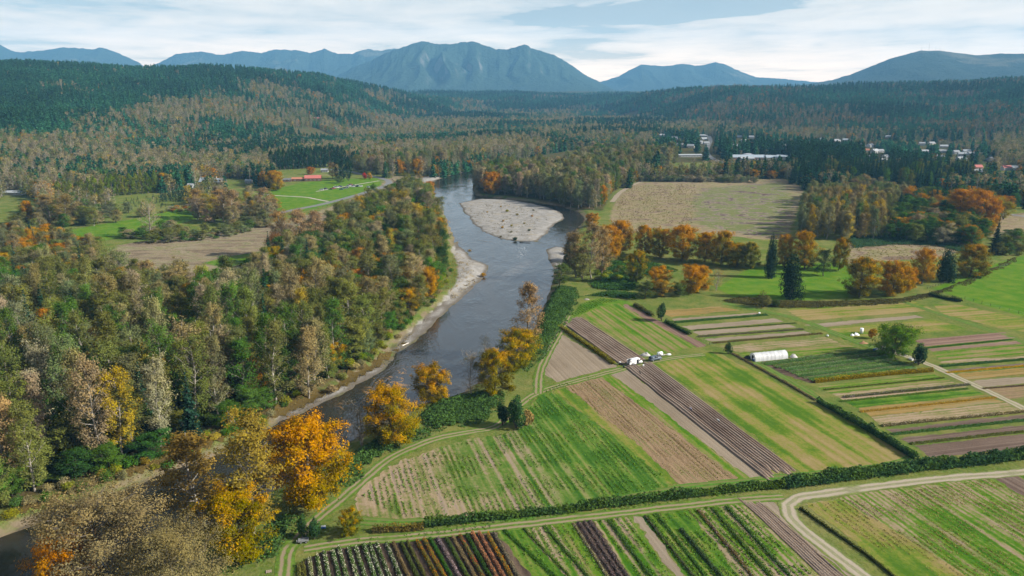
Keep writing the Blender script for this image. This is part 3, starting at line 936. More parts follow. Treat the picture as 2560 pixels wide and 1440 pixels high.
S('soil', [(1578, 1290), (1602, 1288), (1712, 1440), (1770, 1520), (1740, 1520), (1684, 1440)])
S('green', [(1604, 1288), (1720, 1274), (1848, 1440), (1910, 1520), (1774, 1520), (1716, 1440)])
S('weedy', [(1722, 1274), (1852, 1256), (2048, 1440), (2130, 1520), (1914, 1520), (1852, 1440)])
ridge_field('ploughed_field', 'furrow', [(1856, 1256), (1896, 1250), (2160, 1482), (2096, 1482)], 7, 0.22, 'narrow ridged bed left of the curving lane')
S('soil', [(1898, 1250), (1926, 1248), (1990, 1310), (2070, 1375), (2160, 1450), (2230, 1520), (2190, 1520), (2140, 1460)])
S('weedy', [(2014, 1258), (2200, 1228), (2380, 1204), (2474, 1194), (2600, 1270), (2700, 1330), (2700, 1520), (2500, 1520), (2300, 1440), (2150, 1340)], 'vegetable_field')
S('hay', [(2014, 1260), (2100, 1246), (2420, 1440), (2520, 1520), (2330, 1520), (2240, 1440)], 'vegetable_field')
S('soil_dark', [(2480, 1194), (2536, 1187), (2700, 1275), (2700, 1322), (2600, 1264)])
S('green', [(2540, 1187), (2640, 1176), (2700, 1210), (2700, 1268)])


# ---- tracks: two worn ruts with grass between
def track_mat(name, dirt, grass, rut, width, fill=0.0, mixgrass=1.0):
    t = NT(name)
    U = t.uv()
    P = t.pos()
    sp = t.node('ShaderNodeSeparateXYZ'); t.l.new(U, sp.inputs[0])
    n = t.noise(P, 0.7, 4, 0.65)
    n2 = t.noise(P, 0.09, 3)
    ax = t.math('ABSOLUTE', t.math('ADD', sp.outputs[0], t.math('MULTIPLY', t.math('SUBTRACT', t.noise(P, 0.15, 2), 0.5), 0.7)))
    d = t.math('ABSOLUTE', t.math('SUBTRACT', ax, rut))
    m = t.ss(width, width * 0.3, t.math('ADD', d, t.math('MULTIPLY', t.math('SUBTRACT', n, 0.5), 1.1)))
    m = t.math('MULTIPLY', m, t.ss(0.22, 0.42, n2))
    if fill:
        m = t.math('MAXIMUM', m, t.math('MULTIPLY', t.ss(rut + 0.4, rut - 0.2, ax), fill))
    g = t.mix(t.ss(0.35, 0.7, n), grass, tuple(v * 1.7 for v in grass))
    c = t.mix(m, g, t.mix(n, tuple(v * 0.8 for v in dirt), tuple(v * 1.15 for v in dirt)))
    return t.bsdf(c, 0.95, t.bump(n, 0.5, 0.15), spec=0.0)


LAYER.track = True
TRK = track_mat('worn_track', (0.245, 0.195, 0.125), (0.066, 0.112, 0.016), 0.85, 0.60)
TRK2 = track_mat('gravel_lane', (0.335, 0.285, 0.220), (0.100, 0.120, 0.035), 1.0, 0.85, 0.45)
TRK3 = track_mat('green_lane', (0.130, 0.150, 0.045), (0.052, 0.118, 0.015), 0.9, 0.7)


def ribbon(name, pts, width, mat, label=None, z=None, world=False, step=3.0, ragged=0.25):
    W = np.asarray(pts, float) if world else GP(pts)
    C = catmull(W, step)
    LAYER[0] += 0.0042
    T = np.gradient(C, axis=0)
    T /= np.linalg.norm(T, axis=1)[:, None]
    N = np.stack([-T[:, 1], T[:, 0]], 1)
    s = np.concatenate([[0], np.cumsum(np.linalg.norm(np.diff(C, axis=0), axis=1))])
    offs = np.linspace(-0.5, 0.5, 5) * width
    V, uv = [], []
    for k, o in enumerate(offs):
        j = rng.normal(0, ragged, len(C)) if k in (0, 4) else 0
        Q = C + N * (o + j)[:, None] if np.ndim(j) else C + N * o
        zz = np.full(len(C), LAYER[0]) + (ground_z(Q[:, 0], Q[:, 1]) + 0.04 if z == 'drape' else 0)
        V.append(np.column_stack([Q, zz]))
        uv.append(np.column_stack([np.full(len(C), o), s]))
    V, uv = np.array(V), np.array(uv)
    i = np.arange(V.shape[0] * V.shape[1]).reshape(V.shape[:2])
    f = np.stack([i[:-1, :-1].ravel(), i[:-1, 1:].ravel(), i[1:, 1:].ravel(), i[1:, :-1].ravel()], 1)
    me = mesh_np(name, V.reshape(-1, 3), f, [mat], uv=uv.reshape(-1, 2))
    if me.polygons[0].normal.z < 0:
        me.flip_normals()
    return structure(name, me, label)


ribbon('farm_track', [(1760, 886), (1690, 894), (1610, 908), (1540, 926), (1430, 955), (1345, 982), (1290, 1020), (1240, 1066), (1160, 1082), (1080, 1100), (985, 1140), (920, 1190), (850, 1250), (790, 1300), (745, 1345), (722, 1372), (712, 1420), (706, 1520)], 4.2, TRK, 'two worn wheel ruts along the riverside edge of the fields')
ribbon('farm_track', [(760, 1372), (900, 1352), (1050, 1340), (1300, 1312), (1600, 1278), (1850, 1250), (1960, 1243)], 4.0, TRK, 'two rut grass track below the long hedge')
ribbon('gravel_lane', [(2800, 1150), (2560, 1181), (2400, 1193), (2200, 1215), (2060, 1234), (1995, 1244), (1968, 1262), (1975, 1290), (2010, 1325), (2080, 1380), (2160, 1440), (2260, 1520)], 4.4, TRK2, 'pale gravel lane curving round the corner of the field')
ribbon('farm_track', [(2700, 1095), (2560, 1022), (2470, 978), (2390, 942), (2320, 910), (2250, 886), (2190, 872)], 3.8, TRK2, 'pale dirt track leading to the spreading tree')
ribbon('farm_track', [(2190, 872), (2100, 838), (2000, 800), (1900, 776), (1810, 758)], 4.2, TRK3)
ribbon('farm_track', [(1880, 900), (1960, 945), (2060, 1005), (2160, 1060), (2290, 1138)], 3.4, TRK3)
ribbon('farm_track', [(2260, 755), (2340, 782), (2440, 815), (2600, 870)], 3.6, TRK3)
ribbon('farm_track', [(1346, 985), (1350, 930), (1372, 880), (1400, 830), (1420, 790)], 4.0, TRK)
ribbon('farm_track', [(1300, 1300), (1500, 1258), (1700, 1222), (1900, 1200), (2100, 1180), (2240, 1160), (2290, 1140)], 3.6, TRK3)
ribbon('farm_track', [(900, 1302), (1000, 1306), (1150, 1302), (1300, 1300)], 3.4, TRK3)
t = NT('asphalt')
P = t.pos()
asph = t.bsdf(t.mix(t.noise(P, 0.4, 4), (0.12, 0.12, 0.12), (0.18, 0.18, 0.178)), 0.85, t.bump(t.noise(P, 4, 3), 0.2, 0.05))
path_m = plain('gravel_path', (0.34, 0.31, 0.26), 0.95, 0.2, 0.5)
road_pts = [(660, 545), (720, 528), (800, 512), (870, 494), (930, 476), (965, 463), (972, 453), (950, 445), (905, 436), (870, 428), (820, 424)]
ribbon('valley_road', road_pts, 7.5, asph, 'grey paved road curving past the parked cars', z='drape', ragged=0.05)
ribbon('gravel_path', [(820, 504), (790, 498), (760, 493), (690, 489), (640, 484)], 3.5, path_m, z='drape')
ribbon('gravel_path', [(948, 452), (900, 460), (840, 470), (790, 479)], 3.0, path_m, z='drape')
ribbon('town_road', [(1812, 408), (1785, 398), (1768, 385), (1768, 370), (1776, 352), (1772, 340)], 9.0, asph, 'pale street climbing into the town', z='drape', ragged=0.05)
ribbon('dirt_track', [(1530, 505), (1550, 482), (1580, 464), (1610, 452), (1650, 440)], 5.0, plain('dirt', (0.26, 0.21, 0.15), 0.95, 0.2, 0.5), z='drape')
ribbon('valley_road', [(2480, 530), (2560, 541), (2700, 560)], 6.5, asph, 'short stretch of paved road at the right edge', z='drape', ragged=0.05)

# ================================================================== trees, shrubs and hedges
RG = np.random.default_rng(11)
ORDN = lambda k: f"{k}{'th' if 10 <= k % 100 <= 20 else {1: 'st', 2: 'nd', 3: 'rd'}.get(k % 10, 'th')}"


def leaf_mat(name, ramp=None, trans=0.17, vary=0.55, source='OBJECT', warm=0.22):
    """leaf colour: the tree's own colour, varied from spray to spray and leaf to leaf; `ramp` turns it by the tree's autumn state (alpha)"""
    t = NT(name)
    tint = t.attr('tint').outputs['Fac']
    if source == 'OBJECT':
        oi = t.node('ShaderNodeObjectInfo')
        base, al = oi.outputs['Color'], oi.outputs['Alpha']
    else:
        at = t.attr('col', 'INSTANCER')
        base, al = at.outputs['Color'], at.outputs['Alpha']
    if ramp:
        turn = t.attr('turn').outputs['Fac']
        k = t.math('ADD', t.math('MULTIPLY', turn, 1.10), t.math('SUBTRACT', t.math('MULTIPLY', al, 1.2), 0.72))
        k = t.math('ADD', k, t.math('MULTIPLY', t.math('SUBTRACT', tint, 0.5), 0.35), None, True)
        base = t.mix(0.35, t.ramp(k, ramp), base)
    else:
        turn = t.attr('turn').outputs['Fac']
        base = t.mix(t.math('MULTIPLY', t.ss(0.45, 0.95, turn), warm), base, t.mix(1.0, base, (1.5, 1.12, 0.62), 'MULTIPLY'))
    f = t.math('ADD', 0.86 * (1 - vary), t.math('MULTIPLY', tint, 0.86 * 2 * vary))
    hs = t.node('ShaderNodeHueSaturation')
    hs.inputs['Saturation'].default_value = 1.12
    t.put(hs.inputs['Value'], f)
    t.put(hs.inputs['Hue'], t.math('ADD', 0.492, t.math('MULTIPLY', tint, 0.022)))
    t.l.new(base, hs.inputs['Color'])
    d = t.node('ShaderNodeBsdfDiffuse'); t.l.new(hs.outputs[0], d.inputs[0])
    tr = t.node('ShaderNodeBsdfTranslucent')
    t.l.new(t.mix(1.0, hs.outputs[0], (1.15, 1.1, 0.6), 'MULTIPLY'), tr.inputs[0])
    mx = t.node('ShaderNodeMixShader'); mx.inputs[0].default_value = trans
    t.l.new(d.outputs[0], mx.inputs[1]); t.l.new(tr.outputs[0], mx.inputs[2])
    t.l.new(mx.outputs[0], t.out.inputs[0])
    return t.mat


def bark_mat(name, a, b):
    t = NT(name)
    n = t.noise(t.obj(), 1.2, 4, 0.65, (1, 1, 0.35))
    return t.bsdf(t.mix(t.ss(0.3, 0.7, n), a, b), 0.95, t.bump(n, 0.6, 0.06), spec=0.0)


MAPLE_RAMP = [(0.0, (0.030, 0.066, 0.013)), (0.25, (0.070, 0.110, 0.017)), (0.42, (0.185, 0.175, 0.022)), (0.58, (0.390, 0.230, 0.022)), (0.78, (0.470, 0.215, 0.018)), (1.0, (0.47, 0.180, 0.016))]
LM = {'leaf': leaf_mat('leaves'), 'maple': leaf_mat('maple_leaves', MAPLE_RAMP, 0.20, 0.50), 'needle': leaf_mat('needles', None, 0.10, 0.55),
      'shrub': leaf_mat('shrub_leaves', None, 0.22, 0.55), 'hedge': leaf_mat('hedge_leaves', None, 0.22, 0.65, warm=0.75)}
LI = {'leaves': leaf_mat('wood_leaves', None, 0.17, 0.55, 'INSTANCER'), 'maple_leaves': leaf_mat('wood_maple_leaves', MAPLE_RAMP, 0.20, 0.50, 'INSTANCER'), 'needles': leaf_mat('wood_needles', None, 0.10, 0.55, 'INSTANCER'),
      'shrub_leaves': leaf_mat('wood_shrub_leaves', None, 0.22, 0.5, 'INSTANCER')}
BARK_PALE = bark_mat('pale_bark', (0.20, 0.175, 0.145), (0.34, 0.31, 0.265))
BARK_GREY = bark_mat('grey_bark', (0.075, 0.062, 0.050), (0.16, 0.138, 0.112))
BARK_DARK = bark_mat('dark_bark', (0.042, 0.032, 0.025), (0.095, 0.074, 0.056))


def cards(C, size, g, up=0.35, aspect=0.62, flat=None, out=None):
    """leaf-shaped four-point cards at centres C"""
    n = len(C)
    nrm = g.normal(0, 1, (n, 3))
    nrm[:, 2] = np.abs(nrm[:, 2]) + up
    if out is not None:
        nrm = nrm * 0.62 + out
    nrm /= np.linalg.norm(nrm, axis=1)[:, None]
    r = g.normal(0, 1, (n, 3)) if flat is None else flat + g.normal(0, 0.25, (n, 3))
    a = r - nrm * (r * nrm).sum(1)[:, None]
    a /= np.linalg.norm(a, axis=1)[:, None] + 1e-9
    b = np.cross(nrm, a)
    s = np.asarray(size)[:, None] if np.ndim(size) else size
    off = g.uniform(-0.12, 0.22, (n, 1))
    V = np.stack([C - a * s * 0.5, C + b * s * 0.5 * aspect + a * s * off, C + a * s * 0.55, C - b * s * 0.5 * aspect + a * s * off], 1)
    return V.reshape(-1, 3)


def crown_mesh(name, C, size, tint, turn, g, mat, up=0.35, aspect=0.62, flat=None, out=None):
    V = cards(C, size, g, up, aspect, flat, out)
    n = len(C)
    return mesh_np(name, V, np.arange(4 * n).reshape(n, 4), [mat], attrs={'tint': np.repeat(np.clip(tint, 0, 1), 4), 'turn': np.repeat(np.clip(turn, 0, 1), 4)})


class Wood:
    def __init__(s):
        s.v, s.f, s.n = [], [], 0

    def tube(s, pts, rad, sides=5):
        P = np.asarray(pts, float)
        T = np.gradient(P, axis=0)
        T /= np.linalg.norm(T, axis=1)[:, None] + 1e-9
        ref = np.where(np.abs(T[:, 2:3]) > 0.8, np.array([[1., 0, 0]]), np.array([[0, 0, 1.]]))
        A = np.cross(T, ref); A /= np.linalg.norm(A, axis=1)[:, None] + 1e-9
        Bn = np.cross(T, A)
        th = np.arange(sides) / sides * 2 * np.pi
        R_ = np.asarray(rad, float)[:, None, None]
        V = P[:, None] + R_ * (A[:, None] * np.cos(th)[None, :, None] + Bn[:, None] * np.sin(th)[None, :, None])
        i = np.arange(V.shape[0] * sides).reshape(-1, sides) + s.n
        j = np.roll(i, -1, axis=1)
        s.f.append(np.stack([i[:-1].ravel(), j[:-1].ravel(), j[1:].ravel(), i[1:].ravel()], 1))
        s.v.append(V.reshape(-1, 3)); s.n += V.shape[0] * sides

    def mesh(s, name, mat):
        return mesh_np(name, np.concatenate(s.v), np.concatenate(s.f), [mat], smooth=True)


def broadleaf(name, seed, Ht, rad, base, shape, nlimb, nclu, nleaf, ls, rise, bark, mat, clr=1.1, stems=1, twig=True, bare=0.0, trunk_r=0.3, lumps=0.0, up=0.35):
    """trunk, limbs and twigs; leaf sprays hang on the twigs. returns (trunk mesh, crown mesh)"""
    g = np.random.default_rng(seed)
    w = Wood()
    cl, ctint, cturn = [], [], []
    for st in range(stems):
        lean = g.normal(0, 0.035 if stems == 1 else 0.13, 2)
        k = np.linspace(0, 1, 9)
        sway = g.normal(0, 0.012, (9, 2)).cumsum(0)
        hs = Ht * (0.95 if stems == 1 else g.uniform(0.72, 0.95))
        T = np.column_stack([(lean[0] * k + sway[:, 0] - sway[0, 0]) * hs + (st > 0) * 0.25 * math.cos(st * 2.4), (lean[1] * k + sway[:, 1] - sway[0, 1]) * hs + (st > 0) * 0.25 * math.sin(st * 2.4), k * hs])
        w.tube(T, trunk_r * (1 - 0.9 * k) * (1.0 if stems == 1 else 0.75) + 0.03, 7)
        nl = nlimb // stems
        for i in range(nl):
            q = (i + g.uniform(0, 1)) / nl
            zf = base + (0.97 - base) * q ** 0.9
            z0 = max(zf - 0.10 * (1 - q) - 0.03, base * 0.7)
            p0 = np.array([np.interp(z0, k, T[:, d]) for d in range(3)])
            az = i * 2.39996 + g.uniform(-0.5, 0.5) + st
            L = rad * shape(q) * g.uniform(0.65, 1.12)
            rs = rise * (0.6 + 0.8 * q) * g.uniform(0.6, 1.3)
            dirv = np.array([math.cos(az), math.sin(az), 0.0])
            m = np.linspace(0, 1, 5)[:, None]
            bend = g.normal(0, 0.07 * L, (5, 3)) * m
            pts = p0 + dirv * L * m + np.array([0, 0, 1.0]) * (L * rs * m ** 1.25) + bend
            w.tube(pts, (trunk_r * 0.34 * (1 - 0.55 * q)) * (1 - 0.85 * m[:, 0]) + 0.012, 4)
            lumpc = g.uniform(0, 1)
            for c in range(nclu):
                f = g.uniform(0.30, 1.04) ** 0.75
                pc = np.array([np.interp(f, m[:, 0], pts[:, d]) for d in range(3)]) + np.clip(g.normal(0, 1, 3), -1.6, 1.6) * np.array([0.18, 0.18, 0.14]) * (L * 0.55 + 0.6)
                if twig and c % 2 == 0:
                    b0 = np.array([np.interp(f * 0.75, m[:, 0], pts[:, d]) for d in range(3)])
                    w.tube([b0, (b0 + pc) / 2 + g.normal(0, 0.1, 3), pc], [0.035, 0.022, 0.008], 3)
                if g.random() < bare:
                    continue
                cl.append(pc)
                ctint.append(g.uniform(0, 1) * 0.55 + lumpc * 0.45)
                cturn.append(np.clip(0.46 * g.random() + 0.62 * (pc[2] / Ht - 0.30) + 0.30 * (f - 0.5) + 0.55 * (lumpc - 0.5) + 0.10, 0, 1))
    cl, ctint, cturn = np.array(cl), np.array(ctint), np.array(cturn)
    n = len(cl) * nleaf
    rep = np.repeat(np.arange(len(cl)), nleaf)
    crs = clr * g.uniform(0.6, 1.3, len(cl))
    off = np.clip(g.normal(0, 1, (n, 3)), -1.7, 1.7) * np.array([0.55, 0.55, 0.42])
    C = cl[rep] + off * crs[rep][:, None]
    C[:, 2] = np.maximum(C[:, 2], 0.3)
    tint = ctint[rep] * 0.6 + g.random(n) * 0.4
    turn = cturn[rep] * 0.85 + g.random(n) * 0.15
    axis = np.column_stack([np.zeros(len(cl)), np.zeros(len(cl)), np.clip(cl[:, 2] - 0.25 * Ht, base * Ht * 0.5, 0.62 * Ht)])
    big = cl - axis
    big /= np.linalg.norm(big, axis=1)[:, None] + 1e-6
    sm = off / (np.linalg.norm(off, axis=1)[:, None] + 1e-6)
    out = big[rep] * 0.75 + sm * 0.75
    return w.mesh(name + '_wood', bark), crown_mesh(name + '_leaves', C, ls * g.uniform(0.7, 1.35, n), tint, turn, g, mat, up, 0.62, None, out)


def conifer(name, seed, Ht, rad, mat, bark, dens=1.0, droop=0.35, base=0.06, size=1.0, power=0.9):
    g = np.random.default_rng(seed)
    w = Wood()
    k = np.linspace(0, 1, 6)
    w.tube(np.column_stack([g.normal(0, 0.05, 6), g.normal(0, 0.05, 6), k * Ht * 0.98]), 0.013 * Ht * (1 - 0.95 * k) + 0.02, 6)
    C, F, S, ti, tu = [], [], [], [], []
    nw = int(Ht / 0.75 * dens ** 0.5)
    for i in range(nw):
        q = base + (1 - base) * (i + g.uniform(-0.3, 0.3)) / nw
        L = rad * max(0.04, (1 - q)) ** power * g.uniform(0.72, 1.15)
        nb = max(4, int((5 + 4 * (1 - q)) * dens ** 0.5))
        a0 = g.uniform(0, 6.3)
        for b in range(nb):
            az = a0 + b * 2 * math.pi / nb + g.normal(0, 0.2)
            l = L * g.uniform(0.7, 1.15)
            d = np.array([math.cos(az), math.sin(az), 0])
            m = max(2, int(l / 0.5 * dens))
            lc = g.uniform(0, 1)
            for c in range(m):
                f = (c + 0.6) / m
                p = np.array([0, 0, q * Ht]) + d * l * f + np.array([0, 0, -droop * l * f ** 1.4 + 0.12 * l * f])
                C.append(p + g.normal(0, 0.10, 3)); F.append(d + np.array([0, 0, -droop * 0.8]))
                S.append((0.75 + 0.25 * (1 - f)) * size * min(1.0, 0.38 + l / (0.75 * rad)) * g.uniform(0.8, 1.35)); ti.append(0.5 * lc + 0.5 * g.random()); tu.append(0.6 * f + 0.3 * g.random())
    C, F = np.array(C), np.array(F)
    return w.mesh(name + '_wood', bark), crown_mesh(name + '_needles', C, np.array(S), np.array(ti), np.array(tu), g, mat, 0.7, 0.85, F)


def bush(name, seed, Ht, rad, n, ls, mat, bark=None, lumps=7, up=0.3, upright=0.0, skirt=False):
    """many-stemmed shrub: a heap of leafy lumps"""
    g = np.random.default_rng(seed)
    w = Wood()
    L = []
    for i in range(lumps):
        a, r = i * 2.4 + g.uniform(-.4, .4), rad * 0.62 * math.sqrt((i + 0.3) / lumps)
        hz_ = Ht * g.uniform(0.42, 0.72) * (1 - 0.45 * (r / rad) ** 2)
        if skirt:                                    # full to the ground, drawn in towards the top
            k_ = (i + 0.5) / lumps
            hz_ = Ht * (0.16 + 0.62 * k_)
            r = rad * 0.55 * (1 - 0.75 * k_)
        c = np.array([r * math.cos(a), r * math.sin(a), hz_])
        L.append((c, rad * g.uniform(0.38, 0.58), Ht * g.uniform(0.28, 0.42)))
        w.tube([[0.1 * c[0], 0.1 * c[1], 0], c * np.array([0.6, 0.6, 0.55]), c * np.array([0.95, 0.95, 1.1])], [0.09, 0.06, 0.015], 4)
    which = g.integers(0, lumps, n)
    d = g.normal(0, 1, (n, 3)); d /= np.linalg.norm(d, axis=1)[:, None]
    rr = g.uniform(0.55, 1.05, n) ** 0.6
    cc = np.array([l[0] for l in L])[which]
    sc = np.array([[l[1], l[1], l[2]] for l in L])[which]
    C = cc + d * sc * rr[:, None]
    C[:, 2] = np.abs(C[:, 2]) + 0.05
    lt = g.random(lumps)[which]
    flat = None if not upright else np.tile(np.array([0, 0, upright]), (n, 1)) + d * 0.4
    return w.mesh(name + '_wood', bark or BARK_GREY), crown_mesh(name + '_leaves', C, ls * g.uniform(0.7, 1.35, n), lt * 0.4 + 0.6 * g.random(n), 0.5 * lt + 0.5 * g.random(n), g, mat, up, 0.6, flat, d * 0.9)


def spire(name, seed, Ht, rad, mat, bark, n=3600):
    """Lombardy poplar: a tight plume of upright branches"""
    g = np.random.default_rng(seed)
    w = Wood()
    k = np.linspace(0, 1, 6)
    w.tube(np.column_stack([g.normal(0, 0.04, 6), g.normal(0, 0.04, 6), k * Ht * 0.97]), 0.30 * (1 - 0.92 * k) + 0.02, 6)
    nb = 60
    bz, ba = np.sort(g.uniform(0.02, 0.86, nb)), g.uniform(0, 6.28, nb)
    prof = lambda q: rad * (0.55 + 0.55 * np.sin(np.pi * np.clip(q * 0.9 + 0.08, 0, 1))) * np.where(q < 0.72, 1, np.clip(1 - (q - 0.72) * 3.0, 0.06, 1))
    for z, a in zip(bz[::2], ba[::2]):
        r = float(prof(z + 0.08)) * 0.8
        w.tube([[0, 0, z * Ht], [r * math.cos(a), r * math.sin(a), (z + 0.05) * Ht], [r * math.cos(a), r * math.sin(a), min(0.97, z + 0.13) * Ht]], [0.06, 0.04, 0.01], 3)
    b = g.integers(0, nb, n)
    f = g.uniform(0, 1, n)
    q = np.clip(bz[b] + 0.15 * f, 0.01, 0.995)
    r = prof(q) * np.clip(0.35 + 0.75 * f ** 0.5 + g.normal(0, 0.10, n), 0.05, 1.15)
    a = ba[b] + g.normal(0, 0.28, n)
    C = np.column_stack([r * np.cos(a), r * np.sin(a), q * Ht + g.normal(0, 0.35, n)])
    C[:, 2] = np.maximum(C[:, 2], 0.3)
    bt = g.random(nb)
    flat = np.tile([0, 0, 1.3], (n, 1)) + g.normal(0, 0.4, (n, 3))
    return w.mesh(name + '_wood', bark), crown_mesh(name + '_leaves', C, 0.62 * g.uniform(0.7, 1.3, n), bt[b] * 0.5 + 0.5 * g.random(n), 0.5 * bt[b] + 0.4 * g.random(n), g, mat, 0.15, 0.62, flat)


egg = lambda q: math.sin(math.pi * min(1, 0.16 + 0.84 * q) ** 0.85) ** 0.7 * 0.9 + 0.12
tallegg = lambda q: (math.sin(math.pi * (0.12 + 0.86 * q)) ** 0.6) * 0.85 + 0.12
spindle = lambda q: 1.05 * (1 - q) ** 0.75 * min(1.0, 0.55 + 3.0 * q) + 0.10
dome = lambda q: math.sqrt(max(0.02, 1 - (q * 1.0) ** 2.6)) * (0.72 + 0.28 * min(1, q * 4))
column = lambda q: (0.55 + 0.6 * math.sin(math.pi * min(1, q * 0.95 + 0.08))) * (1 if q < 0.8 else 1 - (q - 0.8) * 3.4)

PROTO = {}
PROTO['cottonwood'] = [(broadleaf('cottonwood', 100 + i, 25, 5.0, (0.26, 0.16, 0.12)[i % 3], (tallegg, spindle)[i % 2], 38, 10, 30, 0.38, 1.0, BARK_PALE, LM['leaf'], 1.2, bare=(0.10, 0.25, 0.05, 0.35, 0.15)[i % 5], trunk_r=0.32), 25, 5.0) for i in range(8)]
PROTO['alder'] = [(broadleaf('alder', 200 + i, 18, 4.6, 0.20, egg, 30, 9, 30, 0.38, 0.75, BARK_GREY, LM['leaf'], 1.15, trunk_r=0.24, stems=1 + i % 2), 18, 4.6) for i in range(6)]
PROTO['maple'] = [(broadleaf('maple', 300 + i, 17, 8.0, 0.14, dome, 50, 10, 56, 0.35, 0.42, BARK_GREY, LM['maple'], 1.15, trunk_r=0.42, stems=1 + (i % 3 == 1)), 17, 7.6) for i in range(6)]
PROTO['bare'] = [(broadleaf('bare_tree', 400 + i, 22, 5.6, 0.22, tallegg, 42, 12, 6, 0.32, 1.0, BARK_PALE, LM['leaf'], 1.3, bare=0.35, trunk_r=0.34, stems=1 + i % 2), 22, 5.8) for i in range(3)]
PROTO['spread'] = [(broadleaf('wide_tree', 450 + i, 20, 9.5, 0.14, dome, 64, 20, 30, 0.27, 0.55, BARK_GREY, LM['leaf'], 1.45, bare=0.08, trunk_r=0.30, stems=2), 20, 10) for i in range(2)]
PROTO['willow'] = [(broadleaf('willow', 480, 13, 8.5, 0.16, dome, 60, 13, 18, 0.42, 0.5, BARK_GREY, LM['leaf'], 1.2, trunk_r=0.5, stems=3), 13.3, 9.2)]
PROTO['fir'] = [(conifer('fir', 500 + i, 27, 4.6, LM['needle'], BARK_DARK, 1.1, 0.4 + 0.1 * i, 0.03, 1.35, 0.95), 27, 5.0) for i in range(4)]
PROTO['cedar'] = [(conifer('cedar', 540 + i, 20, 5.0, LM['needle'], BARK_DARK, 1.6, 0.5, 0.0, 1.15, 0.45), 20, 5.0) for i in range(2)]
PROTO['poplar'] = [(spire('poplar', 600 + i, 27, 2.3, LM['leaf'], BARK_GREY), 27, 2.4) for i in range(3)]
PROTO['shrub'] = [(bush('shrub', 700 + i, 4.0, 2.6, 900, 0.42, LM['shrub'], lumps=6 + i), 4.0, 2.7) for i in range(5)]
PROTO['juniper'] = [(bush('juniper', 740 + i, 6.0, 1.7, 1500, 0.36, LM['needle'], lumps=5, upright=1.0), 6.0, 1.75) for i in range(2)]
PROTO['yew'] = [(bush('yew', 770 + i, 20, 6.0, 6000, 0.72, LM['needle'], lumps=13, upright=1.0, skirt=True), 20, 6.0) for i in range(2)]
PROTO['drygrass'] = [(bush('dry_shrub', 760 + i, 3.0, 1.4, 800, 0.40, LM['shrub'], lumps=5, upright=1.4), 3.0, 1.5) for i in range(2)]
PROTO['youngfir'] = [(conifer('young_fir', 780 + i, 4.0, 1.3, LM['needle'], BARK_DARK, 0.9, 0.2, 0.03, 0.55), 4.0, 1.3) for i in range(2)]

NAMES = {'cottonwood': ('cottonwood_tree', 'tree'), 'alder': ('alder_tree', 'tree'), 'maple': ('maple_tree', 'tree'), 'bare': ('bare_tree', 'tree'), 'spread': ('cottonwood_tree', 'tree'), 'willow': ('willow_tree', 'tree'), 'fir': ('fir_tree', 'tree'),
         'cedar': ('cedar_tree', 'tree'), 'poplar': ('poplar_tree', 'tree'), 'shrub': ('shrub', 'shrub'), 'juniper': ('evergreen_shrub', 'shrub'), 'yew': ('evergreen_tree', 'tree'), 'drygrass': ('dry_shrub', 'shrub'), 'youngfir': ('young_fir', 'tree')}
TRUNKS = {}
COUNT = {}
PLACED = []                                            # (x, y, radius) so that nothing else is planted on top


def tree(kind, x, y, h, r, col, label, group=None, alpha=1.0, rz=None, z=None, var=None, parts=True):
    var = int(RG.integers(0, len(PROTO[kind]))) if var is None else var
    (wood, crown), H0, R0 = PROTO[kind][var]
    nm, cat = NAMES[kind]
    COUNT[nm] = COUNT.get(nm, 0) + 1
    z = gz(x, y) if z is None else z
    rz = RG.uniform(0, 6.28) if rz is None else rz
    t_ = thing(nm, label, cat, (x, y, z - 0.05), rz, group, (r / R0, r / R0, h / H0))
    tr = link('trunk', wood, t_)
    cw = link('crown', crown, t_)
    cw.color = (*col, alpha)
    PLACED.append((x, y, r))
    return t_


def at_px(kind, bx, by, ty, hw, col, label, alpha=1.0, group=None, var=None, z0=None, rz=None):
    """plant a tree whose foot, top and half width are read off the photograph"""
    z0 = 0.0 if z0 is None else z0
    x, y = G(bx, by, z0)
    z = gz(x, y)
    if abs(z - z0) > 0.4:
        x, y = G(bx, by, z); z = gz(x, y)
    h = top_z(x, y, ty) - z
    r = hw * mpp(x, y, h * 0.5)
    return tree(kind, x, y, h, r, col, label, group, alpha, rz, z, var)


MASS = []                                              # trees planted in masses, sorted out further down


def plant(kind, x, y, h, r, col, label, group, alpha=1.0):
    MASS.append((kind, float(x), float(y), float(h), float(r), col, label, group, float(alpha)))
# ------------------------------------------------------------------ colours of foliage
TAWNY, OLIVE, GOLD, GREEN, DGREEN = (0.250, 0.218, 0.112), (0.148, 0.162, 0.052), (0.345, 0.265, 0.062), (0.078, 0.145, 0.034), (0.045, 0.100, 0.030)
GREYTAN, RUST, FIRC, LIME, SAGE, GREYB = (0.285, 0.245, 0.165), (0.330, 0.170, 0.050), (0.026, 0.062, 0.034), (0.200, 0.225, 0.036), (0.155, 0.180, 0.090), (0.20, 0.175, 0.13)
YELLOW, RED = (0.42, 0.29, 0.02), (0.45, 0.05, 0.045)


def jit(c, a=0.14):
    k = 1 + RG.normal(0, a)
    return tuple(float(np.clip(v * k * (1 + RG.normal(0, a * 0.45)), 0.01, 0.75)) for v in c)


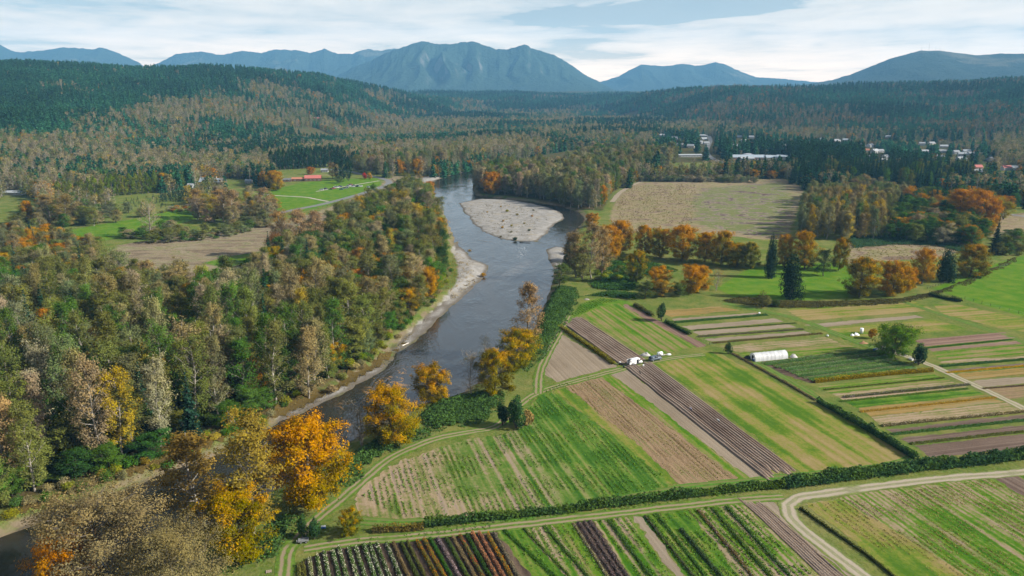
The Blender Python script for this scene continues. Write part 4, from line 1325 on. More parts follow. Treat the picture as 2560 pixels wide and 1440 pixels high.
# ------------------------------------------------------------------ single trees one can point at
M, W_, A_ = 'maple', 'cottonwood', 'alder'
SINGLE = [
    (M, 775, 1268, 1032, 106, (0.45, 0.22, 0.02), 0.70, 'huge orange maple beside the bend of the farm track', 0),
    (M, 600, 1392, 1192, 88, (0.36, 0.22, 0.02), 0.52, 'yellow and green maple in front of the tall golden cottonwood', 1),
    (W_, 632, 1345, 1022, 74, (0.235, 0.180, 0.050), 1, 'tall golden cottonwood between the orange and yellow maples', 0),
    (W_, 500, 1310, 1058, 84, (0.235, 0.160, 0.055), 1, 'loose amber cottonwood leaning over the dark water', 3),
    ('spread', 320, 1478, 1196, 172, (0.215, 0.175, 0.095), 1, 'wide half bare tree overhanging the river at the lower left', 0),
    ('spread', 455, 1520, 1300, 128, (0.20, 0.170, 0.085), 1, 'lower half bare tree beside the wide overhanging one', 1),
    (M, 170, 1508, 1322, 88, (0.48, 0.17, 0.02), 0.88, 'bright orange maple tip at the lower left corner', 2),
    (M, 985, 1108, 958, 76, (0.38, 0.23, 0.03), 0.58, 'golden maple standing alone above the bramble bank', 3),
    (M, 1080, 1004, 894, 48, (0.40, 0.21, 0.02), 0.60, 'small round amber maple right at the water', 4),
    (M, 1240, 988, 868, 50, (0.32, 0.20, 0.03), 0.47, 'nearer of the two mottled maples on the right bank', 5),
    (M, 1290, 922, 820, 60, (0.28, 0.20, 0.03), 0.42, 'farther of the two mottled maples on the right bank', 0),
    (W_, 1318, 888, 694, 40, (0.30, 0.205, 0.11), 1, 'tall slim tan cottonwood standing against the river', 3),
    ('bare', 1178, 988, 882, 30, (0.20, 0.175, 0.145), 1, 'bare grey tree left of the mottled maples', 0),
    ('bare', 905, 1112, 985, 46, (0.16, 0.14, 0.11), 1, 'leafless grey tree in front of the dark water', 1),
    ('bare', 1215, 905, 838, 20, (0.20, 0.19, 0.12), 1, 'thin pale sapling behind the mottled maples', 2),
    ('juniper', 1290, 1070, 995, 28, (0.035, 0.075, 0.028), 1, 'tallest evergreen in the clump beside the track bend', 0),
    ('juniper', 1256, 1064, 1008, 20, (0.024, 0.052, 0.022), 1, 'dark left evergreen in the clump beside the track bend', 1),
    ('drygrass', 1318, 1064, 1018, 18, (0.29, 0.215, 0.095), 1, 'straw coloured dry shrub against the evergreen clump', 0),
    ('juniper', 758, 1344, 1290, 17, (0.045, 0.085, 0.030), 1, 'left of two dark shrubs by the track end', 0),
    ('juniper', 786, 1348, 1297, 18, (0.035, 0.075, 0.028), 1, 'right of two dark shrubs by the track end', 1),
    (M, 875, 1336, 1266, 30, (0.20, 0.17, 0.03), 0.45, 'small green and yellow maple at the left end of the long hedge', 1),
    (W_, 1440, 694, 576, 31, (0.27, 0.195, 0.095), 1, 'tan cottonwood at the left of the riverside clump', 0),
    (W_, 1478, 696, 546, 30, (0.30, 0.225, 0.13), 1, 'pale trunked tan cottonwood in the riverside clump', 3),
    (W_, 1504, 684, 560, 26, (0.28, 0.20, 0.10), 1, 'slim tan cottonwood at the right of the riverside clump', 2),
    (A_, 1456, 700, 610, 30, (0.15, 0.15, 0.055), 1, 'olive alder under the riverside cottonwoods', 1),
    (M, 1524, 650, 560, 30, (0.45, 0.22, 0.02), 0.80, 'golden maple behind the riverside cottonwoods', 2),
    (M, 1552, 632, 547, 36, (0.42, 0.19, 0.02), 0.68, 'broad orange maple right of the riverside cottonwoods', 3),
    (M, 1480, 566, 526, 20, (0.42, 0.19, 0.03), 0.75, 'small orange maple at the river mouth of the side channel', 4),
    ('cedar', 1418, 668, 600, 16, FIRC, 1, 'dark cedar at the water edge before the riverside clump', 0),
    (A_, 1398, 716, 655, 22, (0.085, 0.12, 0.035), 1, 'green alder overhanging the right bank', 0),
    (M, 1612, 640, 560, 24, (0.42, 0.22, 0.04), 0.70, 'leftmost maple of the orange row beyond the farm', 5),
    (M, 1650, 645, 562, 28, (0.32, 0.20, 0.03), 0.62, 'second maple of the orange row beyond the farm', 1),
    (M, 1705, 652, 558, 40, (0.44, 0.20, 0.02), 0.74, 'largest orange maple of the row beyond the farm', 0),
    (M, 1762, 655, 578, 34, (0.36, 0.20, 0.03), 0.60, 'fourth maple of the orange row beyond the farm', 2),
    (M, 1802, 662, 573, 30, (0.38, 0.22, 0.03), 0.58, 'fifth maple of the orange row beyond the farm', 3),
    (M, 1842, 668, 590, 30, (0.30, 0.18, 0.03), 0.48, 'sixth maple of the orange row beyond the farm', 4),
    (M, 1876, 672, 602, 26, (0.22, 0.18, 0.03), 0.40, 'green seventh maple at the right end of the orange row', 5),
    (M, 1590, 706, 622, 28, (0.20, 0.18, 0.03), 0.42, 'olive maple standing alone in the meadow by the brambles', 0),
    (M, 1645, 722, 660, 30, (0.44, 0.22, 0.02), 0.78, 'orange maple in front of the olive one in the meadow', 1),
    (M, 1740, 730, 644, 40, (0.52, 0.24, 0.02), 0.86, 'glowing orange maple alone at the meadow edge', 4),
    (A_, 1612, 746, 700, 20, (0.08, 0.105, 0.035), 1, 'dark green shrubby tree left of the glowing maple', 0),
    (A_, 1660, 742, 695, 22, (0.30, 0.20, 0.05), 1, 'yellowing shrubby tree beside the glowing maple', 3),
    (A_, 1700, 740, 700, 18, (0.075, 0.105, 0.032), 1, 'green shrubby tree touching the glowing maple', 5),
    ('bare', 1790, 726, 674, 19, (0.33, 0.22, 0.10), 1, 'small tan tree right of the glowing maple', 0),
    ('yew', 1975, 746, 642, 32, (0.022, 0.042, 0.024), 1, 'big dark evergreen alone in the bright meadow', 0),
    ('yew', 1925, 694, 594, 18, (0.024, 0.045, 0.028), 1, 'slim dark evergreen behind the big one', 1),
    (M, 1962, 668, 585, 26, (0.30, 0.16, 0.03), 0.52, 'rusty maple behind the slim dark evergreen', 2),
    (M, 2012, 672, 575, 34, (0.36, 0.20, 0.03), 0.60, 'broad yellow maple right of the slim dark evergreen', 3),
    (A_, 2058, 690, 622, 22, (0.060, 0.085, 0.035), 1, 'round dark green tree between two maples', 2),
    (M, 2096, 676, 590, 22, (0.28, 0.17, 0.03), 0.52, 'narrow rusty maple at the right end of the mixed row', 5),
    (M, 2148, 742, 640, 44, (0.28, 0.17, 0.03), 0.44, 'dark green and rust maple at the meadow corner', 0),
    (M, 2226, 738, 642, 42, (0.42, 0.21, 0.02), 0.70, 'orange maple in the middle of the right hand group', 1),
    (M, 2262, 728, 650, 30, (0.46, 0.21, 0.02), 0.80, 'bright orange maple leaning on the middle one', 4),
    (M, 2305, 710, 620, 30, (0.44, 0.23, 0.02), 0.72, 'tall golden maple of the right hand group', 2),
    ('yew', 2362, 704, 628, 27, (0.022, 0.046, 0.028), 1, 'dark evergreen between the golden and the far maple', 1),
    (M, 2424, 690, 610, 46, (0.30, 0.17, 0.03), 0.50, 'wide dark maple at the right end of the group', 3),
    ('fir', 2486, 634, 538, 19, (0.026, 0.050, 0.030), 1, 'lone dark fir above the green pasture', 2),
    ('willow', 2228, 890, 812, 62, (0.105, 0.195, 0.030), 1, 'spreading green tree over the farm clutter', 0),
    ('shrub', 2178, 846, 817, 13, (0.36, 0.19, 0.035), 1, 'orange shrub behind the spreading green tree', 0),
    ('juniper', 2296, 912, 860, 22, (0.030, 0.065, 0.030), 1, 'round dark shrub right of the spreading green tree', 0),
    ('juniper', 1654, 802, 756, 16, (0.045, 0.080, 0.030), 1, 'egg shaped dark shrub on the field boundary', 1),
    ('juniper', 1821, 884, 857, 11, (0.034, 0.068, 0.026), 1, 'small round shrub on the fence line by the hoop house', 0),
    ('shrub', 1908, 768, 731, 22, (0.13, 0.13, 0.05), 1, 'olive willow shrub at the far edge of the beds', 1),
    ('shrub', 1938, 767, 746, 13, (0.055, 0.085, 0.03), 1, 'low green shrub beside the olive willow shrub', 2),
    ('bare', 376, 592, 490, 32, (0.30, 0.22, 0.14), 1, 'bare tan tree standing in the bright green strip', 1),
    (W_, 125, 560, 478, 34, (0.27, 0.20, 0.09), 1, 'broad tan cottonwood beyond the green strip at the left', 1),
    (W_, 168, 566, 486, 28, (0.25, 0.19, 0.08), 1, 'second tan cottonwood beyond the green strip at the left', 2),
    (M, 75, 560, 500, 16, (0.40, 0.18, 0.03), 0.62, 'small orange and green tree by the brown field at the left', 2),
    (W_, 500, 545, 466, 26, (0.31, 0.215, 0.10), 1, 'left of the tan cottonwoods on the strip margin', 3),
    (W_, 560, 555, 470, 30, (0.30, 0.205, 0.11), 1, 'tan cottonwood with many stems on the strip margin', 0),
    (W_, 590, 560, 468, 26, (0.31, 0.22, 0.12), 1, 'third tan cottonwood on the strip margin', 3),
    (W_, 662, 548, 462, 28, (0.29, 0.21, 0.12), 1, 'white trunked tan cottonwood by the lawn', 3),
    (A_, 628, 560, 505, 22, (0.14, 0.135, 0.075), 1, 'grey green tree between the tan cottonwoods', 1),
    (W_, 705, 640, 525, 30, (0.29, 0.19, 0.09), 1, 'left reddish tan tree at the edge of the floodplain', 0),
    (W_, 745, 645, 512, 36, (0.32, 0.225, 0.13), 1, 'tall pale tree at the edge of the floodplain', 3),
    (W_, 795, 640, 518, 30, (0.31, 0.215, 0.13), 1, 'right pale tree at the edge of the floodplain', 1),
    (A_, 700, 655, 580, 32, (0.20, 0.11, 0.05), 1, 'rust brown tree under the pale ones on the floodplain', 2),
    (M, 690, 476, 424, 24, (0.36, 0.22, 0.03), 0.66, 'golden round tree left of the red barn', 0),
    (M, 658, 468, 426, 13, (0.44, 0.24, 0.02), 0.80, 'small orange round tree near the red barn', 5),
    (M, 410, 478, 430, 18, (0.20, 0.15, 0.04), 0.50, 'round dark tree at the right end of the yellow green poplars', 3),
    (M, 776, 436, 415, 10, (0.26, 0.05, 0.04), 1, 'dark red round tree behind the barn', 1),
    (A_, 832, 446, 404, 14, (0.30, 0.22, 0.10), 1, 'yellow tree beside the tall dark poplars', 0),
    (A_, 848, 458, 438, 12, (0.07, 0.10, 0.03), 1, 'round green shrubby tree below the tall dark poplars', 4),
    ('shrub', 912, 447, 431, 7, RED, 1, 'scarlet shrub on the lawn by the road bend', 3),
    ('shrub', 924, 448, 431, 8, (0.34, 0.20, 0.05), 1, 'tan orange shrub next to the scarlet one', 4),
    (M, 1232, 486, 428, 26, (0.40, 0.15, 0.03), 0.78, 'orange tree at the water edge of the far grove', 2),
    (M, 1045, 440, 395, 16, (0.42, 0.20, 0.03), 0.70, 'golden tree at the front of the grove by the river bend', 0),
    (M, 1000, 436, 390, 15, (0.40, 0.15, 0.03), 0.70, 'rust orange tree at the front of the grove by the road', 4),
    (M, 1172, 428, 398, 10, (0.42, 0.22, 0.03), 0.75, 'small golden tree right where the river bends away', 1),
    (M, 1500, 512, 450, 18, (0.42, 0.16, 0.03), 0.72, 'orange tree at the right end of the far grove', 4),
    (M, 2440, 560, 472, 38, (0.50, 0.21, 0.02), 0.86, 'largest blazing orange maple by the right hand road', 0),
    (M, 2392, 552, 470, 40, (0.46, 0.19, 0.02), 0.70, 'second blazing maple left of the largest', 2),
    (M, 2478, 565, 486, 22, (0.50, 0.20, 0.02), 0.88, 'third blazing maple touching the road', 4),
    (A_, 2508, 548, 488, 22, (0.28, 0.24, 0.05), 1, 'yellow green tree at the road edge', 1),
]
for (k, bx, by, ty, hw, c, al, lab, v) in SINGLE:
    at_px(k, bx, by, ty, hw, c, lab, al - 0.10 if k == 'maple' else al, None, v)

# ---- rows of poplars
for i in range(17):
    q = i / 16
    at_px('poplar', 680 + q * 178 + RG.uniform(-2, 2), 426 - 10 * q, 372 - 12 * q + RG.uniform(-4, 4), 8.0, jit((0.030, 0.066, 0.026), 0.1), f'dark green columnar poplar behind the barn, {ORDN(i + 1)} of the row from left', 1, 'row of dark poplars behind the barn')
for i, (bx, by, ty) in enumerate([(845, 446, 388), (858, 448, 386), (872, 452, 389)]):
    at_px('poplar', bx, by, ty, 7.5, jit((0.026, 0.060, 0.026), 0.05), ('left', 'middle', 'right')[i] + ' of the three tall dark poplars by the parking lawn', 1, 'three tall poplars by the parking lawn')
for i in range(17):
    q = i / 16
    at_px('poplar', 150 + q * 238 + RG.uniform(-3, 3), 500 - 18 * q, 452 - 26 * q + RG.uniform(-4, 6), 7.0 if i % 3 else 10, jit((0.185, 0.215, 0.042), 0.12), f'yellow green columnar poplar by the farm road, {ORDN(i + 1)} of the row from left', 1, 'row of yellow green poplars')

# ------------------------------------------------------------------ planting in masses
def scatter(poly, spacing, seed, tries=1.0):
    g = np.random.default_rng(seed)
    P = np.asarray(poly)
    lo, hi = P.min(0), P.max(0)
    s = spacing
    gx, gy = np.meshgrid(np.arange(lo[0], hi[0], s), np.arange(lo[1], hi[1], s * 0.9))
    gx[1::2] += s / 2
    x, y = gx.ravel() + g.uniform(-0.36, 0.36, gx.size) * s, gy.ravel() + g.uniform(-0.36, 0.36, gx.size) * s
    m = sdf(P, x, y) > 0
    return x[m], y[m]


def free(x, y, r=0.0):
    return all((x - a) ** 2 + (y - b) ** 2 > (0.62 * c + r) ** 2 for a, b, c in PLACED[:len(SINGLE) + 40])


TONE = {'tawny': TAWNY, 'olive': OLIVE, 'golden': GOLD, 'green': GREEN, 'dark green': DGREEN, 'greyish tan': GREYTAN, 'rust brown': RUST, 'sage': SAGE, 'lime green': LIME}


def pick(g, table):
    k = list(table)
    p = np.array([table[q] for q in k], float)
    return k[int(g.choice(len(k), p=p / p.sum()))]


def size_word(q):
    return 'tall' if q > 1.1 else ('low' if q < 0.85 else 'medium')


# ---- the forest on the left bank
g = np.random.default_rng(5)
fx, fy = scatter(FOREST_L, 8.2, 21)
dw = sdf(RIVER, fx, fy)
order = np.argsort(-fy)
nL = 0
for i in order:
    x, y = float(fx[i]), float(fy[i])
    px, py = proj(x, y, 12)
    if px < -170 or py > 1640 or not free(x, y, 1.0):
        continue
    edge = -dw[i] < 16
    far = y > 330
    n_ = fbm(np.array([x / 45.0]), np.array([y / 45.0]), 4, 3)[0]
    place = 'at the water' if edge else ('by the floodplain' if sdf(FOREST_L, np.array([x]), np.array([y]))[0] < 18 else 'deep')
    where = 'near' if y < 210 else ('middle' if y < 300 else ('upper' if y < 390 else 'far'))
    grp = 'trees of the left bank forest'
    kind = pick(g, {'cottonwood': 0.50 if not far else 0.36, 'alder': 0.30, 'maple': (0.09 if not far else 0.17) + (0.15 if n_ > 0.58 else 0), 'fir': 0.05 if px < 800 else 0.012})
    if kind == 'maple' and y < 205:
        kind = 'alder'
    if edge and g.random() < 0.6:
        kind = pick(g, {'alder': 0.6, 'shrub': 0.5, 'cottonwood': 0.15})
    q = g.uniform(0.78, 1.22)
    if kind == 'cottonwood':
        tone = pick(g, {'tawny': 0.18, 'olive': 0.44, 'golden': 0.03, 'greyish tan': 0.13, 'sage': 0.17, 'green': 0.16})
        h, r = (29 if not far else 22) * q, g.uniform(4.8, 6.4) * (0.7 + 0.3 * q)
    elif kind == 'alder':
        tone = pick(g, {'olive': 0.30, 'green': 0.40, 'dark green': 0.22, 'golden': 0.03, 'sage': 0.10, 'rust brown': 0.02})
        h, r = (18 if not edge else 10) * q, g.uniform(4.8, 6.6) * (0.75 if edge else 1)
    elif kind == 'maple':
        tone = 'golden' if g.random() < 0.6 else 'rust brown'
        h, r = 15 * q, g.uniform(5.0, 7.0)
    elif kind == 'shrub':
        tone = pick(g, {'green': 0.4, 'lime green': 0.25, 'golden': 0.15, 'tawny': 0.2})
        h, r = 4.0 * q, g.uniform(2.2, 3.2)
    else:
        tone, h, r = 'dark green', 24 * q, g.uniform(3.8, 4.8)
    col = FIRC if kind == 'fir' else TONE[tone]
    al = float(np.clip(g.normal(0.50, 0.13), 0.25, 0.8)) if kind == 'maple' else 1.0
    nm = NAMES[kind][0].replace('_tree', '')
    lab = f'{size_word(q)} {tone} {nm} {place} in the {where} left forest'
    plant(kind, x, y, h, r, jit(col, 0.13), lab, grp, al)
    nL += 1

# ---- undergrowth shrubs along the left bank, yellow green brush by the water
g = np.random.default_rng(15)
bank = catmull(GP([(1110, 648), (1110, 704), (1078, 752), (1002, 815), (945, 876), (884, 932), (790, 985), (660, 1045), (540, 1098), (420, 1146), (300, 1186), (160, 1234), (20, 1286)]), 4.2)
for p in bank:
    for k in range(2):
        x, y = p + g.normal(0, 1.5, 2) + np.array([-2.0, 1.5]) * k
        z = gz(x, y)
        if z < -1.6:
            continue
        tone = pick(g, {'green': 0.35, 'lime green': 0.25, 'tawny': 0.18, 'olive': 0.2, 'golden': 0.08})
        plant('shrub', x, y, g.uniform(1.6, 3.6), g.uniform(1.5, 2.7), jit(TONE[tone], 0.15), f'{tone} shrub along the left waterline', 'brush along the left bank')

# ---- grove beyond the gravel bar, and the trees round it
g = np.random.default_rng(25)


def grove(poly, spacing, seed, kinds, tones, hh, rr, where, grp, maple=0.6, cond=None):
    X, Y = scatter(poly, spacing, seed)
    for x, y in zip(X, Y):
        x, y = float(x), float(y)
        if not free(x, y, 0.5) or (cond and not cond(x, y)):
            continue
        kind = pick(g, kinds)
        q = g.uniform(0.8, 1.2)
        h, r = hh * q, rr * g.uniform(0.8, 1.2)
        tone = pick(g, tones)
        if kind == 'fir':
            tone, r = 'dark green', min(r, 4.2)
        if kind == 'maple':
            tone, h, r = ('golden' if g.random() < 0.5 else 'rust brown'), h * 0.72, r * 1.15
        if kind == 'alder':
            h *= 0.82
        if kind == 'shrub':
            h, r = hh * 0.25 * q, rr * 0.7
        c = FIRC if kind == 'fir' else TONE[tone]
        plant(kind, x, y, h, r, jit(c, 0.12), f'{size_word(q)} {tone} {NAMES[kind][0].replace("_tree", "")} {where}', grp, float(np.clip(g.normal(maple, 0.15), 0.3, 0.95)) if kind == 'maple' else 1.0)


FM_T = {'olive': 0.40, 'tawny': 0.20, 'greyish tan': 0.20, 'green': 0.12, 'sage': 0.25}
grove(GP([(1188, 478), (1250, 486), (1330, 495), (1440, 520), (1500, 526), (1530, 485), (1585, 452), (1560, 440), (1400, 436), (1260, 440), (1190, 452)]), 8.6, 31, {'cottonwood': 0.72, 'alder': 0.2, 'maple': 0.05}, FM_T, 25, 4.9, 'in the grove behind the gravel bar', 'grove behind the gravel bar')
grove(GP([(1400, 436), (1560, 440), (1600, 446), (1690, 410), (1680, 396), (1560, 388), (1440, 396)]), 12.0, 32, {'cottonwood': 0.6, 'alder': 0.35, 'maple': 0.05}, FM_T, 24, 5.6, 'at the back of the gravel bar grove', 'grove behind the gravel bar')
grove(GP([(885, 436), (960, 440), (1060, 436), (1150, 422), (1180, 408), (1060, 412), (900, 418)]), 12.0, 33, {'cottonwood': 0.60, 'alder': 0.25, 'maple': 0.08, 'fir': 0.07}, FM_T, 25, 5.0, 'in the grove above the river bend', 'grove above the river bend')
grove(GP([(1988, 592), (2015, 545), (2090, 515), (2190, 520), (2215, 570), (2205, 598), (2090, 604)]), 8.0, 34, {'cottonwood': 1.0}, {'golden': 0.34, 'tawny': 0.42, 'sage': 0.38, 'green': 0.08}, 22, 3.8, 'in the tan poplar plantation beyond the meadow', 'tan tree plantation')
grove(GP([(2000, 520), (2040, 490), (2140, 478), (2260, 490), (2240, 530), (2100, 512)]), 10, 35, {'alder': 0.6, 'cottonwood': 0.4}, {'sage': 0.5, 'olive': 0.3, 'tawny': 0.3}, 18, 4.8, 'behind the tan poplar plantation', 'tan tree plantation')
grove(GP([(2216, 600), (2222, 545), (2300, 520), (2400, 540), (2480, 590), (2440, 618), (2340, 612)]), 9.5, 36, {'alder': 0.75, 'maple': 0.25}, {'green': 0.4, 'dark green': 0.35, 'olive': 0.3, 'greyish tan': 0.08}, 17, 5.6, 'in the dark copse left of blazing maples', 'dark copse by the road')
grove(GP([(2230, 520), (2300, 490), (2420, 500), (2520, 490), (2560, 470), (2680, 480), (2680, 510), (2440, 540), (2320, 535)]), 12, 37, {'alder': 0.5, 'maple': 0.4, 'fir': 0.2}, {'green': 0.4, 'dark green': 0.5, 'olive': 0.3}, 18, 5.6, 'behind the blazing maples', 'copse behind the blazing maples', 0.5)
grove(GP([(1972, 462), (1985, 440), (2120, 436), (2300, 440), (2420, 446), (2440, 468), (2300, 476), (2120, 470)]), 9.5, 38, {'fir': 0.86, 'alder': 0.14}, {'green': 0.5, 'olive': 0.5}, 29, 4.6, 'in the fir stand before the town', 'dark fir stand before the town')
grove(GP([(1788, 438), (1800, 428), (1970, 432), (1985, 446), (1900, 450)]), 10.5, 39, {'maple': 0.62, 'alder': 0.25, 'fir': 0.13}, {'green': 0.4, 'dark green': 0.5}, 17, 5.6, 'in the mixed row below the school', 'mixed row below the school', 0.50)
grove(GP([(1590, 454), (1600, 442), (1700, 440), (1760, 446), (1880, 452), (1890, 458), (1740, 456)]), 7.5, 40, {'alder': 1.0}, {'greyish tan': 0.4, 'sage': 0.4, 'olive': 0.3}, 8.5, 3.6, 'in the low brush line above the dry field', 'brush line above the dry field')
grove(GP([(2490, 640), (2500, 600), (2560, 590), (2700, 600), (2700, 630), (2560, 640)]), 9, 41, {'alder': 0.8, 'shrub': 0.4}, {'green': 0.3, 'sage': 0.5, 'olive': 0.4}, 10, 4.2, 'above the green pasture at the right edge', 'brush above the pasture')
grove(GP([(190, 585), (260, 568), (420, 520), (470, 530), (440, 560), (500, 600), (340, 600)]), 11, 42, {'alder': 0.7, 'shrub': 0.5}, {'green': 0.3, 'sage': 0.3, 'olive': 0.5, 'greyish tan': 0.3}, 10, 4.4, 'along the bright green strip', 'brush along the green strip', cond=lambda x, y: sdf(LUSH[0], np.array([x]), np.array([y]))[0] < 2)
grove(GP([(380, 606), (420, 590), (500, 580), (580, 566), (660, 556), (690, 560), (600, 585), (480, 604)]), 7.5, 43, {'alder': 0.6, 'shrub': 0.6}, {'green': 0.25, 'sage': 0.3, 'olive': 0.5, 'tawny': 0.2}, 9, 4.0, 'on the margin between green strip and floodplain', 'brush on the floodplain margin')
grove(GP([(470, 545), (500, 520), (600, 505), (690, 520), (700, 555), (620, 566), (540, 566)]), 15, 46, {'cottonwood': 0.7, 'alder': 0.4}, {'tawny': 0.5, 'greyish tan': 0.4, 'golden': 0.2, 'olive': 0.2}, 17, 5.0, 'in the loose belt before the lawn', 'loose trees before the lawn')
grove(GP([(20, 570), (60, 530), (200, 520), (330, 530), (300, 556), (160, 580)]), 15, 47, {'cottonwood': 0.5, 'alder': 0.6, 'shrub': 0.3}, {'tawny': 0.4, 'sage': 0.3, 'olive': 0.4, 'green': 0.2}, 15, 5.2, 'in the belt beyond the green strip', 'belt beyond the green strip')
grove(GP([(400, 530), (500, 500), (560, 492), (560, 506), (480, 530)]), 9, 48, {'shrub': 1.0}, {'greyish tan': 0.5, 'tawny': 0.4, 'rust brown': 0.2}, 12, 4.5, 'in the brush strip below the nursery', 'brush strip below the nursery')
grove(GP([(-60, 640), (-60, 590), (60, 590), (150, 610), (250, 640), (230, 690), (60, 680)]), 9.5, 44, {'alder': 0.4, 'maple': 0.45, 'cottonwood': 0.3, 'fir': 0.06}, {'olive': 0.4, 'tawny': 0.4, 'sage': 0.3}, 16, 4.8, 'at the far left corner of the floodplain', 'trees at the left floodplain corner')
grove(GP([(1505, 660), (1560, 640), (1600, 690), (1560, 712), (1480, 712)]), 8, 45, {'shrub': 1.0}, {'green': 0.6, 'lime green': 0.15, 'olive': 0.3}, 12, 4.0, 'in the rough between riverside clump and meadow', 'shrubs in the rough meadow')
# ---- small things growing on the gravel bar
for i, (px, py, s, c, lab) in enumerate([
        (1287, 600, 1.9, (0.035, 0.065, 0.03), 'largest dark shrub at the tip of the gravel bar'), (1268, 531, 1.7, (0.21, 0.20, 0.02), 'bright yellow green bush on the gravel bar'), (1323, 579, 1.3, (0.05, 0.08, 0.04), 'dark green bush near the right side of the gravel bar'),
        (1330, 543, 1.2, (0.36, 0.20, 0.07), 'orange tan bush on the gravel bar'), (1256, 572, 1.2, (0.36, 0.22, 0.05), 'amber bush near the front of the gravel bar'), (1293, 540, 1.5, (0.24, 0.20, 0.08), 'tall straw bush in the middle of the gravel bar'),
        (1252, 519, 1.0, (0.32, 0.21, 0.04), 'small amber bush at the back of the gravel bar'), (1311, 561, 1.1, (0.27, 0.23, 0.05), 'yellow bush right of the middle of the gravel bar'), (1258, 555, 1.1, (0.35, 0.22, 0.09), 'pale orange bush left of the middle of the gravel bar'),
        (1279, 567, 1.1, (0.26, 0.23, 0.05), 'lime bush above the dark shrub on the gravel bar'), (1334, 528, 1.1, (0.16, 0.15, 0.05), 'olive bush at the back right of the gravel bar'), (1218, 533, 1.0, (0.34, 0.22, 0.06), 'small orange bush at the left of the gravel bar'),
        (1252, 592, 1.0, (0.15, 0.13, 0.07), 'brown shrub at the front left of the gravel bar'), (1278, 583, 1.0, (0.17, 0.16, 0.08), 'sage shrub beside the large dark one on the gravel bar'), (1208, 690, 1.7, (0.36, 0.20, 0.035), 'orange bush at the water on the left gravel shore'),
        (1174, 625, 1.3, (0.30, 0.19, 0.05), 'tan orange bush on the upper left gravel shore')]):
    x, y = G(px, py, -1.5)
    tree('shrub', x, y, s * 1.5, s * 1.25, c, lab, 'bushes on the gravel', 1.0, None, gz(x, y), i % 5)

# ---- christmas tree rows in the nursery at the left
Pn = GP([(235, 515), (330, 500), (420, 484), (500, 470), (508, 492), (430, 518), (300, 528)])
X, Y = scatter(Pn, 5.6, 51)
g = np.random.default_rng(52)
n = 0
for x, y in zip(X, Y):
    if n >= 240:
        break
    dense = proj(x, y, 0)[0] > 400 and proj(x, y, 0)[1] < 505
    if not dense and g.random() < 0.55:
        continue
    n += 1
    plant('youngfir', x, y, g.uniform(2.5, 4.5) if not dense else g.uniform(5, 9), g.uniform(1.0, 1.6) if not dense else 2.0, jit((0.030, 0.060, 0.032), 0.15),
         ('close set dark young fir in the nursery block' if dense else 'small young fir in the open nursery rows'), 'young firs of the tree nursery')


# ------------------------------------------------------------------ hedges, brambles and crop rows
def envelope_mesh(name, C, W, Hh, mat, dens, ls, seed, lump=0.45, core=True, upright=0.0, tint0=0.0):
    """leafy bank along the line C (world xy): returns one mesh of leaves over a dark twiggy core"""
    g = np.random.default_rng(seed)
    T = np.gradient(C, axis=0); T /= np.linalg.norm(T, axis=1)[:, None]
    N = np.stack([-T[:, 1], T[:, 0]], 1)
    s = np.concatenate([[0], np.cumsum(np.linalg.norm(np.diff(C, axis=0), axis=1))])
    L = s[-1]
    n = int(L * (W + 1.6 * Hh) * dens)
    u = g.uniform(0, L, n); a = g.uniform(-1, 1, n)

    def env(u, a):
        l = fbm(u / (1.1 * Hh + 0.8), a * 0.8 + 5, seed, 3) * 1.0
        h = Hh * (1 - lump * 1.25 + 2.5 * lump * l) * np.sqrt(np.clip(1 - np.abs(a) ** 2.4, 0, 1))
        w = W / 2 * (0.82 + 0.36 * fbm(u / (1.2 * Hh + 1), np.zeros_like(u), seed + 5, 2))
        return h, w
    h, w = env(u, a)
    P = np.stack([np.interp(u, s, C[:, k]) for k in range(2)], 1) + np.stack([np.interp(u, s, N[:, k]) for k in range(2)], 1) * (a * w)[:, None]
    z = h * g.uniform(0.45, 1.16, n) ** 0.7
    Q = np.column_stack([P, z])
    flat = None if not upright else np.tile([0, 0, upright], (n, 1)) + g.normal(0, 0.4, (n, 3))
    V = cards(Q, ls * g.uniform(0.7, 1.4, n), g, 0.3, 0.6, flat)
    tl = fbm(u / (2.2 * Hh + 1.5), a + 9, seed + 3, 3)
    tint = np.clip(0.5 * tl * 1.3 + 0.5 * g.random(n) + tint0, 0, 1)
    turn = np.clip(tl * 1.2 - 0.1 + 0.25 * g.random(n), 0, 1)
    F = [np.arange(4 * n).reshape(n, 4)]
    at = {'tint': np.repeat(tint, 4), 'turn': np.repeat(turn, 4)}
    if core:
        m = max(2, int(L / max(0.8, Hh * 0.7)))
        uu = np.linspace(0, L, m)
        rows = []
        for aa in np.linspace(-1, 1, 7):
            hh, ww = env(uu, np.full(m, aa * 0.98))
            Pc = np.stack([np.interp(uu, s, C[:, k]) for k in range(2)], 1) + np.stack([np.interp(uu, s, N[:, k]) for k in range(2)], 1) * (aa * ww * 0.78)[:, None]
            rows.append(np.column_stack([Pc, hh * 0.58 - 0.02]))
        Rr = np.array(rows)
        i = np.arange(7 * m).reshape(7, m) + 4 * n
        F.append(np.stack([i[:-1, :-1].ravel(), i[1:, :-1].ravel(), i[1:, 1:].ravel(), i[:-1, 1:].ravel()], 1))
        V = np.vstack([V, Rr.reshape(-1, 3)])
        for k, v in (('tint', 0.12), ('turn', 0.2)):
            at[k] = np.concatenate([at[k], np.full(7 * m, v)])
    return mesh_np(name, V, F, [mat], attrs=at)


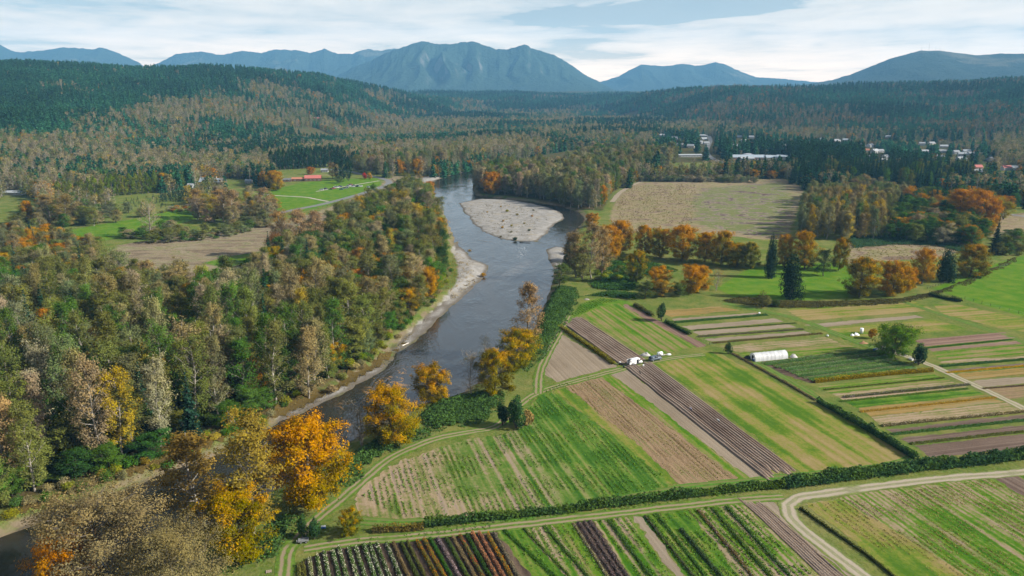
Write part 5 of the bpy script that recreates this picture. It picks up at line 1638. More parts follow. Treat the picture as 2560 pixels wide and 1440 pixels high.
def hedge(name, pts, W, Hh, col, label, cat='hedge', dens=9, ls=0.42, seed=1, group=None, lump=0.45, upright=0.0, blossom=None, world=False, kind=None, mat=None, bd=1.6, bs=0.26):
    C = catmull(np.asarray(pts, float) if world else GP(pts), 1.5)
    c0 = C.mean(0)
    me = envelope_mesh(name, C - c0, W, Hh, mat or LM['hedge' if name == 'hedge' else 'shrub'], dens, ls, seed, lump, True, upright)
    if blossom:
        root = thing(name, label, cat, (c0[0], c0[1], gz(*c0) + 0.02), 0, group)
        f = link('foliage', me, root); f.color = (*col, 1)
        b = link('blossoms', envelope_mesh(name + '_blossoms', C - c0, W * 1.06, Hh * 1.1, LM['shrub'], bd, bs, seed + 1, lump, False), root)
        b.color = (*blossom, 1)
        return root
    o = link(name, me, None, (c0[0], c0[1], gz(*c0) + 0.02))
    o.color = (*col, 1)
    return tag(o, label, None if kind else cat, group, kind)


hedge('hedge', [(930, 1330), (1000, 1326), (1060, 1322)], 2.4, 1.7, (0.13, 0.115, 0.045), 'low rusty bramble hedge at the left end below the field', seed=2, dens=12, ls=0.36)
hedge('hedge', [(1062, 1314), (1200, 1300), (1400, 1280), (1600, 1254), (1760, 1236), (1880, 1222), (1960, 1216)], 2.7, 1.9, (0.072, 0.130, 0.042), 'long bramble hedge dividing the fields, left and middle stretch', seed=3, dens=12, ls=0.55, lump=0.62)
hedge('hedge', [(1960, 1216), (2080, 1200), (2200, 1184), (2300, 1172), (2420, 1160), (2560, 1142), (2760, 1118)], 4.3, 2.7, (0.062, 0.122, 0.050), 'tall wide bramble hedge above the gravel lane', seed=4, dens=12, ls=0.62, lump=0.60)
hedge('hedge', [(2290, 1150), (2230, 1112), (2160, 1070), (2100, 1036), (2046, 1006)], 2.6, 2.2, (0.050, 0.100, 0.038), 'dark hedge casting shade on the hay field', seed=5, dens=12, ls=0.5, lump=0.6)
hedge('hedge', [(2040, 1002), (1960, 956), (1885, 914), (1830, 884)], 1.3, 0.8, (0.16, 0.135, 0.07), 'thin dry grass hedge along the wire fence', seed=6, dens=10, ls=0.30)
hedge('hedge', [(1664, 806), (1690, 820), (1726, 838)], 2.2, 1.7, (0.040, 0.076, 0.028), 'short dark hedge right of the egg shaped shrub', seed=7, dens=11, ls=0.34)
hedge('hedge', [(1586, 764), (1606, 776), (1632, 792)], 2.2, 1.8, (0.075, 0.085, 0.038), 'short bramble hedge left of the egg shaped shrub', seed=8, dens=11, ls=0.34)
hedge('hedge', [(2322, 738), (2352, 745), (2404, 756)], 3.0, 2.2, (0.040, 0.070, 0.030), 'dark bramble hump beside the pasture gate', seed=9, dens=11, ls=0.38)
hedge('hedge', [(2000, 1272), (2080, 1328), (2160, 1384), (2240, 1448), (2300, 1500)], 1.1, 0.8, (0.060, 0.075, 0.026), 'low weedy row beside the curving gravel lane', seed=10, dens=14, ls=0.26)
hedge('flower_row', [(1403, 820), (1450, 852), (1500, 886), (1534, 912)], 2.2, 1.5, (0.16, 0.15, 0.035), 'tall yellow flower row beside the ridged brown field', 'flower row', 12, 0.34, 11, None, 0.4, 0.6, (0.52, 0.36, 0.03))
hedge('flower_row', [(2036, 957), (2130, 947), (2230, 937), (2332, 929)], 1.6, 1.5, (0.20, 0.16, 0.025), 'bright yellow flower row below the vegetable plot', 'flower row', 14, 0.32, 12, None, 0.3, 0.8, (0.60, 0.42, 0.02), bd=6)
hedge('flower_row', [(2108, 994), (2200, 985), (2300, 975), (2424, 962)], 1.5, 0.7, (0.11, 0.12, 0.06), 'lavender flower row east of the fence', 'flower row', 12, 0.28, 13, None, 0.4, 0, (0.32, 0.25, 0.36), bd=4)
hedge('flower_row', [(2204, 1066), (2300, 1056), (2420, 1044), (2640, 1022)], 1.6, 0.8, (0.16, 0.14, 0.07), 'creamy white flower row east of the fence', 'flower row', 12, 0.28, 14, None, 0.4, 0, (0.55, 0.46, 0.34), bd=5)
for i, (a, b, w, h, c, lab) in enumerate([
        ((1688, 806), (1918, 787), 3.2, 0.7, (0.050, 0.098, 0.030), 'dark green crop row farthest from the hoop house'), ((1735, 826), (1990, 808), 1.2, 0.5, (0.060, 0.085, 0.028), 'thin crop row beyond the hoop house'),
        ((1745, 842), (2008, 823), 2.0, 0.7, (0.095, 0.095, 0.055), 'grey green crop row beyond the hoop house'), ((1782, 858), (2055, 834), 1.8, 0.7, (0.11, 0.095, 0.045), 'brownish crop row nearest behind the hoop house'),
        ((2228, 1086), (2640, 1042), 2.0, 0.6, (0.060, 0.115, 0.036), 'upper green crop row between the dark soil strips'), ((2276, 1110), (2640, 1070), 1.6, 0.6, (0.090, 0.105, 0.035), 'lower green crop row between the dark soil strips'),
        ((2316, 870), (2530, 849), 1.6, 0.5, (0.050, 0.115, 0.028), 'green crop row between the reddish plots'), ((2352, 916), (2640, 892), 2.4, 0.7, (0.045, 0.095, 0.030), 'dark green crop row at the right of the dirt track'),
        ((2366, 932), (2640, 908), 1.3, 0.6, (0.34, 0.23, 0.03), 'ochre flower row at the right of the dirt track'), ((2100, 1004), (2420, 972), 1.5, 0.5, (0.080, 0.135, 0.030), 'lime green crop row under the lavender one'),
        ((2060, 975), (2360, 945), 1.3, 0.5, (0.080, 0.105, 0.030), 'green crop row under the yellow flowers'), ((2150, 1030), (2490, 994), 1.4, 0.5, (0.28, 0.19, 0.05), 'amber crop row east of the fence'),
        ((2456, 972), (2640, 958), 1.2, 0.5, (0.10, 0.075, 0.05), 'brown stalk row at the right edge')]):
    hedge('crop_row', [a, ((a[0] + b[0]) / 2, (a[1] + b[1]) / 2), b], w * 1.1, h * 0.65, tuple(v * 1.45 for v in c), lab, 'crop row', 13, 0.30, 60 + i, 'crop rows east of the fence')
# the leafy vegetable plot by the hoop house
VR = 13
for i in range(VR):
    q = (i + 0.35) / VR
    a = np.array(G(1893, 909)) * (1 - q) + np.array(G(2028, 957)) * q
    b = np.array(G(2184, 873)) * (1 - q) + np.array(G(2296, 925)) * q
    j = RG.uniform(0, 0.06)
    a = a * (1 - j) + b * j
    hedge('vegetable_row', [a, (a + b) / 2, b], 1.25, (0.6, 0.42, 0.55)[i % 3], jit([(0.19, 0.30, 0.12), (0.12, 0.23, 0.075), (0.21, 0.27, 0.13), (0.14, 0.26, 0.075)][i % 4], 0.1),
          f'{("first", "second", "third", "fourth", "fifth", "sixth", "seventh", "eighth", "ninth", "tenth", "eleventh", "twelfth", "thirteenth")[i]} leafy vegetable row counted from the hoop house', 'vegetable row', 13, 0.34, 80 + i, 'vegetable rows by the hoop house', 0.5, world=True,
          blossom=(0.42, 0.40, 0.36) if i in (3, 4) else None)
# flower rows in the foreground bed
tops = [(30, 790), (80, 760), (150, 720), (240, 690), (320, 650), (420, 640), (490, 600), (600, 610), (680, 590), (770, 560), (840, 560), (920, 555), (1030, 550), (1110, 545), (1200, 540), (1270, 530), (1380, 520), (1460, 500),
        (1530, 490), (1620, 490), (1710, 480), (1790, 470), (1870, 460), (1950, 450), (2010, 430), (2090, 430), (2190, 450), (2260, 430)]
WH, OR, SA = (0.56, 0.55, 0.48), (0.48, 0.19, 0.06), (0.52, 0.22, 0.15)
FC = [((0.12, 0.13, 0.04), None)] * 2 + [((0.11, 0.13, 0.05), WH)] + [((0.075, 0.125, 0.035), WH)] * 10 + [((0.20, 0.16, 0.09), None), ((0.085, 0.115, 0.038), None), ((0.12, 0.125, 0.045), None), ((0.14, 0.13, 0.04), OR), ((0.15, 0.13, 0.04), OR),
                                     ((0.055, 0.115, 0.030), None), ((0.17, 0.14, 0.13), (0.35, 0.28, 0.34)), ((0.08, 0.115, 0.035), None), ((0.22, 0.18, 0.10), None), ((0.12, 0.125, 0.045), (0.45, 0.12, 0.08)), ((0.060, 0.105, 0.030), None),
                                     ((0.22, 0.13, 0.08), SA), ((0.22, 0.13, 0.08), SA), ((0.20, 0.165, 0.06), OR), ((0.19, 0.155, 0.125), None)]
ORD = ['first', 'second', 'third', 'fourth', 'fifth', 'sixth', 'seventh', 'eighth', 'ninth', 'tenth', 'eleventh', 'twelfth', 'thirteenth', 'fourteenth', 'fifteenth', 'sixteenth', 'seventeenth', 'eighteenth', 'nineteenth', 'twentieth', 'twenty first', 'twenty second',
       'twenty third', 'twenty fourth', 'twenty fifth', 'twenty sixth', 'twenty seventh', 'twenty eighth']
for i, (tx, ty) in enumerate(tops):
    sl = np.interp(tx, [30, 490, 1030, 1380, 2260], [0.10, 0.27, 0.42, 0.55, 0.56])
    X0, Y0 = 740 + tx * 0.21875, 1240 + ty * 0.21875
    Yb = 1500
    Xb = X0 + sl * (Yb - Y0)
    nmc = {id(WH): 'white flowering', id(OR): 'orange flowering', id(SA): 'salmon flowering'}.get(id(FC[i][1]), 'leafy')
    hedge('flower_row', [(X0, Y0), ((X0 + Xb) / 2, (Y0 + Yb) / 2), (Xb, Yb)], 1.0, 0.85, jit(FC[i][0], 0.08), f'{ORD[i]} row from the left in the mulched flower bed, {nmc}', 'flower row', 22, 0.24, 120 + i, 'rows of the foreground flower bed', 0.5, 0.3, FC[i][1], bd=7, bs=0.22)
for i, (x0, y0, x1, y1, w, h, c, bl, lab) in enumerate([
        (1432, 1308, 1555, 1500, 0.7, 0.6, (0.16, 0.15, 0.08), (0.6, 0.58, 0.5), 'thin white flower row left of the purple ones'), (1446, 1306, 1572, 1500, 0.9, 0.7, (0.10, 0.08, 0.075), (0.20, 0.13, 0.18), 'first purple brown flower row'),
        (1460, 1304, 1590, 1500, 0.9, 0.7, (0.10, 0.08, 0.075), (0.22, 0.14, 0.19), 'second purple brown flower row'), (1474, 1302, 1608, 1500, 0.9, 0.7, (0.095, 0.078, 0.07), (0.19, 0.12, 0.17), 'third purple brown flower row'),
        (1702, 1324, 1850, 1500, 1.2, 1.0, (0.045, 0.070, 0.032), None, 'dark weedy row in the green beds'), (1260, 1326, 1450, 1500, 1.2, 0.6, (0.055, 0.115, 0.025), None, 'green row right of the flower bed'),
        (1310, 1322, 1480, 1500, 0.8, 0.5, (0.075, 0.115, 0.03), None, 'second green row right of the flower bed'), (1360, 1316, 1520, 1500, 1.0, 0.6, (0.06, 0.10, 0.028), None, 'third green row right of the flower bed'),
        (1520, 1300, 1670, 1500, 1.0, 0.6, (0.055, 0.095, 0.03), None, 'green row left of the narrow soil strip'), (1612, 1290, 1780, 1500, 0.8, 0.7, (0.06, 0.07, 0.035), None, 'dark row right of the narrow soil strip'),
        (1640, 1284, 1810, 1500, 1.1, 0.6, (0.06, 0.115, 0.03), None, 'bright row beyond the narrow soil strip'), (1745, 1276, 1930, 1500, 0.9, 0.7, (0.13, 0.10, 0.05), (0.36, 0.28, 0.40), 'weedy row with lilac heads'),
        (1780, 1270, 1975, 1500, 1.1, 0.7, (0.065, 0.105, 0.03), None, 'green row beside the lilac one'), (1815, 1266, 2030, 1500, 1.1, 0.7, (0.055, 0.10, 0.03), (0.42, 0.42, 0.3), 'green row nearest the narrow ridged bed')]):
    hedge('flower_row' if bl else 'crop_row', [(x0, y0), ((x0 + x1) / 2, (y0 + y1) / 2), (x1, y1)], w * 1.1, h * 0.75, tuple(v * 1.4 for v in c), lab, 'flower row' if bl else 'crop row', 16, 0.28, 160 + i, 'rows below the long hedge', 0.5, 0, bl, bd=3, bs=0.2)


# ---- ground cover nobody could count: brambles on the banks, saplings on the dry field
def cover(name, polys, Hh, col, label, seed, dens=3.5, ls=0.55, mat=None, freq=9.0, core=2.2):
    g = np.random.default_rng(seed)
    Vs, Fs, ti, tu, nb = [], [], [], [], 0
    for poly in polys:
        P = GP(poly)
        lo, hi = P.min(0), P.max(0)
        ar = (hi - lo).prod()
        n = int(ar * dens)
        x, y = g.uniform(lo[0], hi[0], n), g.uniform(lo[1], hi[1], n)
        d = sdf(P, x, y)
        m = d > (fbm(x / 6, y / 6, seed, 3) - 0.5) * 6
        x, y, d = x[m], y[m], d[m]
        hgt = lambda x, y, d: Hh * np.clip(d / 2.5, 0.15, 1) * (0.25 + 1.1 * fbm(x / freq, y / freq, seed + 2, 4) ** 1.3)
        h = hgt(x, y, d)
        z0 = ground_z(x, y)
        C = np.column_stack([x, y, z0 + h * g.uniform(0.6, 1.05, len(x))])
        C = C[z0 > -1.9]
        k = len(C)
        Vs.append(cards(C, ls * g.uniform(0.7, 1.4, k), g, 0.5, 0.62)); Fs.append(np.arange(4 * k).reshape(k, 4) + nb); nb += 4 * k
        tl = fbm(C[:, 0] / 5, C[:, 1] / 5, seed + 4, 3)
        ti.append(np.repeat(np.clip(tl * 0.7 + 0.4 * g.random(k), 0, 1), 4)); tu.append(np.repeat(np.clip(tl * 1.3 - 0.2 + 0.2 * g.random(k), 0, 1), 4))
        gx, gy = np.meshgrid(np.arange(lo[0], hi[0], core), np.arange(lo[1], hi[1], core))
        dd = sdf(P, gx.ravel(), gy.ravel())
        zz = (ground_z(gx.ravel(), gy.ravel()) + np.where(dd > 0, hgt(gx.ravel(), gy.ravel(), dd) * 0.5, -0.3))
        i = np.arange(gx.size).reshape(gx.shape)
        q = np.stack([i[:-1, :-1].ravel(), i[:-1, 1:].ravel(), i[1:, 1:].ravel(), i[1:, :-1].ravel()], 1)
        q = q[(dd[q] > 0.5).all(1)]
        Vs.append(np.column_stack([gx.ravel(), gy.ravel(), zz])); Fs.append(q + nb); nb += gx.size
        ti.append(np.full(gx.size, 0.12)); tu.append(np.full(gx.size, 0.2))
    me = mesh_np(name, np.vstack(Vs), Fs, [mat or LM['shrub']], attrs={'tint': np.concatenate(ti), 'turn': np.concatenate(tu)})
    o = link(name, me); o.color = (*col, 1)
    return tag(o, label, None, None, 'stuff')


cover('bramble_undergrowth', [[(1372, 738), (1395, 715), (1440, 720), (1450, 745), (1425, 790), (1400, 822), (1372, 872), (1340, 910), (1312, 930), (1300, 900), (1330, 845), (1352, 790)],
                 [(1090, 1002), (1150, 990), (1230, 975), (1262, 985), (1240, 1035), (1225, 1050), (1150, 1066), (1080, 1080), (1040, 1050)],
                 [(880, 1140), (940, 1090), (1040, 1060), (1080, 1085), (1000, 1118), (930, 1165), (880, 1215), (840, 1230), (820, 1190)],
                 [(640, 1330), (700, 1290), (760, 1290), (750, 1325), (690, 1400), (600, 1420), (560, 1440), (540, 1400)]], 2.4, (0.078, 0.140, 0.044), 'green bramble thicket covering the right bank', 301, 6.0, 0.62)
cover('bramble_undergrowth', [[(1470, 712), (1500, 690), (1560, 680), (1600, 712), (1592, 728), (1530, 728), (1480, 722)], [(1450, 742), (1520, 728), (1600, 734), (1590, 752), (1560, 748), (1500, 742)],
                 [(1500, 690), (1500, 660), (1560, 650), (1640, 660), (1700, 676), (1640, 690), (1580, 690)]], 1.8, (0.062, 0.125, 0.038), 'low brambles in the rough behind the farm', 302, 5.0, 0.6)
cover('bramble_undergrowth', [[(1790, 752), (1850, 742), (1960, 752), (2100, 752), (2250, 746), (2330, 730), (2400, 706), (2480, 672), (2540, 640), (2540, 652), (2440, 700), (2340, 742), (2230, 762), (2060, 770), (1950, 772), (1850, 762)]], 1.3, (0.105, 0.100, 0.042), 'weedy bramble bank behind the garden beds', 303, 5.5, 0.55)
cover('bramble_undergrowth', [[(2110, 592), (2200, 585), (2290, 590), (2420, 618), (2440, 640), (2340, 615), (2240, 612), (2130, 622)]], 2.0, (0.065, 0.125, 0.06), 'blue green brambles below the copse', 304, 2.6, 0.6)
cover('shade_fill_undergrowth', [[(-160, 740), (0, 712), (200, 728), (400, 765), (560, 765), (650, 725), (700, 675), (800, 615), (890, 565), (960, 525), (1035, 492), (1064, 500), (1082, 540), (1094, 590), (1096, 640), (1092, 690), (1060, 745), (990, 806), (920, 872), (870, 930), (770, 980), (640, 1035), (500, 1092), (300, 1166), (110, 1232), (-60, 1290), (-300, 1380)]], 4.2,
      (0.070, 0.105, 0.032), 'leafy undergrowth added to darken the gaps in the left bank forest', 307, 1.15, 1.0, None, 12.0, 4.0)  # leafy mass added as dark fill, deepening the shade between the trunks
cover('dry_weeds', [[(430, 1130), (560, 1068), (700, 1000), (820, 950), (900, 905), (985, 860), (1030, 820), (1020, 850), (960, 905), (880, 952), (760, 1010), (620, 1072), (480, 1140), (300, 1202), (100, 1272), (0, 1305), (0, 1280), (60, 1258), (250, 1190)]], 1.1, (0.215, 0.165, 0.070), 'dry weeds along the left waterline', 305, 2.6, 0.4)


def saplings(name, poly, n, col, label, seed, hh, spread, mat):
    g = np.random.default_rng(seed)
    P = GP(poly)
    lo, hi = P.min(0), P.max(0)
    x, y = g.uniform(lo[0], hi[0], n), g.uniform(lo[1], hi[1], n)
    m = (sdf(P, x, y) > 0)
    x, y = x[m], y[m]
    y = np.round(y / 3.0) * 3.0 + g.normal(0, 0.35, len(y))
    z = ground_z(x, y)
    k = 7
    X, Y, Z = np.repeat(x, k), np.repeat(y, k), np.repeat(z, k)
    h = np.repeat(g.uniform(0.5, 1.2, len(x)) * hh, k)
    C = np.column_stack([X + g.normal(0, spread, len(X)), Y + g.normal(0, spread, len(X)), Z + h * g.uniform(0.15, 1.0, len(X))])
    V = cards(C, 0.5 * g.uniform(0.6, 1.3, len(C)), g)
    me = mesh_np(name, V, np.arange(len(V)).reshape(-1, 4), [mat], attrs={'tint': np.repeat(np.repeat(g.random(len(x)), k), 4), 'turn': np.repeat(np.repeat(g.random(len(x)), k), 4)})
    o = link(name, me); o.color = (*col, 1)
    return tag(o, label, None, None, 'stuff')


saplings('planted_seedlings', [(1545, 560), (1540, 505), (1575, 465), (1735, 462), (1745, 500), (1730, 560), (1640, 562)], 2600, (0.150, 0.125, 0.045), 'rows of small planted seedlings on the dry field', 401, 1.3, 0.3, LM['shrub'])
saplings('gravel_weeds', [(1160, 512), (1210, 502), (1290, 508), (1350, 525), (1370, 545), (1345, 570), (1330, 592), (1290, 595), (1230, 580), (1190, 556)], 420, (0.17, 0.14, 0.06), 'scattered weeds on the gravel bar', 402, 0.8, 0.45, LM['shrub'])
saplings('meadow_tufts', [(2130, 650), (2130, 610), (2220, 590), (2360, 590), (2400, 620), (2350, 645)], 900, (0.19, 0.165, 0.07), 'tufts of dry grass in the far meadow', 403, 0.8, 0.4, LM['shrub'])


def bed_weeds(name, polys, n, cols, label, seed, size=0.34, hgt=0.35):
    """low leafy growth standing on the beds, in broken rows"""
    g = np.random.default_rng(seed)
    P_ = [GP(p) for p in polys]
    ar = np.array([0.5 * abs(np.dot(p[:, 0], np.roll(p[:, 1], 1)) - np.dot(p[:, 1], np.roll(p[:, 0], 1))) for p in P_])
    pa_ = np.array([DIR_A[1], -DIR_A[0]])
    XY = []
    for p, a in zip(P_, ar):
        k = int(n * a / ar.sum() * 2.2)
        lo, hi = p.min(0), p.max(0)
        q = g.uniform(lo, hi, (k, 2))
        u = q @ pa_
        q = q + pa_[None] * ((np.round(u / 1.6) * 1.6 + g.normal(0, 0.22, k)) - u)[:, None]
        m = (sdf(p, q[:, 0], q[:, 1]) > 0.4) & (fbm(q[:, 0] / 7, q[:, 1] / 7, seed, 3) + 0.25 * g.random(k) > 0.55)
        XY.append(q[m])
    XY = np.vstack(XY)
    k = len(XY)
    C = np.column_stack([XY, 0.08 + hgt * g.random(k) ** 1.5])
    V = cards(C, size * g.uniform(0.6, 1.6, k), g, 0.5)
    tl = fbm(XY[:, 0] / 9, XY[:, 1] / 9, seed + 1, 3)
    me = mesh_np(name, V, np.arange(4 * k).reshape(k, 4), [LM['shrub']], attrs={'tint': np.repeat(np.clip(g.random(k), 0, 1), 4), 'turn': np.repeat(np.clip(tl * 1.6 - 0.3, 0, 1), 4)})
    o = link(name, me); o.color = (*cols, 1)
    return tag(o, label, None, None, 'stuff')


bed_weeds('field_weeds', [[(900, 1240), (1010, 1152), (1110, 1116), (1250, 1086), (1328, 1064), (1320, 1020), (1378, 982), (1690, 1210), (1552, 1242), (1300, 1284), (1000, 1296)], [(1236, 1326), (1300, 1320), (1480, 1520), (1390, 1520)], [(1604, 1288), (1852, 1256), (2110, 1510), (1770, 1510)],
                          [(1302, 1320), (1430, 1306), (1560, 1510), (1484, 1510)], [(1484, 1300), (1576, 1290), (1730, 1510), (1632, 1510)]], 36000, (0.125, 0.215, 0.045), 'leafy weeds over the vegetable beds', 501, 0.34, 0.22)
bed_weeds('field_weeds', [[(2020, 1262), (2474, 1196), (2600, 1270), (2600, 1500), (2300, 1440)], [(1414, 968), (1500, 946), (1840, 1194), (1708, 1214)]], 24000, (0.25, 0.225, 0.090), 'dry stubble tufts over the stubble beds', 502, 0.24, 0.16)
bed_weeds('verge_grass', [[(600, 1440), (700, 1400), (800, 1370), (1000, 1350), (1230, 1326), (1230, 1310), (900, 1345), (760, 1362)], [(1000, 1312), (1500, 1262), (1960, 1204), (2240, 1162), (2240, 1178), (1960, 1224), (1500, 1284), (1060, 1330)], [(1420, 800), (1450, 760), (1500, 746), (1560, 750), (1500, 764), (1450, 788)],
                          [(1310, 1000), (1400, 960), (1500, 935), (1500, 942), (1400, 972), (1330, 1010)]], 16000, (0.085, 0.165, 0.028), 'tufty grass on the verges of the tracks', 503, 0.34, 0.3)

saplings('gravel_weeds', [(1140, 632), (1180, 655), (1195, 690), (1168, 720), (1130, 745), (1110, 720), (1120, 670)], 420, (0.26, 0.19, 0.075), 'tan weeds on the left gravel shore', 404, 0.9, 0.5, LM['shrub'])
# ================================================================== buildings
WALLS = {'white': plain('white_siding', (0.40, 0.40, 0.395), 0.7), 'cream': plain('cream_siding', (0.62, 0.55, 0.44), 0.7), 'grey': plain('grey_siding', (0.42, 0.43, 0.44), 0.7), 'brown': plain('brown_timber', (0.13, 0.075, 0.05), 0.8),
         'pink': plain('pinkish_brick', (0.50, 0.33, 0.27), 0.8)}


def roof_mat(name, col):
    t = NT(name)
    n = t.noise(t.obj(), 0.6, 4, 0.6)
    w = t.node('ShaderNodeTexWave', wave_type='BANDS', bands_direction='Z')
    w.inputs['Scale'].default_value = 1.6
    t.l.new(t.obj(), w.inputs[0])
    return t.bsdf(t.mix(n, tuple(v * 0.8 for v in col), tuple(v * 1.2 for v in col)), 0.6, t.bump(w.outputs[0], 0.25, 0.04))


ROOFS = {'grey': roof_mat('grey_shingles', (0.25, 0.26, 0.275)), 'dark': roof_mat('dark_shingles', (0.14, 0.14, 0.145)), 'pale': roof_mat('pale_metal_roof', (0.33, 0.35, 0.37)), 'red': roof_mat('red_metal_roof', (0.42, 0.13, 0.11)),
         'rust': roof_mat('rusty_roof', (0.38, 0.16, 0.10)), 'slate': roof_mat('slate_blue_roof', (0.30, 0.35, 0.40))}
GLASS = plain('window_glass', (0.03, 0.04, 0.05), 0.15, 0.05, 1, 0, 0.6)
TRIM = plain('white_trim', (0.75, 0.75, 0.73), 0.6)
MEM = {}


def gable(parent, x0, x1, y0, y1, h, rise, wall, roof, over=0.4, z=0.0, nwin=3, door=True):
    """a gabled block; ridge runs along x"""
    m = MB()
    ym = (y0 + y1) / 2
    m.add([(x0, y0, z), (x1, y0, z), (x1, y1, z), (x0, y1, z), (x0, y0, z + h), (x1, y0, z + h), (x1, y1, z + h), (x0, y1, z + h), (x0, ym, z + h + rise), (x1, ym, z + h + rise)],
          [(0, 1, 5, 4), (2, 3, 7, 6), (1, 2, 6, 9, 5), (3, 0, 4, 8, 7)])
    m.build('wall', WALLS[wall], parent)
    r = MB()
    k = rise / ((y1 - y0) / 2)
    a, b = x0 - over, x1 + over
    ze = z + h - k * over
    th = 0.16
    zt = z + h + rise + 0.02
    r.add([(a, y0 - over, ze), (b, y0 - over, ze), (b, ym, zt), (a, ym, zt), (a, y0 - over, ze + th), (b, y0 - over, ze + th), (b, ym, zt + th), (a, ym, zt + th)],
          [(0, 3, 2, 1), (4, 5, 6, 7), (0, 1, 5, 4), (1, 2, 6, 5), (3, 0, 4, 7)])
    r.add([(a, y1 + over, ze), (b, y1 + over, ze), (b, ym, zt), (a, ym, zt), (a, y1 + over, ze + th), (b, y1 + over, ze + th), (b, ym, zt + th), (a, ym, zt + th)],
          [(0, 1, 2, 3), (4, 7, 6, 5), (0, 4, 5, 1), (1, 5, 6, 2), (3, 7, 4, 0)])
    ro = r.build('roof', ROOFS[roof], parent)
    key = ('win', round(h, 1))
    if key not in MEM:
        MEM[key] = MB().box(-0.6, 0.6, -0.04, 0.04, 0, 1.2).mesh('window', GLASS)
        MEM['frame'] = MB().box(-0.72, 0.72, -0.06, -0.02, -0.1, 0).box(-0.72, 0.72, -0.06, -0.02, 1.2, 1.32).box(-0.72, -0.6, -0.06, -0.02, 0, 1.2).box(0.6, 0.72, -0.06, -0.02, 0, 1.2).mesh('frame', TRIM)
    for i in range(nwin):
        wx = x0 + (x1 - x0) * (i + 0.5) / nwin
        wnd = link('window', MEM[key], parent, (wx, y0 - 0.03, z + 1.0))
        link('frame', MEM['frame'], wnd)
    if door:
        MB().box(x0 + 0.6, x0 + 1.6, y0 - 0.05, y0 - 0.01, z, z + 2.1).build('door', WALLS['brown'], parent)
    return ro


def house(px, py, w, d, h, rise, wall, roof, rz, label, cat='house', group=None, name='house', extra=None):
    x, y = G(px, py)
    t_ = thing(name, label, cat, (x, y, gz(x, y)), rz, group)
    gable(t_, -w / 2, w / 2, -d / 2, d / 2, h, rise, wall, roof)
    if extra:
        gable(t_, w / 2 - 0.02, w / 2 + extra, -d / 2 + 0.6, d / 2 - 0.8, h * 0.8, rise * 0.7, wall, roof, nwin=1, door=False)
    return t_


HOUSES = [(1665, 395, 'white', 'grey'), (1655, 342, 'white', 'pale'), (1686, 349, 'white', 'grey'), (1727, 370, 'cream', 'grey'), (1747, 359, 'white', 'pale'), (1765, 361, 'grey', 'grey'), (1756, 342, 'white', 'pale'), (1760, 350, 'white', 'pale'),
          (1848, 345, 'white', 'pale'), (1878, 347, 'cream', 'grey'), (1859, 356, 'white', 'pale'), (1841, 369, 'white', 'grey'), (1879, 363, 'cream', 'rust'), (1958, 369, 'white', 'grey'), (1968, 371, 'white', 'pale'), (1978, 368, 'white', 'grey'),
          (2089, 355, 'white', 'grey'), (2113, 354, 'white', 'pale'), (2079, 363, 'white', 'grey'), (2096, 366, 'white', 'pale'), (2175, 368, 'white', 'grey'), (2164, 380, 'cream', 'rust'), (2186, 383, 'white', 'pale'), (2199, 381, 'white', 'grey'),
          (2175, 396, 'cream', 'grey'), (2212, 396, 'white', 'pale'), (2208, 407, 'white', 'grey'), (2359, 369, 'white', 'pale'), (2357, 382, 'white', 'grey'), (2389, 385, 'white', 'grey'), (2416, 384, 'white', 'pale'), (2405, 391, 'white', 'pale'),
          (2431, 388, 'white', 'grey'), (2400, 401, 'grey', 'grey'), (2444, 424, 'pink', 'red'), (2442, 436, 'white', 'pale'), (2456, 434, 'white', 'grey'), (2514, 426, 'white', 'red'), (2530, 425, 'white', 'pale'), (2199, 431, 'white', 'grey'),
          (2219, 350, 'white', 'pale'), (2149, 368, 'grey', 'grey'), (2304, 364, 'white', 'grey'), (2328, 362, 'cream', 'grey'), (2311, 383, 'grey', 'pale'), (2050, 352, 'white', 'grey'), (2015, 360, 'cream', 'dark'), (1920, 352, 'white', 'grey'),
          (2475, 402, 'white', 'grey'), (2350, 398, 'white', 'pale'), (2270, 392, 'cream', 'grey'), (1700, 366, 'cream', 'dark')]
CLEAR = []                                            # sight lines kept open in front of the houses
hr = np.random.default_rng(61)
lefts = {}
for i, (px, py, wl_, rf_) in enumerate(sorted(HOUSES)):
    key = (wl_, rf_)
    lefts[key] = lefts.get(key, 0) + 1
    x, y = G(px, py)
    CLEAR.append((x, y))
    house(px, py, hr.uniform(9, 14), hr.uniform(7, 9), hr.uniform(2.8, 4.6), hr.uniform(2.0, 3.0), wl_, rf_, hr.uniform(-0.6, 0.6), f'{wl_} house with {rf_} roof among town trees, {ORDN(lefts[key])} such from left', 'house', 'houses of the town', extra=(4.5 if i % 3 == 0 else None))
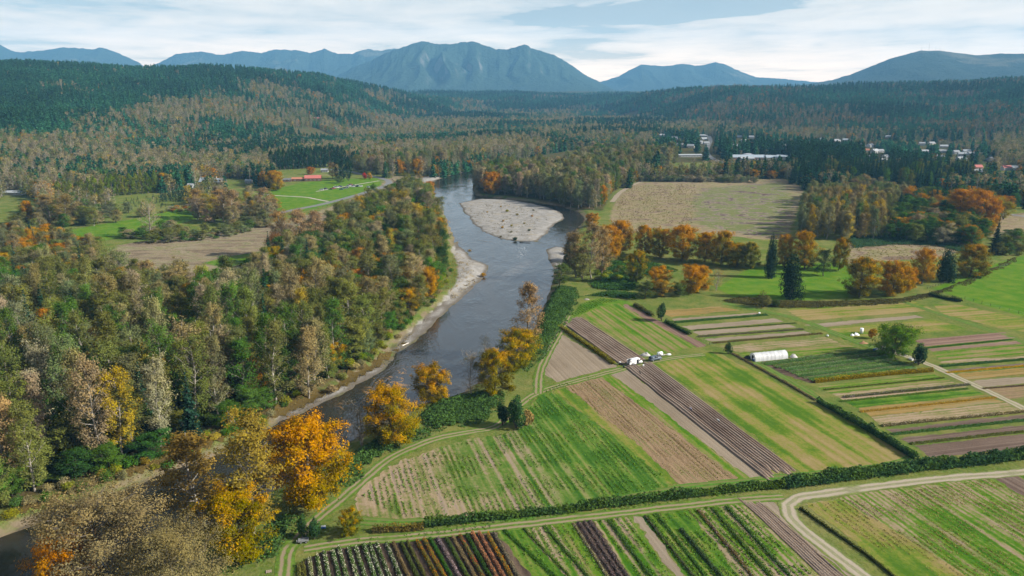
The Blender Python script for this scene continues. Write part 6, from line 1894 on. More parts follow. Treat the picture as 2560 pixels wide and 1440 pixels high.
# low white hall and the school
x, y = G(1724, 392)
t_ = thing('white_hall', 'long low white building at the near edge of town', 'building', (x, y, 0), R(4))
gable(t_, -19, 19, -5, 5, 3.2, 1.2, 'white', 'pale', nwin=8)
CLEAR += [(x - 14, y), (x, y), (x + 14, y)]
x, y = G(1900, 400)
t_ = thing('school_building', 'low school with grey gabled wings and a white dome', 'building', (x, y, 0), R(-3))
gable(t_, -42, 8, 0, 16, 4.0, 3.4, 'pink', 'slate', nwin=10)
gable(t_, -32, -12, -13, -1, 3.4, 2.2, 'grey', 'pale', nwin=5)
gable(t_, 9, 26, -4, 12, 4.0, 3.4, 'cream', 'slate', nwin=4)
gable(t_, 28, 44, 4, 20, 4.0, 3.4, 'cream', 'slate', nwin=4)
m = MB()
n, rings = 16, 5
vs = []
for j in range(rings + 1):
    a = j / rings * math.pi / 2
    for i in range(n):
        b = i / n * 2 * math.pi
        vs.append((-12 + 11 * math.cos(a) * math.cos(b), 26 + 11 * math.cos(a) * math.sin(b), 4.5 + 4.0 * math.sin(a)))
m.add(vs, [(j * n + i, j * n + (i + 1) % n, (j + 1) * n + (i + 1) % n, (j + 1) * n + i) for j in range(rings) for i in range(n)])
m.build('dome', ROOFS['pale'], t_, True)
MB().cyl((-12, 26, 0), (-12, 26, 4.5), 11, 11, 16).build('drum', WALLS['white'], t_)
CLEAR += [(x - 34, y), (x - 18, y), (x, y), (x + 18, y), (x + 36, y), (x - 12, y + 26)]
# barn with yard and the house at the left
x, y = G(782, 452)
t_ = thing('barn', 'red roofed barn with a lower dark shed wing', 'barn', (x, y, gz(x, y)), R(8))
gable(t_, -9, 10, -5, 5, 3.6, 3.0, 'brown', 'red', nwin=4)
gable(t_, -24, -9.1, -3.5, 3.5, 2.8, 1.6, 'brown', 'rust', nwin=2, door=False)
gable(t_, -34, -24.5, -7, 0, 2.6, 1.4, 'brown', 'dark', nwin=2)
CLEAR += [(x, y), (x - 12, y), (x - 26, y), (x + 8, y)]
x, y = G(534, 460)
t_ = thing('farmhouse', 'grey roofed farmhouse with dormers beside the tree nursery', 'house', (x, y, gz(x, y)), R(-6))
gable(t_, -15, 0, -5, 5, 3.0, 4.2, 'brown', 'slate', nwin=4)
gable(t_, 0.1, 14, -4.4, 4.4, 3.0, 3.6, 'brown', 'slate', nwin=3, door=False)
for dx in (-9, -3, 5, 10):
    MB().box(dx - 1, dx + 1, -4.2, -1.5, 3.6, 5.4).build('dormer', WALLS['brown'], t_)
MB().box(3, 4, 0.5, 1.5, 4, 8.6).build('chimney', WALLS['pink'], t_)
CLEAR += [(x - 10, y), (x, y), (x + 10, y)]
for i, (px, py, w, d, wl_, rf_, lab) in enumerate([(477, 469, 6, 5, 'white', 'pale', 'small white shed left of the farmhouse'), (622, 458, 7, 6, 'white', 'grey', 'small white cottage between farmhouse and barn'), (30, 487, 26, 8, 'white', 'pale', 'long white shed at the left edge'),
                                                   (812, 430, 9, 7, 'white', 'grey', 'pale cottage behind the barn'), (275, 478, 9, 6, 'grey', 'pale', 'grey shed behind the yellow green poplars'), (795, 334, 22, 12, 'brown', 'red', 'far red roofed barn at the foot of the hill')]):
    house(px, py, w, d, 2.8, 1.8, wl_, rf_, hr.uniform(-0.2, 0.2), lab, 'shed')
    x, y = G(px, py); CLEAR.append((x, y))

# ================================================================== vehicles
PAINT = {k: plain(k + '_paint', c, 0.3, 0.04, 1, 0.0, 0.5) for k, c in {'white': (0.78, 0.79, 0.80), 'silver': (0.45, 0.47, 0.49), 'black': (0.02, 0.022, 0.025), 'blue': (0.05, 0.10, 0.20), 'red': (0.35, 0.04, 0.03), 'slate': (0.075, 0.10, 0.135), 'grey': (0.2, 0.21, 0.22)}.items()}
TYRE = plain('tyre_rubber', (0.02, 0.02, 0.02), 0.85)
STEEL = plain('wheel_steel', (0.45, 0.45, 0.46), 0.4, 0.1, 3, 0.6)
CARGLASS = plain('car_glass', (0.02, 0.026, 0.032), 0.08, 0.05, 1, 0, 0.7)
DARK = plain('dark_parts_and_shade', (0.015, 0.015, 0.017), 0.9)  # near black for dark parts, and for shade painted inside open doors
LAMP = plain('lamp_glass', (0.6, 0.55, 0.5), 0.2)


def loft(name, sections, mat, parent, smooth=True, caps=True):
    """skin a row of equal cross sections"""
    n = len(sections[0])
    v = [p for s in sections for p in s]
    f = [(k * n + i, k * n + (i + 1) % n, (k + 1) * n + (i + 1) % n, (k + 1) * n + i) for k in range(len(sections) - 1) for i in range(n)]
    if caps:
        f += [tuple(range(n))[::-1], tuple(range((len(sections) - 1) * n, len(sections) * n))]
    return MB().add(v, f).build(name, mat, parent, smooth)


def wheels(parent, xs, half, r, w=0.24):
    for x in xs:
        for s in (-1, 1):
            wh = MB().cyl((x, s * half, r), (x, s * (half - w), r), r, r, 14).build('wheel', TYRE, parent)
            MB().cyl((x, s * (half + 0.012), r), (x, s * (half - 0.03), r), r * 0.58, r * 0.58, 12).build('rim', STEEL, wh)


def ring(x, hw, zb, zt, hwt, ch=0.12):
    return [(x, -hw, zb), (x, hw, zb), (x, hw, zb + (zt - zb) * 0.5), (x, hwt, zt - ch), (x, hwt - ch, zt), (x, -hwt + ch, zt), (x, -hwt, zt - ch), (x, -hw, zb + (zt - zb) * 0.5)]


MESHCAR = {}


def car(x, y, z, rz, col, label, group, kind=0):
    t_ = thing('parked_car', label, 'car', (x, y, z), rz, group)
    key = ('body', kind)
    if key not in MESHCAR:
        hgt = (1.45, 1.75)[kind]
        o = loft('body', [ring(-2.25, 0.78, 0.35, 0.78, 0.72), ring(-2.1, 0.86, 0.28, 0.92, 0.80), ring(-0.6, 0.88, 0.26, 0.96, 0.84), ring(1.0, 0.88, 0.26, 0.95, 0.83), ring(1.9, 0.86, 0.28, 0.84, 0.78), ring(2.25, 0.78, 0.34, 0.68, 0.7)], PAINT['white'], None)
        c = loft('cabin', [ring(-2.0 if kind else -1.7, 0.80, 0.90, 1.0, 0.74, 0.05), ring(-1.6 if kind else -1.0, 0.78, 0.90, hgt, 0.62), ring(0.25, 0.78, 0.90, hgt, 0.62), ring(1.05, 0.80, 0.88, 1.0, 0.72, 0.05)], CARGLASS, None)
        MESHCAR[key] = (o.data, c.data)
        bpy.data.objects.remove(o); bpy.data.objects.remove(c)
    bd, cb = MESHCAR[key]
    b = link('body', bd, t_)
    b.data = bd.copy() if False else bd
    b.material_slots[0].link = 'OBJECT'
    b.material_slots[0].material = PAINT[col]
    link('cabin', cb, t_)
    if 'roof' not in MESHCAR:
        MESHCAR['roof'] = MB().box(-1.0, 0.25, -0.6, 0.6, 0, 0.03).mesh('roof_panel', PAINT['white'])
        m1 = MB()
        for xx in (-1.4, 1.4):
            for s in (-1, 1):
                m1.cyl((xx, s * 0.9, 0.32), (xx, s * 0.66, 0.32), 0.32, 0.32, 10)
        m2 = MB().cyl((0, 0.12, 0), (0, -0.12, 0), 0.32, 0.32, 10)
        MESHCAR['wheel'] = m2.mesh('wheel', TYRE)
    r = link('roof_panel', MESHCAR['roof'], t_, (0, 0, (1.46, 1.76)[kind]))
    r.material_slots[0].link = 'OBJECT'; r.material_slots[0].material = PAINT[col]
    for xx in (-1.4, 1.4):
        for s in (-1, 1):
            link('wheel', MESHCAR['wheel'], t_, (xx, s * 0.78, 0.32))
    return t_


cp = [(990, 600, 'silver'), (1075, 585, 'black'), (1170, 592, 'black'), (1235, 577, 'red'), (1290, 562, 'white'), (1262, 548, 'silver'), (1310, 548, 'silver'), (1370, 540, 'blue'), (1385, 592, 'blue'), (1460, 572, 'grey'), (1500, 563, 'grey'), (1530, 533, 'white'),
      (1570, 500, 'red'), (1575, 520, 'white'), (1620, 542, 'silver'), (1690, 537, 'black'), (1722, 530, 'blue'), (1775, 532, 'white'), (1930, 552, 'silver'), (1640, 522, 'grey')]
cr_ = np.random.default_rng(8)
for i, (a, b, c) in enumerate(sorted(cp)):
    x, y = G(680 + a / 8, 400 + b / 8)
    car(x, y, gz(x, y) + 0.03, cr_.uniform(-0.4, 0.4) + (0.2 if i % 2 else 3.3), c, f'{c} car, {ORD[i]} from the left of those parked on the lawn', 'cars parked on the lawn', i % 2)


def face_along(p, q):
    a, b = np.array(G(*p)), np.array(G(*q))
    return math.atan2(b[1] - a[1], b[0] - a[0])


# ---- white van, rear doors open
x, y = G(1589, 910)
van = thing('delivery_van', 'white van with its rear and side doors open on the farm track', 'van', (x, y, 0.1), face_along((1570, 913), (1607, 905)))
vs_ = [(-2.75, 0.95, 0.42, 2.35, 0.86), (-2.6, 0.98, 0.36, 2.45, 0.88), (0.9, 0.98, 0.36, 2.45, 0.88), (1.25, 0.98, 0.36, 2.36, 0.84), (1.75, 0.98, 0.36, 1.75, 0.84), (2.05, 0.97, 0.36, 1.25, 0.88), (2.6, 0.94, 0.38, 1.05, 0.84), (2.8, 0.84, 0.42, 0.92, 0.74)]
loft('body', [ring(*s) for s in vs_], PAINT['white'], van)
MB().add([(1.30, -0.74, 2.22), (1.30, 0.74, 2.22), (2.02, 0.80, 1.34), (2.02, -0.80, 1.34)], [(0, 3, 2, 1)]).add([(1.33, -0.74, 2.24), (1.33, 0.74, 2.24), (2.05, 0.80, 1.36), (2.05, -0.80, 1.36)], [(0, 1, 2, 3)]).build('windscreen', CARGLASS, van)
for s in (-1, 1):
    MB().box(0.95, 1.62, s * 0.985 - 0.012, s * 0.985 + 0.012, 1.3, 1.95).build('window', CARGLASS, van)
    MB().box(2.70, 2.80, s * 0.62 - 0.14, s * 0.62 + 0.14, 0.72, 0.92).build('headlight', LAMP, van)
MB().box(-0.35, 0.75, -1.0, -0.965, 0.5, 2.15).build('side_shade_panel', DARK, van)  # flat dark panel, painted as the shade inside the side door
MB().box(-1.5, -0.40, -1.06, -1.01, 0.48, 2.2).build('sliding_door', PAINT['white'], van)
MB().box(-2.77, -2.752, -0.78, 0.78, 0.55, 2.2).build('rear_shade_panel', DARK, van)  # dark sheet colouring in the shade behind the rear doors
for s in (-1, 1):
    dr = MB().box(-3.65, -2.78, s * 0.90 - 0.03, s * 0.90 + 0.03, 0.5, 2.25).build('rear_door', PAINT['white'], van)
    MB().box(-3.5, -2.95, s * 0.90 - 0.035, s * 0.90 + 0.035, 1.4, 2.05).build('window', CARGLASS, dr)
wheels(van, (-1.7, 1.8), 0.97, 0.36)
MB().box(2.76, 2.86, -0.8, 0.8, 0.36, 0.58).build('bumper', DARK, van)
# ---- dark pickup with a canopy
x, y = G(1638, 901)
pk = thing('pickup_truck', 'slate blue pickup with a canopy beside the white tank', 'pickup', (x, y, 0.1), face_along((1618, 904), (1656, 896)))
loft('body', [ring(-2.8, 0.92, 0.5, 1.18, 0.9, 0.06), ring(-2.6, 0.95, 0.46, 1.22, 0.92, 0.06), ring(0.9, 0.95, 0.46, 1.22, 0.92, 0.06), ring(1.4, 0.95, 0.46, 1.2, 0.9, 0.08), ring(2.5, 0.92, 0.46, 1.08, 0.86, 0.1), ring(2.75, 0.86, 0.5, 0.95, 0.8, 0.1)], PAINT['slate'], pk)
loft('cab', [ring(-0.75, 0.88, 1.18, 1.9, 0.72, 0.08), ring(0.45, 0.88, 1.18, 1.88, 0.72, 0.08), ring(1.25, 0.88, 1.16, 1.28, 0.84, 0.04)], CARGLASS, pk)
MB().box(-0.7, 0.4, -0.68, 0.68, 1.9, 1.95).build('roof_panel', PAINT['slate'], pk)
loft('canopy', [ring(-2.7, 0.9, 1.2, 1.86, 0.74, 0.1), ring(-0.8, 0.9, 1.2, 1.9, 0.74, 0.1)], PAINT['slate'], pk)
MB().box(-2.74, -2.705, -0.66, 0.66, 1.24, 1.78).build('canopy_shade_panel', DARK, pk)  # dark sheet that paints the shade inside the canopy
for s in (-1, 1):
    MB().box(-2.3, -1.1, s * 0.84 - 0.02, s * 0.84 + 0.02, 1.38, 1.7).build('window', CARGLASS, pk)
    MB().box(2.68, 2.78, s * 0.6 - 0.15, s * 0.6 + 0.15, 0.78, 0.94).build('headlight', LAMP, pk)
wheels(pk, (-1.75, 1.75), 0.95, 0.4)
# ---- white tank on a trailer and the clutter beside it
x, y = G(1650, 891)
tk = thing('tank_trailer', 'white tank on a small trailer behind the pickup', 'trailer', (x, y, 0.05), face_along((1640, 892), (1680, 886)))
MB().cyl((-1.1, 0, 1.25), (0.9, 0, 1.25), 0.72, 0.72, 18).build('tank', PAINT['white'], tk, True)
MB().cyl((-1.3, 0, 1.25), (-1.1, 0, 1.25), 0.42, 0.72, 18).build('end_cap', PAINT['white'], tk, True)
MB().cyl((0.9, 0, 1.25), (1.1, 0, 1.25), 0.72, 0.42, 18).build('end_cap', PAINT['white'], tk, True)
MB().box(-1.4, 1.6, -0.7, 0.7, 0.42, 0.54).build('bed', STEEL, tk)
MB().cyl((1.6, 0, 0.48), (3.6, 0, 0.42), 0.06).cyl((1.4, -0.6, 0.48), (2.6, 0, 0.45), 0.05).cyl((1.4, 0.6, 0.48), (2.6, 0, 0.45), 0.05).build('drawbar', plain('pale_steel', (0.6, 0.55, 0.52), 0.5), tk)
wheels(tk, (-0.3,), 0.85, 0.34)
TARP = plain('grey_tarp', (0.40, 0.38, 0.37), 0.7, 0.25, 2.0)
WHITEP = plain('white_plastic', (0.78, 0.79, 0.80), 0.4, 0.05)
BLUEP = plain('blue_plastic', (0.03, 0.11, 0.35), 0.4)
BLACKP = plain('black_plastic', (0.018, 0.018, 0.02), 0.5)
WOODP = plain('weathered_wood', (0.30, 0.24, 0.18), 0.9, 0.3, 4)
WOODD = plain('dark_post_wood', (0.085, 0.065, 0.05), 0.9, 0.3, 4)


def lump(name, px, py, w, d, h, mat, label, cat, seed=0, rz=0.0):
    g_ = np.random.default_rng(seed)
    x, y = G(px, py)
    n, rr = 12, 4
    v = [(0, 0, h)]
    for j in range(1, rr + 1):
        for i in range(n):
            a = i / n * 2 * math.pi
            k = j / rr
            s = 1 + 0.25 * g_.normal()
            v.append((w / 2 * k * math.cos(a) * (1 + 0.1 * g_.normal()), d / 2 * k * math.sin(a) * (1 + 0.1 * g_.normal()), max(0.0, h * (1 - k ** 2.2) * s) if j < rr else 0.0))
    f = [(0, 1 + i, 1 + (i + 1) % n) for i in range(n)] + [(1 + (j - 1) * n + i, 1 + j * n + i, 1 + j * n + (i + 1) % n, 1 + (j - 1) * n + (i + 1) % n) for j in range(1, rr) for i in range(n)]
    o = MB().add(v, f).build(name, mat, None, True, loc=(x, y, 0.06), rz=rz)
    return tag(o, label, cat)


lump('covered_heap', 1614, 889, 4.2, 2.4, 1.1, TARP, 'grey tarp over a heap left of the pickup', 'heap', 1)
lump('plastic_heap', 1672, 887, 2.2, 1.2, 0.6, WHITEP, 'crumpled white sheeting right of the tank trailer', 'heap', 2)
lump('compost_heap', 2158, 859, 3.6, 1.8, 0.8, plain('compost', (0.30, 0.17, 0.09), 0.9, 0.4, 3), 'reddish heap left of the spreading tree', 'heap', 3)
lump('covered_heap', 2140, 838, 3.0, 1.6, 0.9, WHITEP, 'larger white covered heap beside the standing tank', 'heap', 4)
lump('covered_heap', 2130, 839, 1.7, 1.3, 0.8, WHITEP, 'smaller white covered heap beside the standing tank', 'heap', 5)
lump('covered_heap', 1984, 893, 3.4, 2.0, 1.1, TARP, 'grey bundle at the right end of the hoop house', 'heap', 6)
lump('stone_heap', 1467, 749, 3.0, 2.0, 0.6, plain('stones', (0.28, 0.25, 0.22), 0.9, 0.4, 3), 'small stone heap at the top of the green apron', 'heap', 7)


def bin_(px, py, r, h, mat, label, cat='bin', name='bin', lid=None):
    x, y = G(px, py)
    o = thing(name, label, cat, (x, y, 0.05))
    MB().cyl((0, 0, 0), (0, 0, h), r * 0.85, r, 14).build('body', mat, o, True)
    MB().cyl((0, 0, h), (0, 0, h + 0.08), r * 1.05, r * 0.9, 14).build('lid', lid or mat, o)
    return o


bin_(1550, 912, 0.42, 1.1, BLACKP, 'taller black bin left of the white van', lid=WHITEP)
bin_(1555, 912, 0.36, 0.7, BLACKP, 'shorter black bin left of the white van')
bin_(1559.5, 919, 0.45, 0.7, BLACKP, 'black tub at the corner of the ploughed ridges', 'tub', 'tub')
bin_(1608, 916, 0.34, 0.6, WHITEP, 'white bucket at the head of the ploughed ridges', 'bucket', 'bucket')
bin_(2153.5, 833, 0.75, 2.2, WHITEP, 'upright white tank left of the spreading tree', 'tank', 'water_tank')
bin_(1898, 785, 0.5, 0.7, WHITEP, 'white bucket on the far crop row', 'bucket', 'bucket')
bin_(2069, 841, 0.45, 0.5, WHITEP, 'white bucket on the mown bed beyond the hoop house', 'bucket', 'bucket')
for i, (px, py) in enumerate([(2275, 899), (2280, 901), (2289, 906), (2292, 908), (2262, 890)]):
    x, y = G(px, py)
    o = thing('crate', ORD[i] + ' white crate from the left by the round dark shrub' if i < 4 else 'grey crate on the track by the spreading tree', 'crate', (x, y, 0.06), 0.4 * i, 'crates by the dark shrub')
    mt = WHITEP if i < 4 else TARP
    MB().box(-0.45, 0.45, -0.35, 0.35, 0, 0.06).build('base', mt, o)
    for a in ((-0.45, 0.45, -0.35, -0.31), (-0.45, 0.45, 0.31, 0.35), (-0.45, -0.41, -0.31, 0.31), (0.41, 0.45, -0.31, 0.31)):
        MB().box(*a, 0.06, 0.7).build('side', mt, o)
rs = np.random.default_rng(77)
for i in range(7):                                    # dim clutter in the shade of the spreading tree
    px, py = 2185 + i * 9 + rs.uniform(-3, 3), 874 + rs.uniform(-6, 8)
    x, y = G(px, py)
    o = thing('storage_box', f'{ORD[i]} box from the left in the shade of the spreading tree', 'box', (x, y, 0.06), rs.uniform(0, 3), 'boxes under the spreading tree')
    mt = (BLUEP, WHITEP, WOODP, TARP, BLACKP)[i % 5]
    s = rs.uniform(0.5, 0.9)
    MB().box(-s, s, -s * 0.6, s * 0.6, 0, s * 0.9).build('body', mt, o)
    MB().box(-s - 0.04, s + 0.04, -s * 0.6 - 0.04, s * 0.6 + 0.04, s * 0.9, s * 0.9 + 0.08).build('lid', mt, o)
# cart and bench by the track end
x, y = G(759, 1356)
o = thing('garden_cart', 'grey garden cart parked under the two dark shrubs', 'cart', (x, y, 0.05), face_along((745, 1358), (773, 1354)))
MB().box(-1.2, 1.2, -0.55, 0.55, 0.45, 0.55).build('bed', STEEL, o)
for a in ((-1.2, 1.2, -0.55, -0.5), (-1.2, 1.2, 0.5, 0.55), (-1.2, -1.15, -0.5, 0.5), (1.15, 1.2, -0.5, 0.5)):
    MB().box(*a, 0.55, 0.9).build('side', PAINT['grey'], o)
MB().box(-1.6, -1.25, -0.3, 0.3, 0.4, 0.7).build('toolbox', TARP, o)
wheels(o, (-0.6, 0.6), 0.62, 0.3, 0.16)
x, y = G(810, 1320)
o = thing('cooler_box', 'small blue and white cooler by the right dark shrub', 'box', (x, y, 0.05), 0.2)
MB().box(-0.7, 0.4, -0.3, 0.3, 0, 0.45).build('body', BLUEP, o)
MB().box(-0.72, 0.42, -0.32, 0.32, 0.45, 0.53).build('lid', WHITEP, o)
x, y = G(672, 1430)
o = thing('wooden_pallet', 'pale wooden pallet on the grass left of the track', 'pallet', (x, y, 0.05), 0.3)
for k in range(5):
    MB().box(-0.6, 0.6, -0.5 + k * 0.22, -0.5 + k * 0.22 + 0.14, 0.12, 0.15).build('board', WOODP, o)
for k in range(3):
    MB().box(-0.6 + k * 0.53, -0.46 + k * 0.53, -0.5, 0.52, 0, 0.12).build('runner', WOODP, o)

# ---- hoop house
A, Bn, Cn = np.array(G(1889, 905)), np.array(G(1970, 897)), np.array(G(1875, 898))
L = float(np.linalg.norm(Bn - A)); ax_ = math.atan2(*(Bn - A)[::-1])
wd = float(abs((Cn - A) @ np.array([-math.sin(ax_), math.cos(ax_)])))
wd = max(4.6, min(wd, 6.5))
hs = thing('hoop_house', 'white plastic hoop house beside the vegetable plot', 'greenhouse', (A[0], A[1], 0.05), ax_)
t = NT('greenhouse_plastic')
nn = t.noise(t.obj(), 0.8, 4, 0.6)
wv = t.noise(t.obj(), 1.0, 2, 0.5, (0.9, 0.1, 0.1))
cc = t.mix(t.ss(0.35, 0.65, wv), (0.66, 0.66, 0.68), (0.86, 0.87, 0.88))
bs = t.node('ShaderNodeBsdfPrincipled'); t.l.new(cc, bs.inputs['Base Color']); bs.inputs['Roughness'].default_value = 0.35
t.l.new(t.bump(t.math('ADD', nn, wv), 0.5, 0.2), bs.inputs['Normal'])
tl = t.node('ShaderNodeBsdfTranslucent'); tl.inputs[0].default_value = (0.85, 0.86, 0.88, 1)
ms = t.node('ShaderNodeMixShader'); ms.inputs[0].default_value = 0.4
t.l.new(bs.outputs[0], ms.inputs[1]); t.l.new(tl.outputs[0], ms.inputs[2]); t.l.new(ms.outputs[0], t.out.inputs[0])
PLAST = t.mat
hh_ = 2.9
arc = [(wd / 2 - wd / 2 * math.cos(a), hh_ * math.sin(a) ** 0.8) for a in np.linspace(0, math.pi, 13)]
bays = 8
for k in range(bays):
    x0, x1 = L * k / bays, L * (k + 1) / bays
    v = [(x0 + 0.03, p[0], p[1]) for p in arc] + [((x0 + x1) / 2, wd / 2 + (p[0] - wd / 2) * 0.975, p[1] * 0.975) for p in arc] + [(x1 - 0.03, p[0], p[1]) for p in arc]
    MB().add(v, [(j * 13 + i, (j + 1) * 13 + i, (j + 1) * 13 + i + 1, j * 13 + i + 1) for j in range(2) for i in range(12)]).build('cover_panel', PLAST, hs, True)
for k in range(bays + 1):
    m = MB()
    xk = L * k / bays
    for i in range(12):
        m.cyl((xk, arc[i][0], arc[i][1] + 0.02), (xk, arc[i + 1][0], arc[i + 1][1] + 0.02), 0.045, 0.045, 5, 0, False)
    m.build('hoop', WHITEP, hs)
for xe in (0.02, L - 0.02):
    n_ = len(arc)
    MB().add([(xe, p[0], p[1]) for p in arc], [tuple(range(n_))]).build('end_wall', PLAST, hs)
MB().box(-0.05, 0.0, wd * 0.36, wd * 0.62, 0, 2.0).build('door', DARK, hs)
bin_(1884.5, 902.5, 0.5, 0.9, BLUEP, 'blue barrel at the door of the hoop house', 'barrel', 'barrel', WHITEP)
lump('dark_heap', 1869, 896, 3.2, 2.4, 1.2, BLACKP, 'black sheeting heap at the left end of the hoop house', 'heap', 9)


# ---- fences
def fence(pts, spacing, label, hgt=1.3, wires=3, lean=0.05):
    C = catmull(GP(pts), 0.5)
    s = np.concatenate([[0], np.cumsum(np.linalg.norm(np.diff(C, axis=0), axis=1))])
    o = thing('wire_fence', label, 'fence', (C[0, 0], C[0, 1], 0))
    n = int(s[-1] / spacing)
    P = np.stack([np.interp(np.linspace(0, s[-1], n + 1), s, C[:, k]) for k in range(2)], 1) - C[0]
    if 'post' not in MEM:
        MEM['post'] = MB().cyl((0, 0, 0), (0, 0, 1.0), 0.10, 0.085, 7).mesh('post', WOODD)
    for p in P:
        q = link('post', MEM['post'], o, (p[0], p[1], 0))
        q.scale = (1, 1, hgt * rs.uniform(0.85, 1.15))
        q.rotation_euler = (rs.normal(0, lean), rs.normal(0, lean), 0)
    for w in range(wires):
        m = MB()
        z = hgt * (0.3 + 0.3 * w)
        for a, b in zip(P[:-1], P[1:]):
            m.cyl((a[0], a[1], z), (b[0], b[1], z), 0.012, 0.012, 3, 0, False)
        m.build('wire', STEEL, o)
    return o


fence([(2318, 722), (2380, 704), (2440, 688), (2490, 672), (2520, 664)], 3.0, 'post and wire fence along the top of the pasture', 1.5)
fence([(2412, 748), (2470, 764), (2530, 780), (2700, 826)], 4.5, 'post and wire fence along the bottom of the pasture', 1.5)
fence([(1740, 846), (1800, 874), (1880, 914), (1960, 958), (2040, 1004)], 9.0, 'thin fence dividing the hay field from the beds', 1.2)
# ---- blocks along the outer edge of the road
C = catmull(GP([(790, 522), (860, 503), (920, 486), (965, 468), (986, 456), (980, 448)]), 0.5)
s = np.concatenate([[0], np.cumsum(np.linalg.norm(np.diff(C, axis=0), axis=1))])
bm_ = MB().cyl((-1.1, 0, 0.35), (1.1, 0, 0.35), 0.33, 0.30, 8).mesh('guard_log', plain('guard_log_wood', (0.15, 0.085, 0.06), 0.9, 0.3, 3))
for i, d in enumerate(np.arange(4, s[-1], 8.0)):
    p = [np.interp(d, s, C[:, k]) for k in range(2)]
    q = [np.interp(d + 1, s, C[:, k]) for k in range(2)]
    o = link('guard_log', bm_, None, (p[0], p[1], gz(*p)), math.atan2(q[1] - p[1], q[0] - p[0]) + 0.5)
    tag(o, f'brown guard log by the road bend, {ORDN(i + 1)} from the near end', 'log', 'guard logs along the road')


# ---- driftwood
def log_jam(px, py, n, spread, label, seed):
    g_ = np.random.default_rng(seed)
    x, y = G(px, py, -0.4)
    o = thing('driftwood_pile', label, 'log pile', (x, y, gz(x, y)))
    for i in range(n):
        a = g_.uniform(0, 3.14)
        l = g_.uniform(1.5, 4.5)
        c = np.array([g_.normal(0, spread), g_.normal(0, spread * 0.6), 0.25 + g_.uniform(0, 0.7)])
        d = np.array([math.cos(a), math.sin(a), g_.normal(0, 0.22)]) * l / 2
        MB().cyl(c - d, c + d, g_.uniform(0.14, 0.3), g_.uniform(0.08, 0.2), 7).build('log', WOODP if i % 3 else WOODD, o)
    return o


log_jam(560, 676, 16, 2.6, 'pale driftwood pile on the floodplain', 1)
log_jam(640, 660, 16, 2.6, 'dark driftwood pile on the floodplain by the trees', 2)
x, y = G(1312, 606, -1.9)
o = thing('driftwood_log', 'dark drift log at the tip of the gravel bar', 'log', (x, y, -1.85), -0.25)
MB().cyl((-4, 0, 0.2), (4, 0.3, 0.35), 0.32, 0.2, 9).build('stem', WOODD, o)
for k in range(3):
    MB().cyl((-3.6, 0, 0.25), (-4.6, 0.5 * (k - 1), 0.7), 0.12, 0.03, 6).build('root', WOODD, o)
x, y = G(1013, 857, -0.8)
o = thing('driftwood_log', 'bleached log on the left bank by the brush', 'log', (x, y, gz(x, y)), 1.0)
MB().cyl((-2, 0, 0.25), (2.2, 0, 0.3), 0.26, 0.14, 8).build('stem', plain('bleached_wood', (0.6, 0.56, 0.5), 0.9), o)
MB().cyl((1.0, 0, 0.3), (1.8, 0.6, 0.8), 0.08, 0.03, 6).build('branch', WOODP, o)
# ---- radio masts on the far ridge
for i, (px, py, h, Y) in enumerate([(2303, 128, 38, 6695), (2322, 128, 62, 6690), (2338, 129, 34, 6690), (2349, 128, 26, 6690)]):
    x, y, z = atY(px, py, Y)
    o = thing('radio_mast', f'{ORD[i]} radio mast from the left on the far ridge', 'mast', (x, y, z - 14), 0, 'radio masts')
    m = MB()
    for k in range(3):
        a = k * 2.09
        m.cyl((3.0 * math.cos(a), 3.0 * math.sin(a), 0), (0.5 * math.cos(a), 0.5 * math.sin(a), h + 14), 0.5, 0.35, 5)
    m.build('lattice', STEEL, o)
    MB().cyl((0, 0, h + 14), (0, 0, h + 22), 0.4, 0.2, 5).build('aerial', STEEL, o)


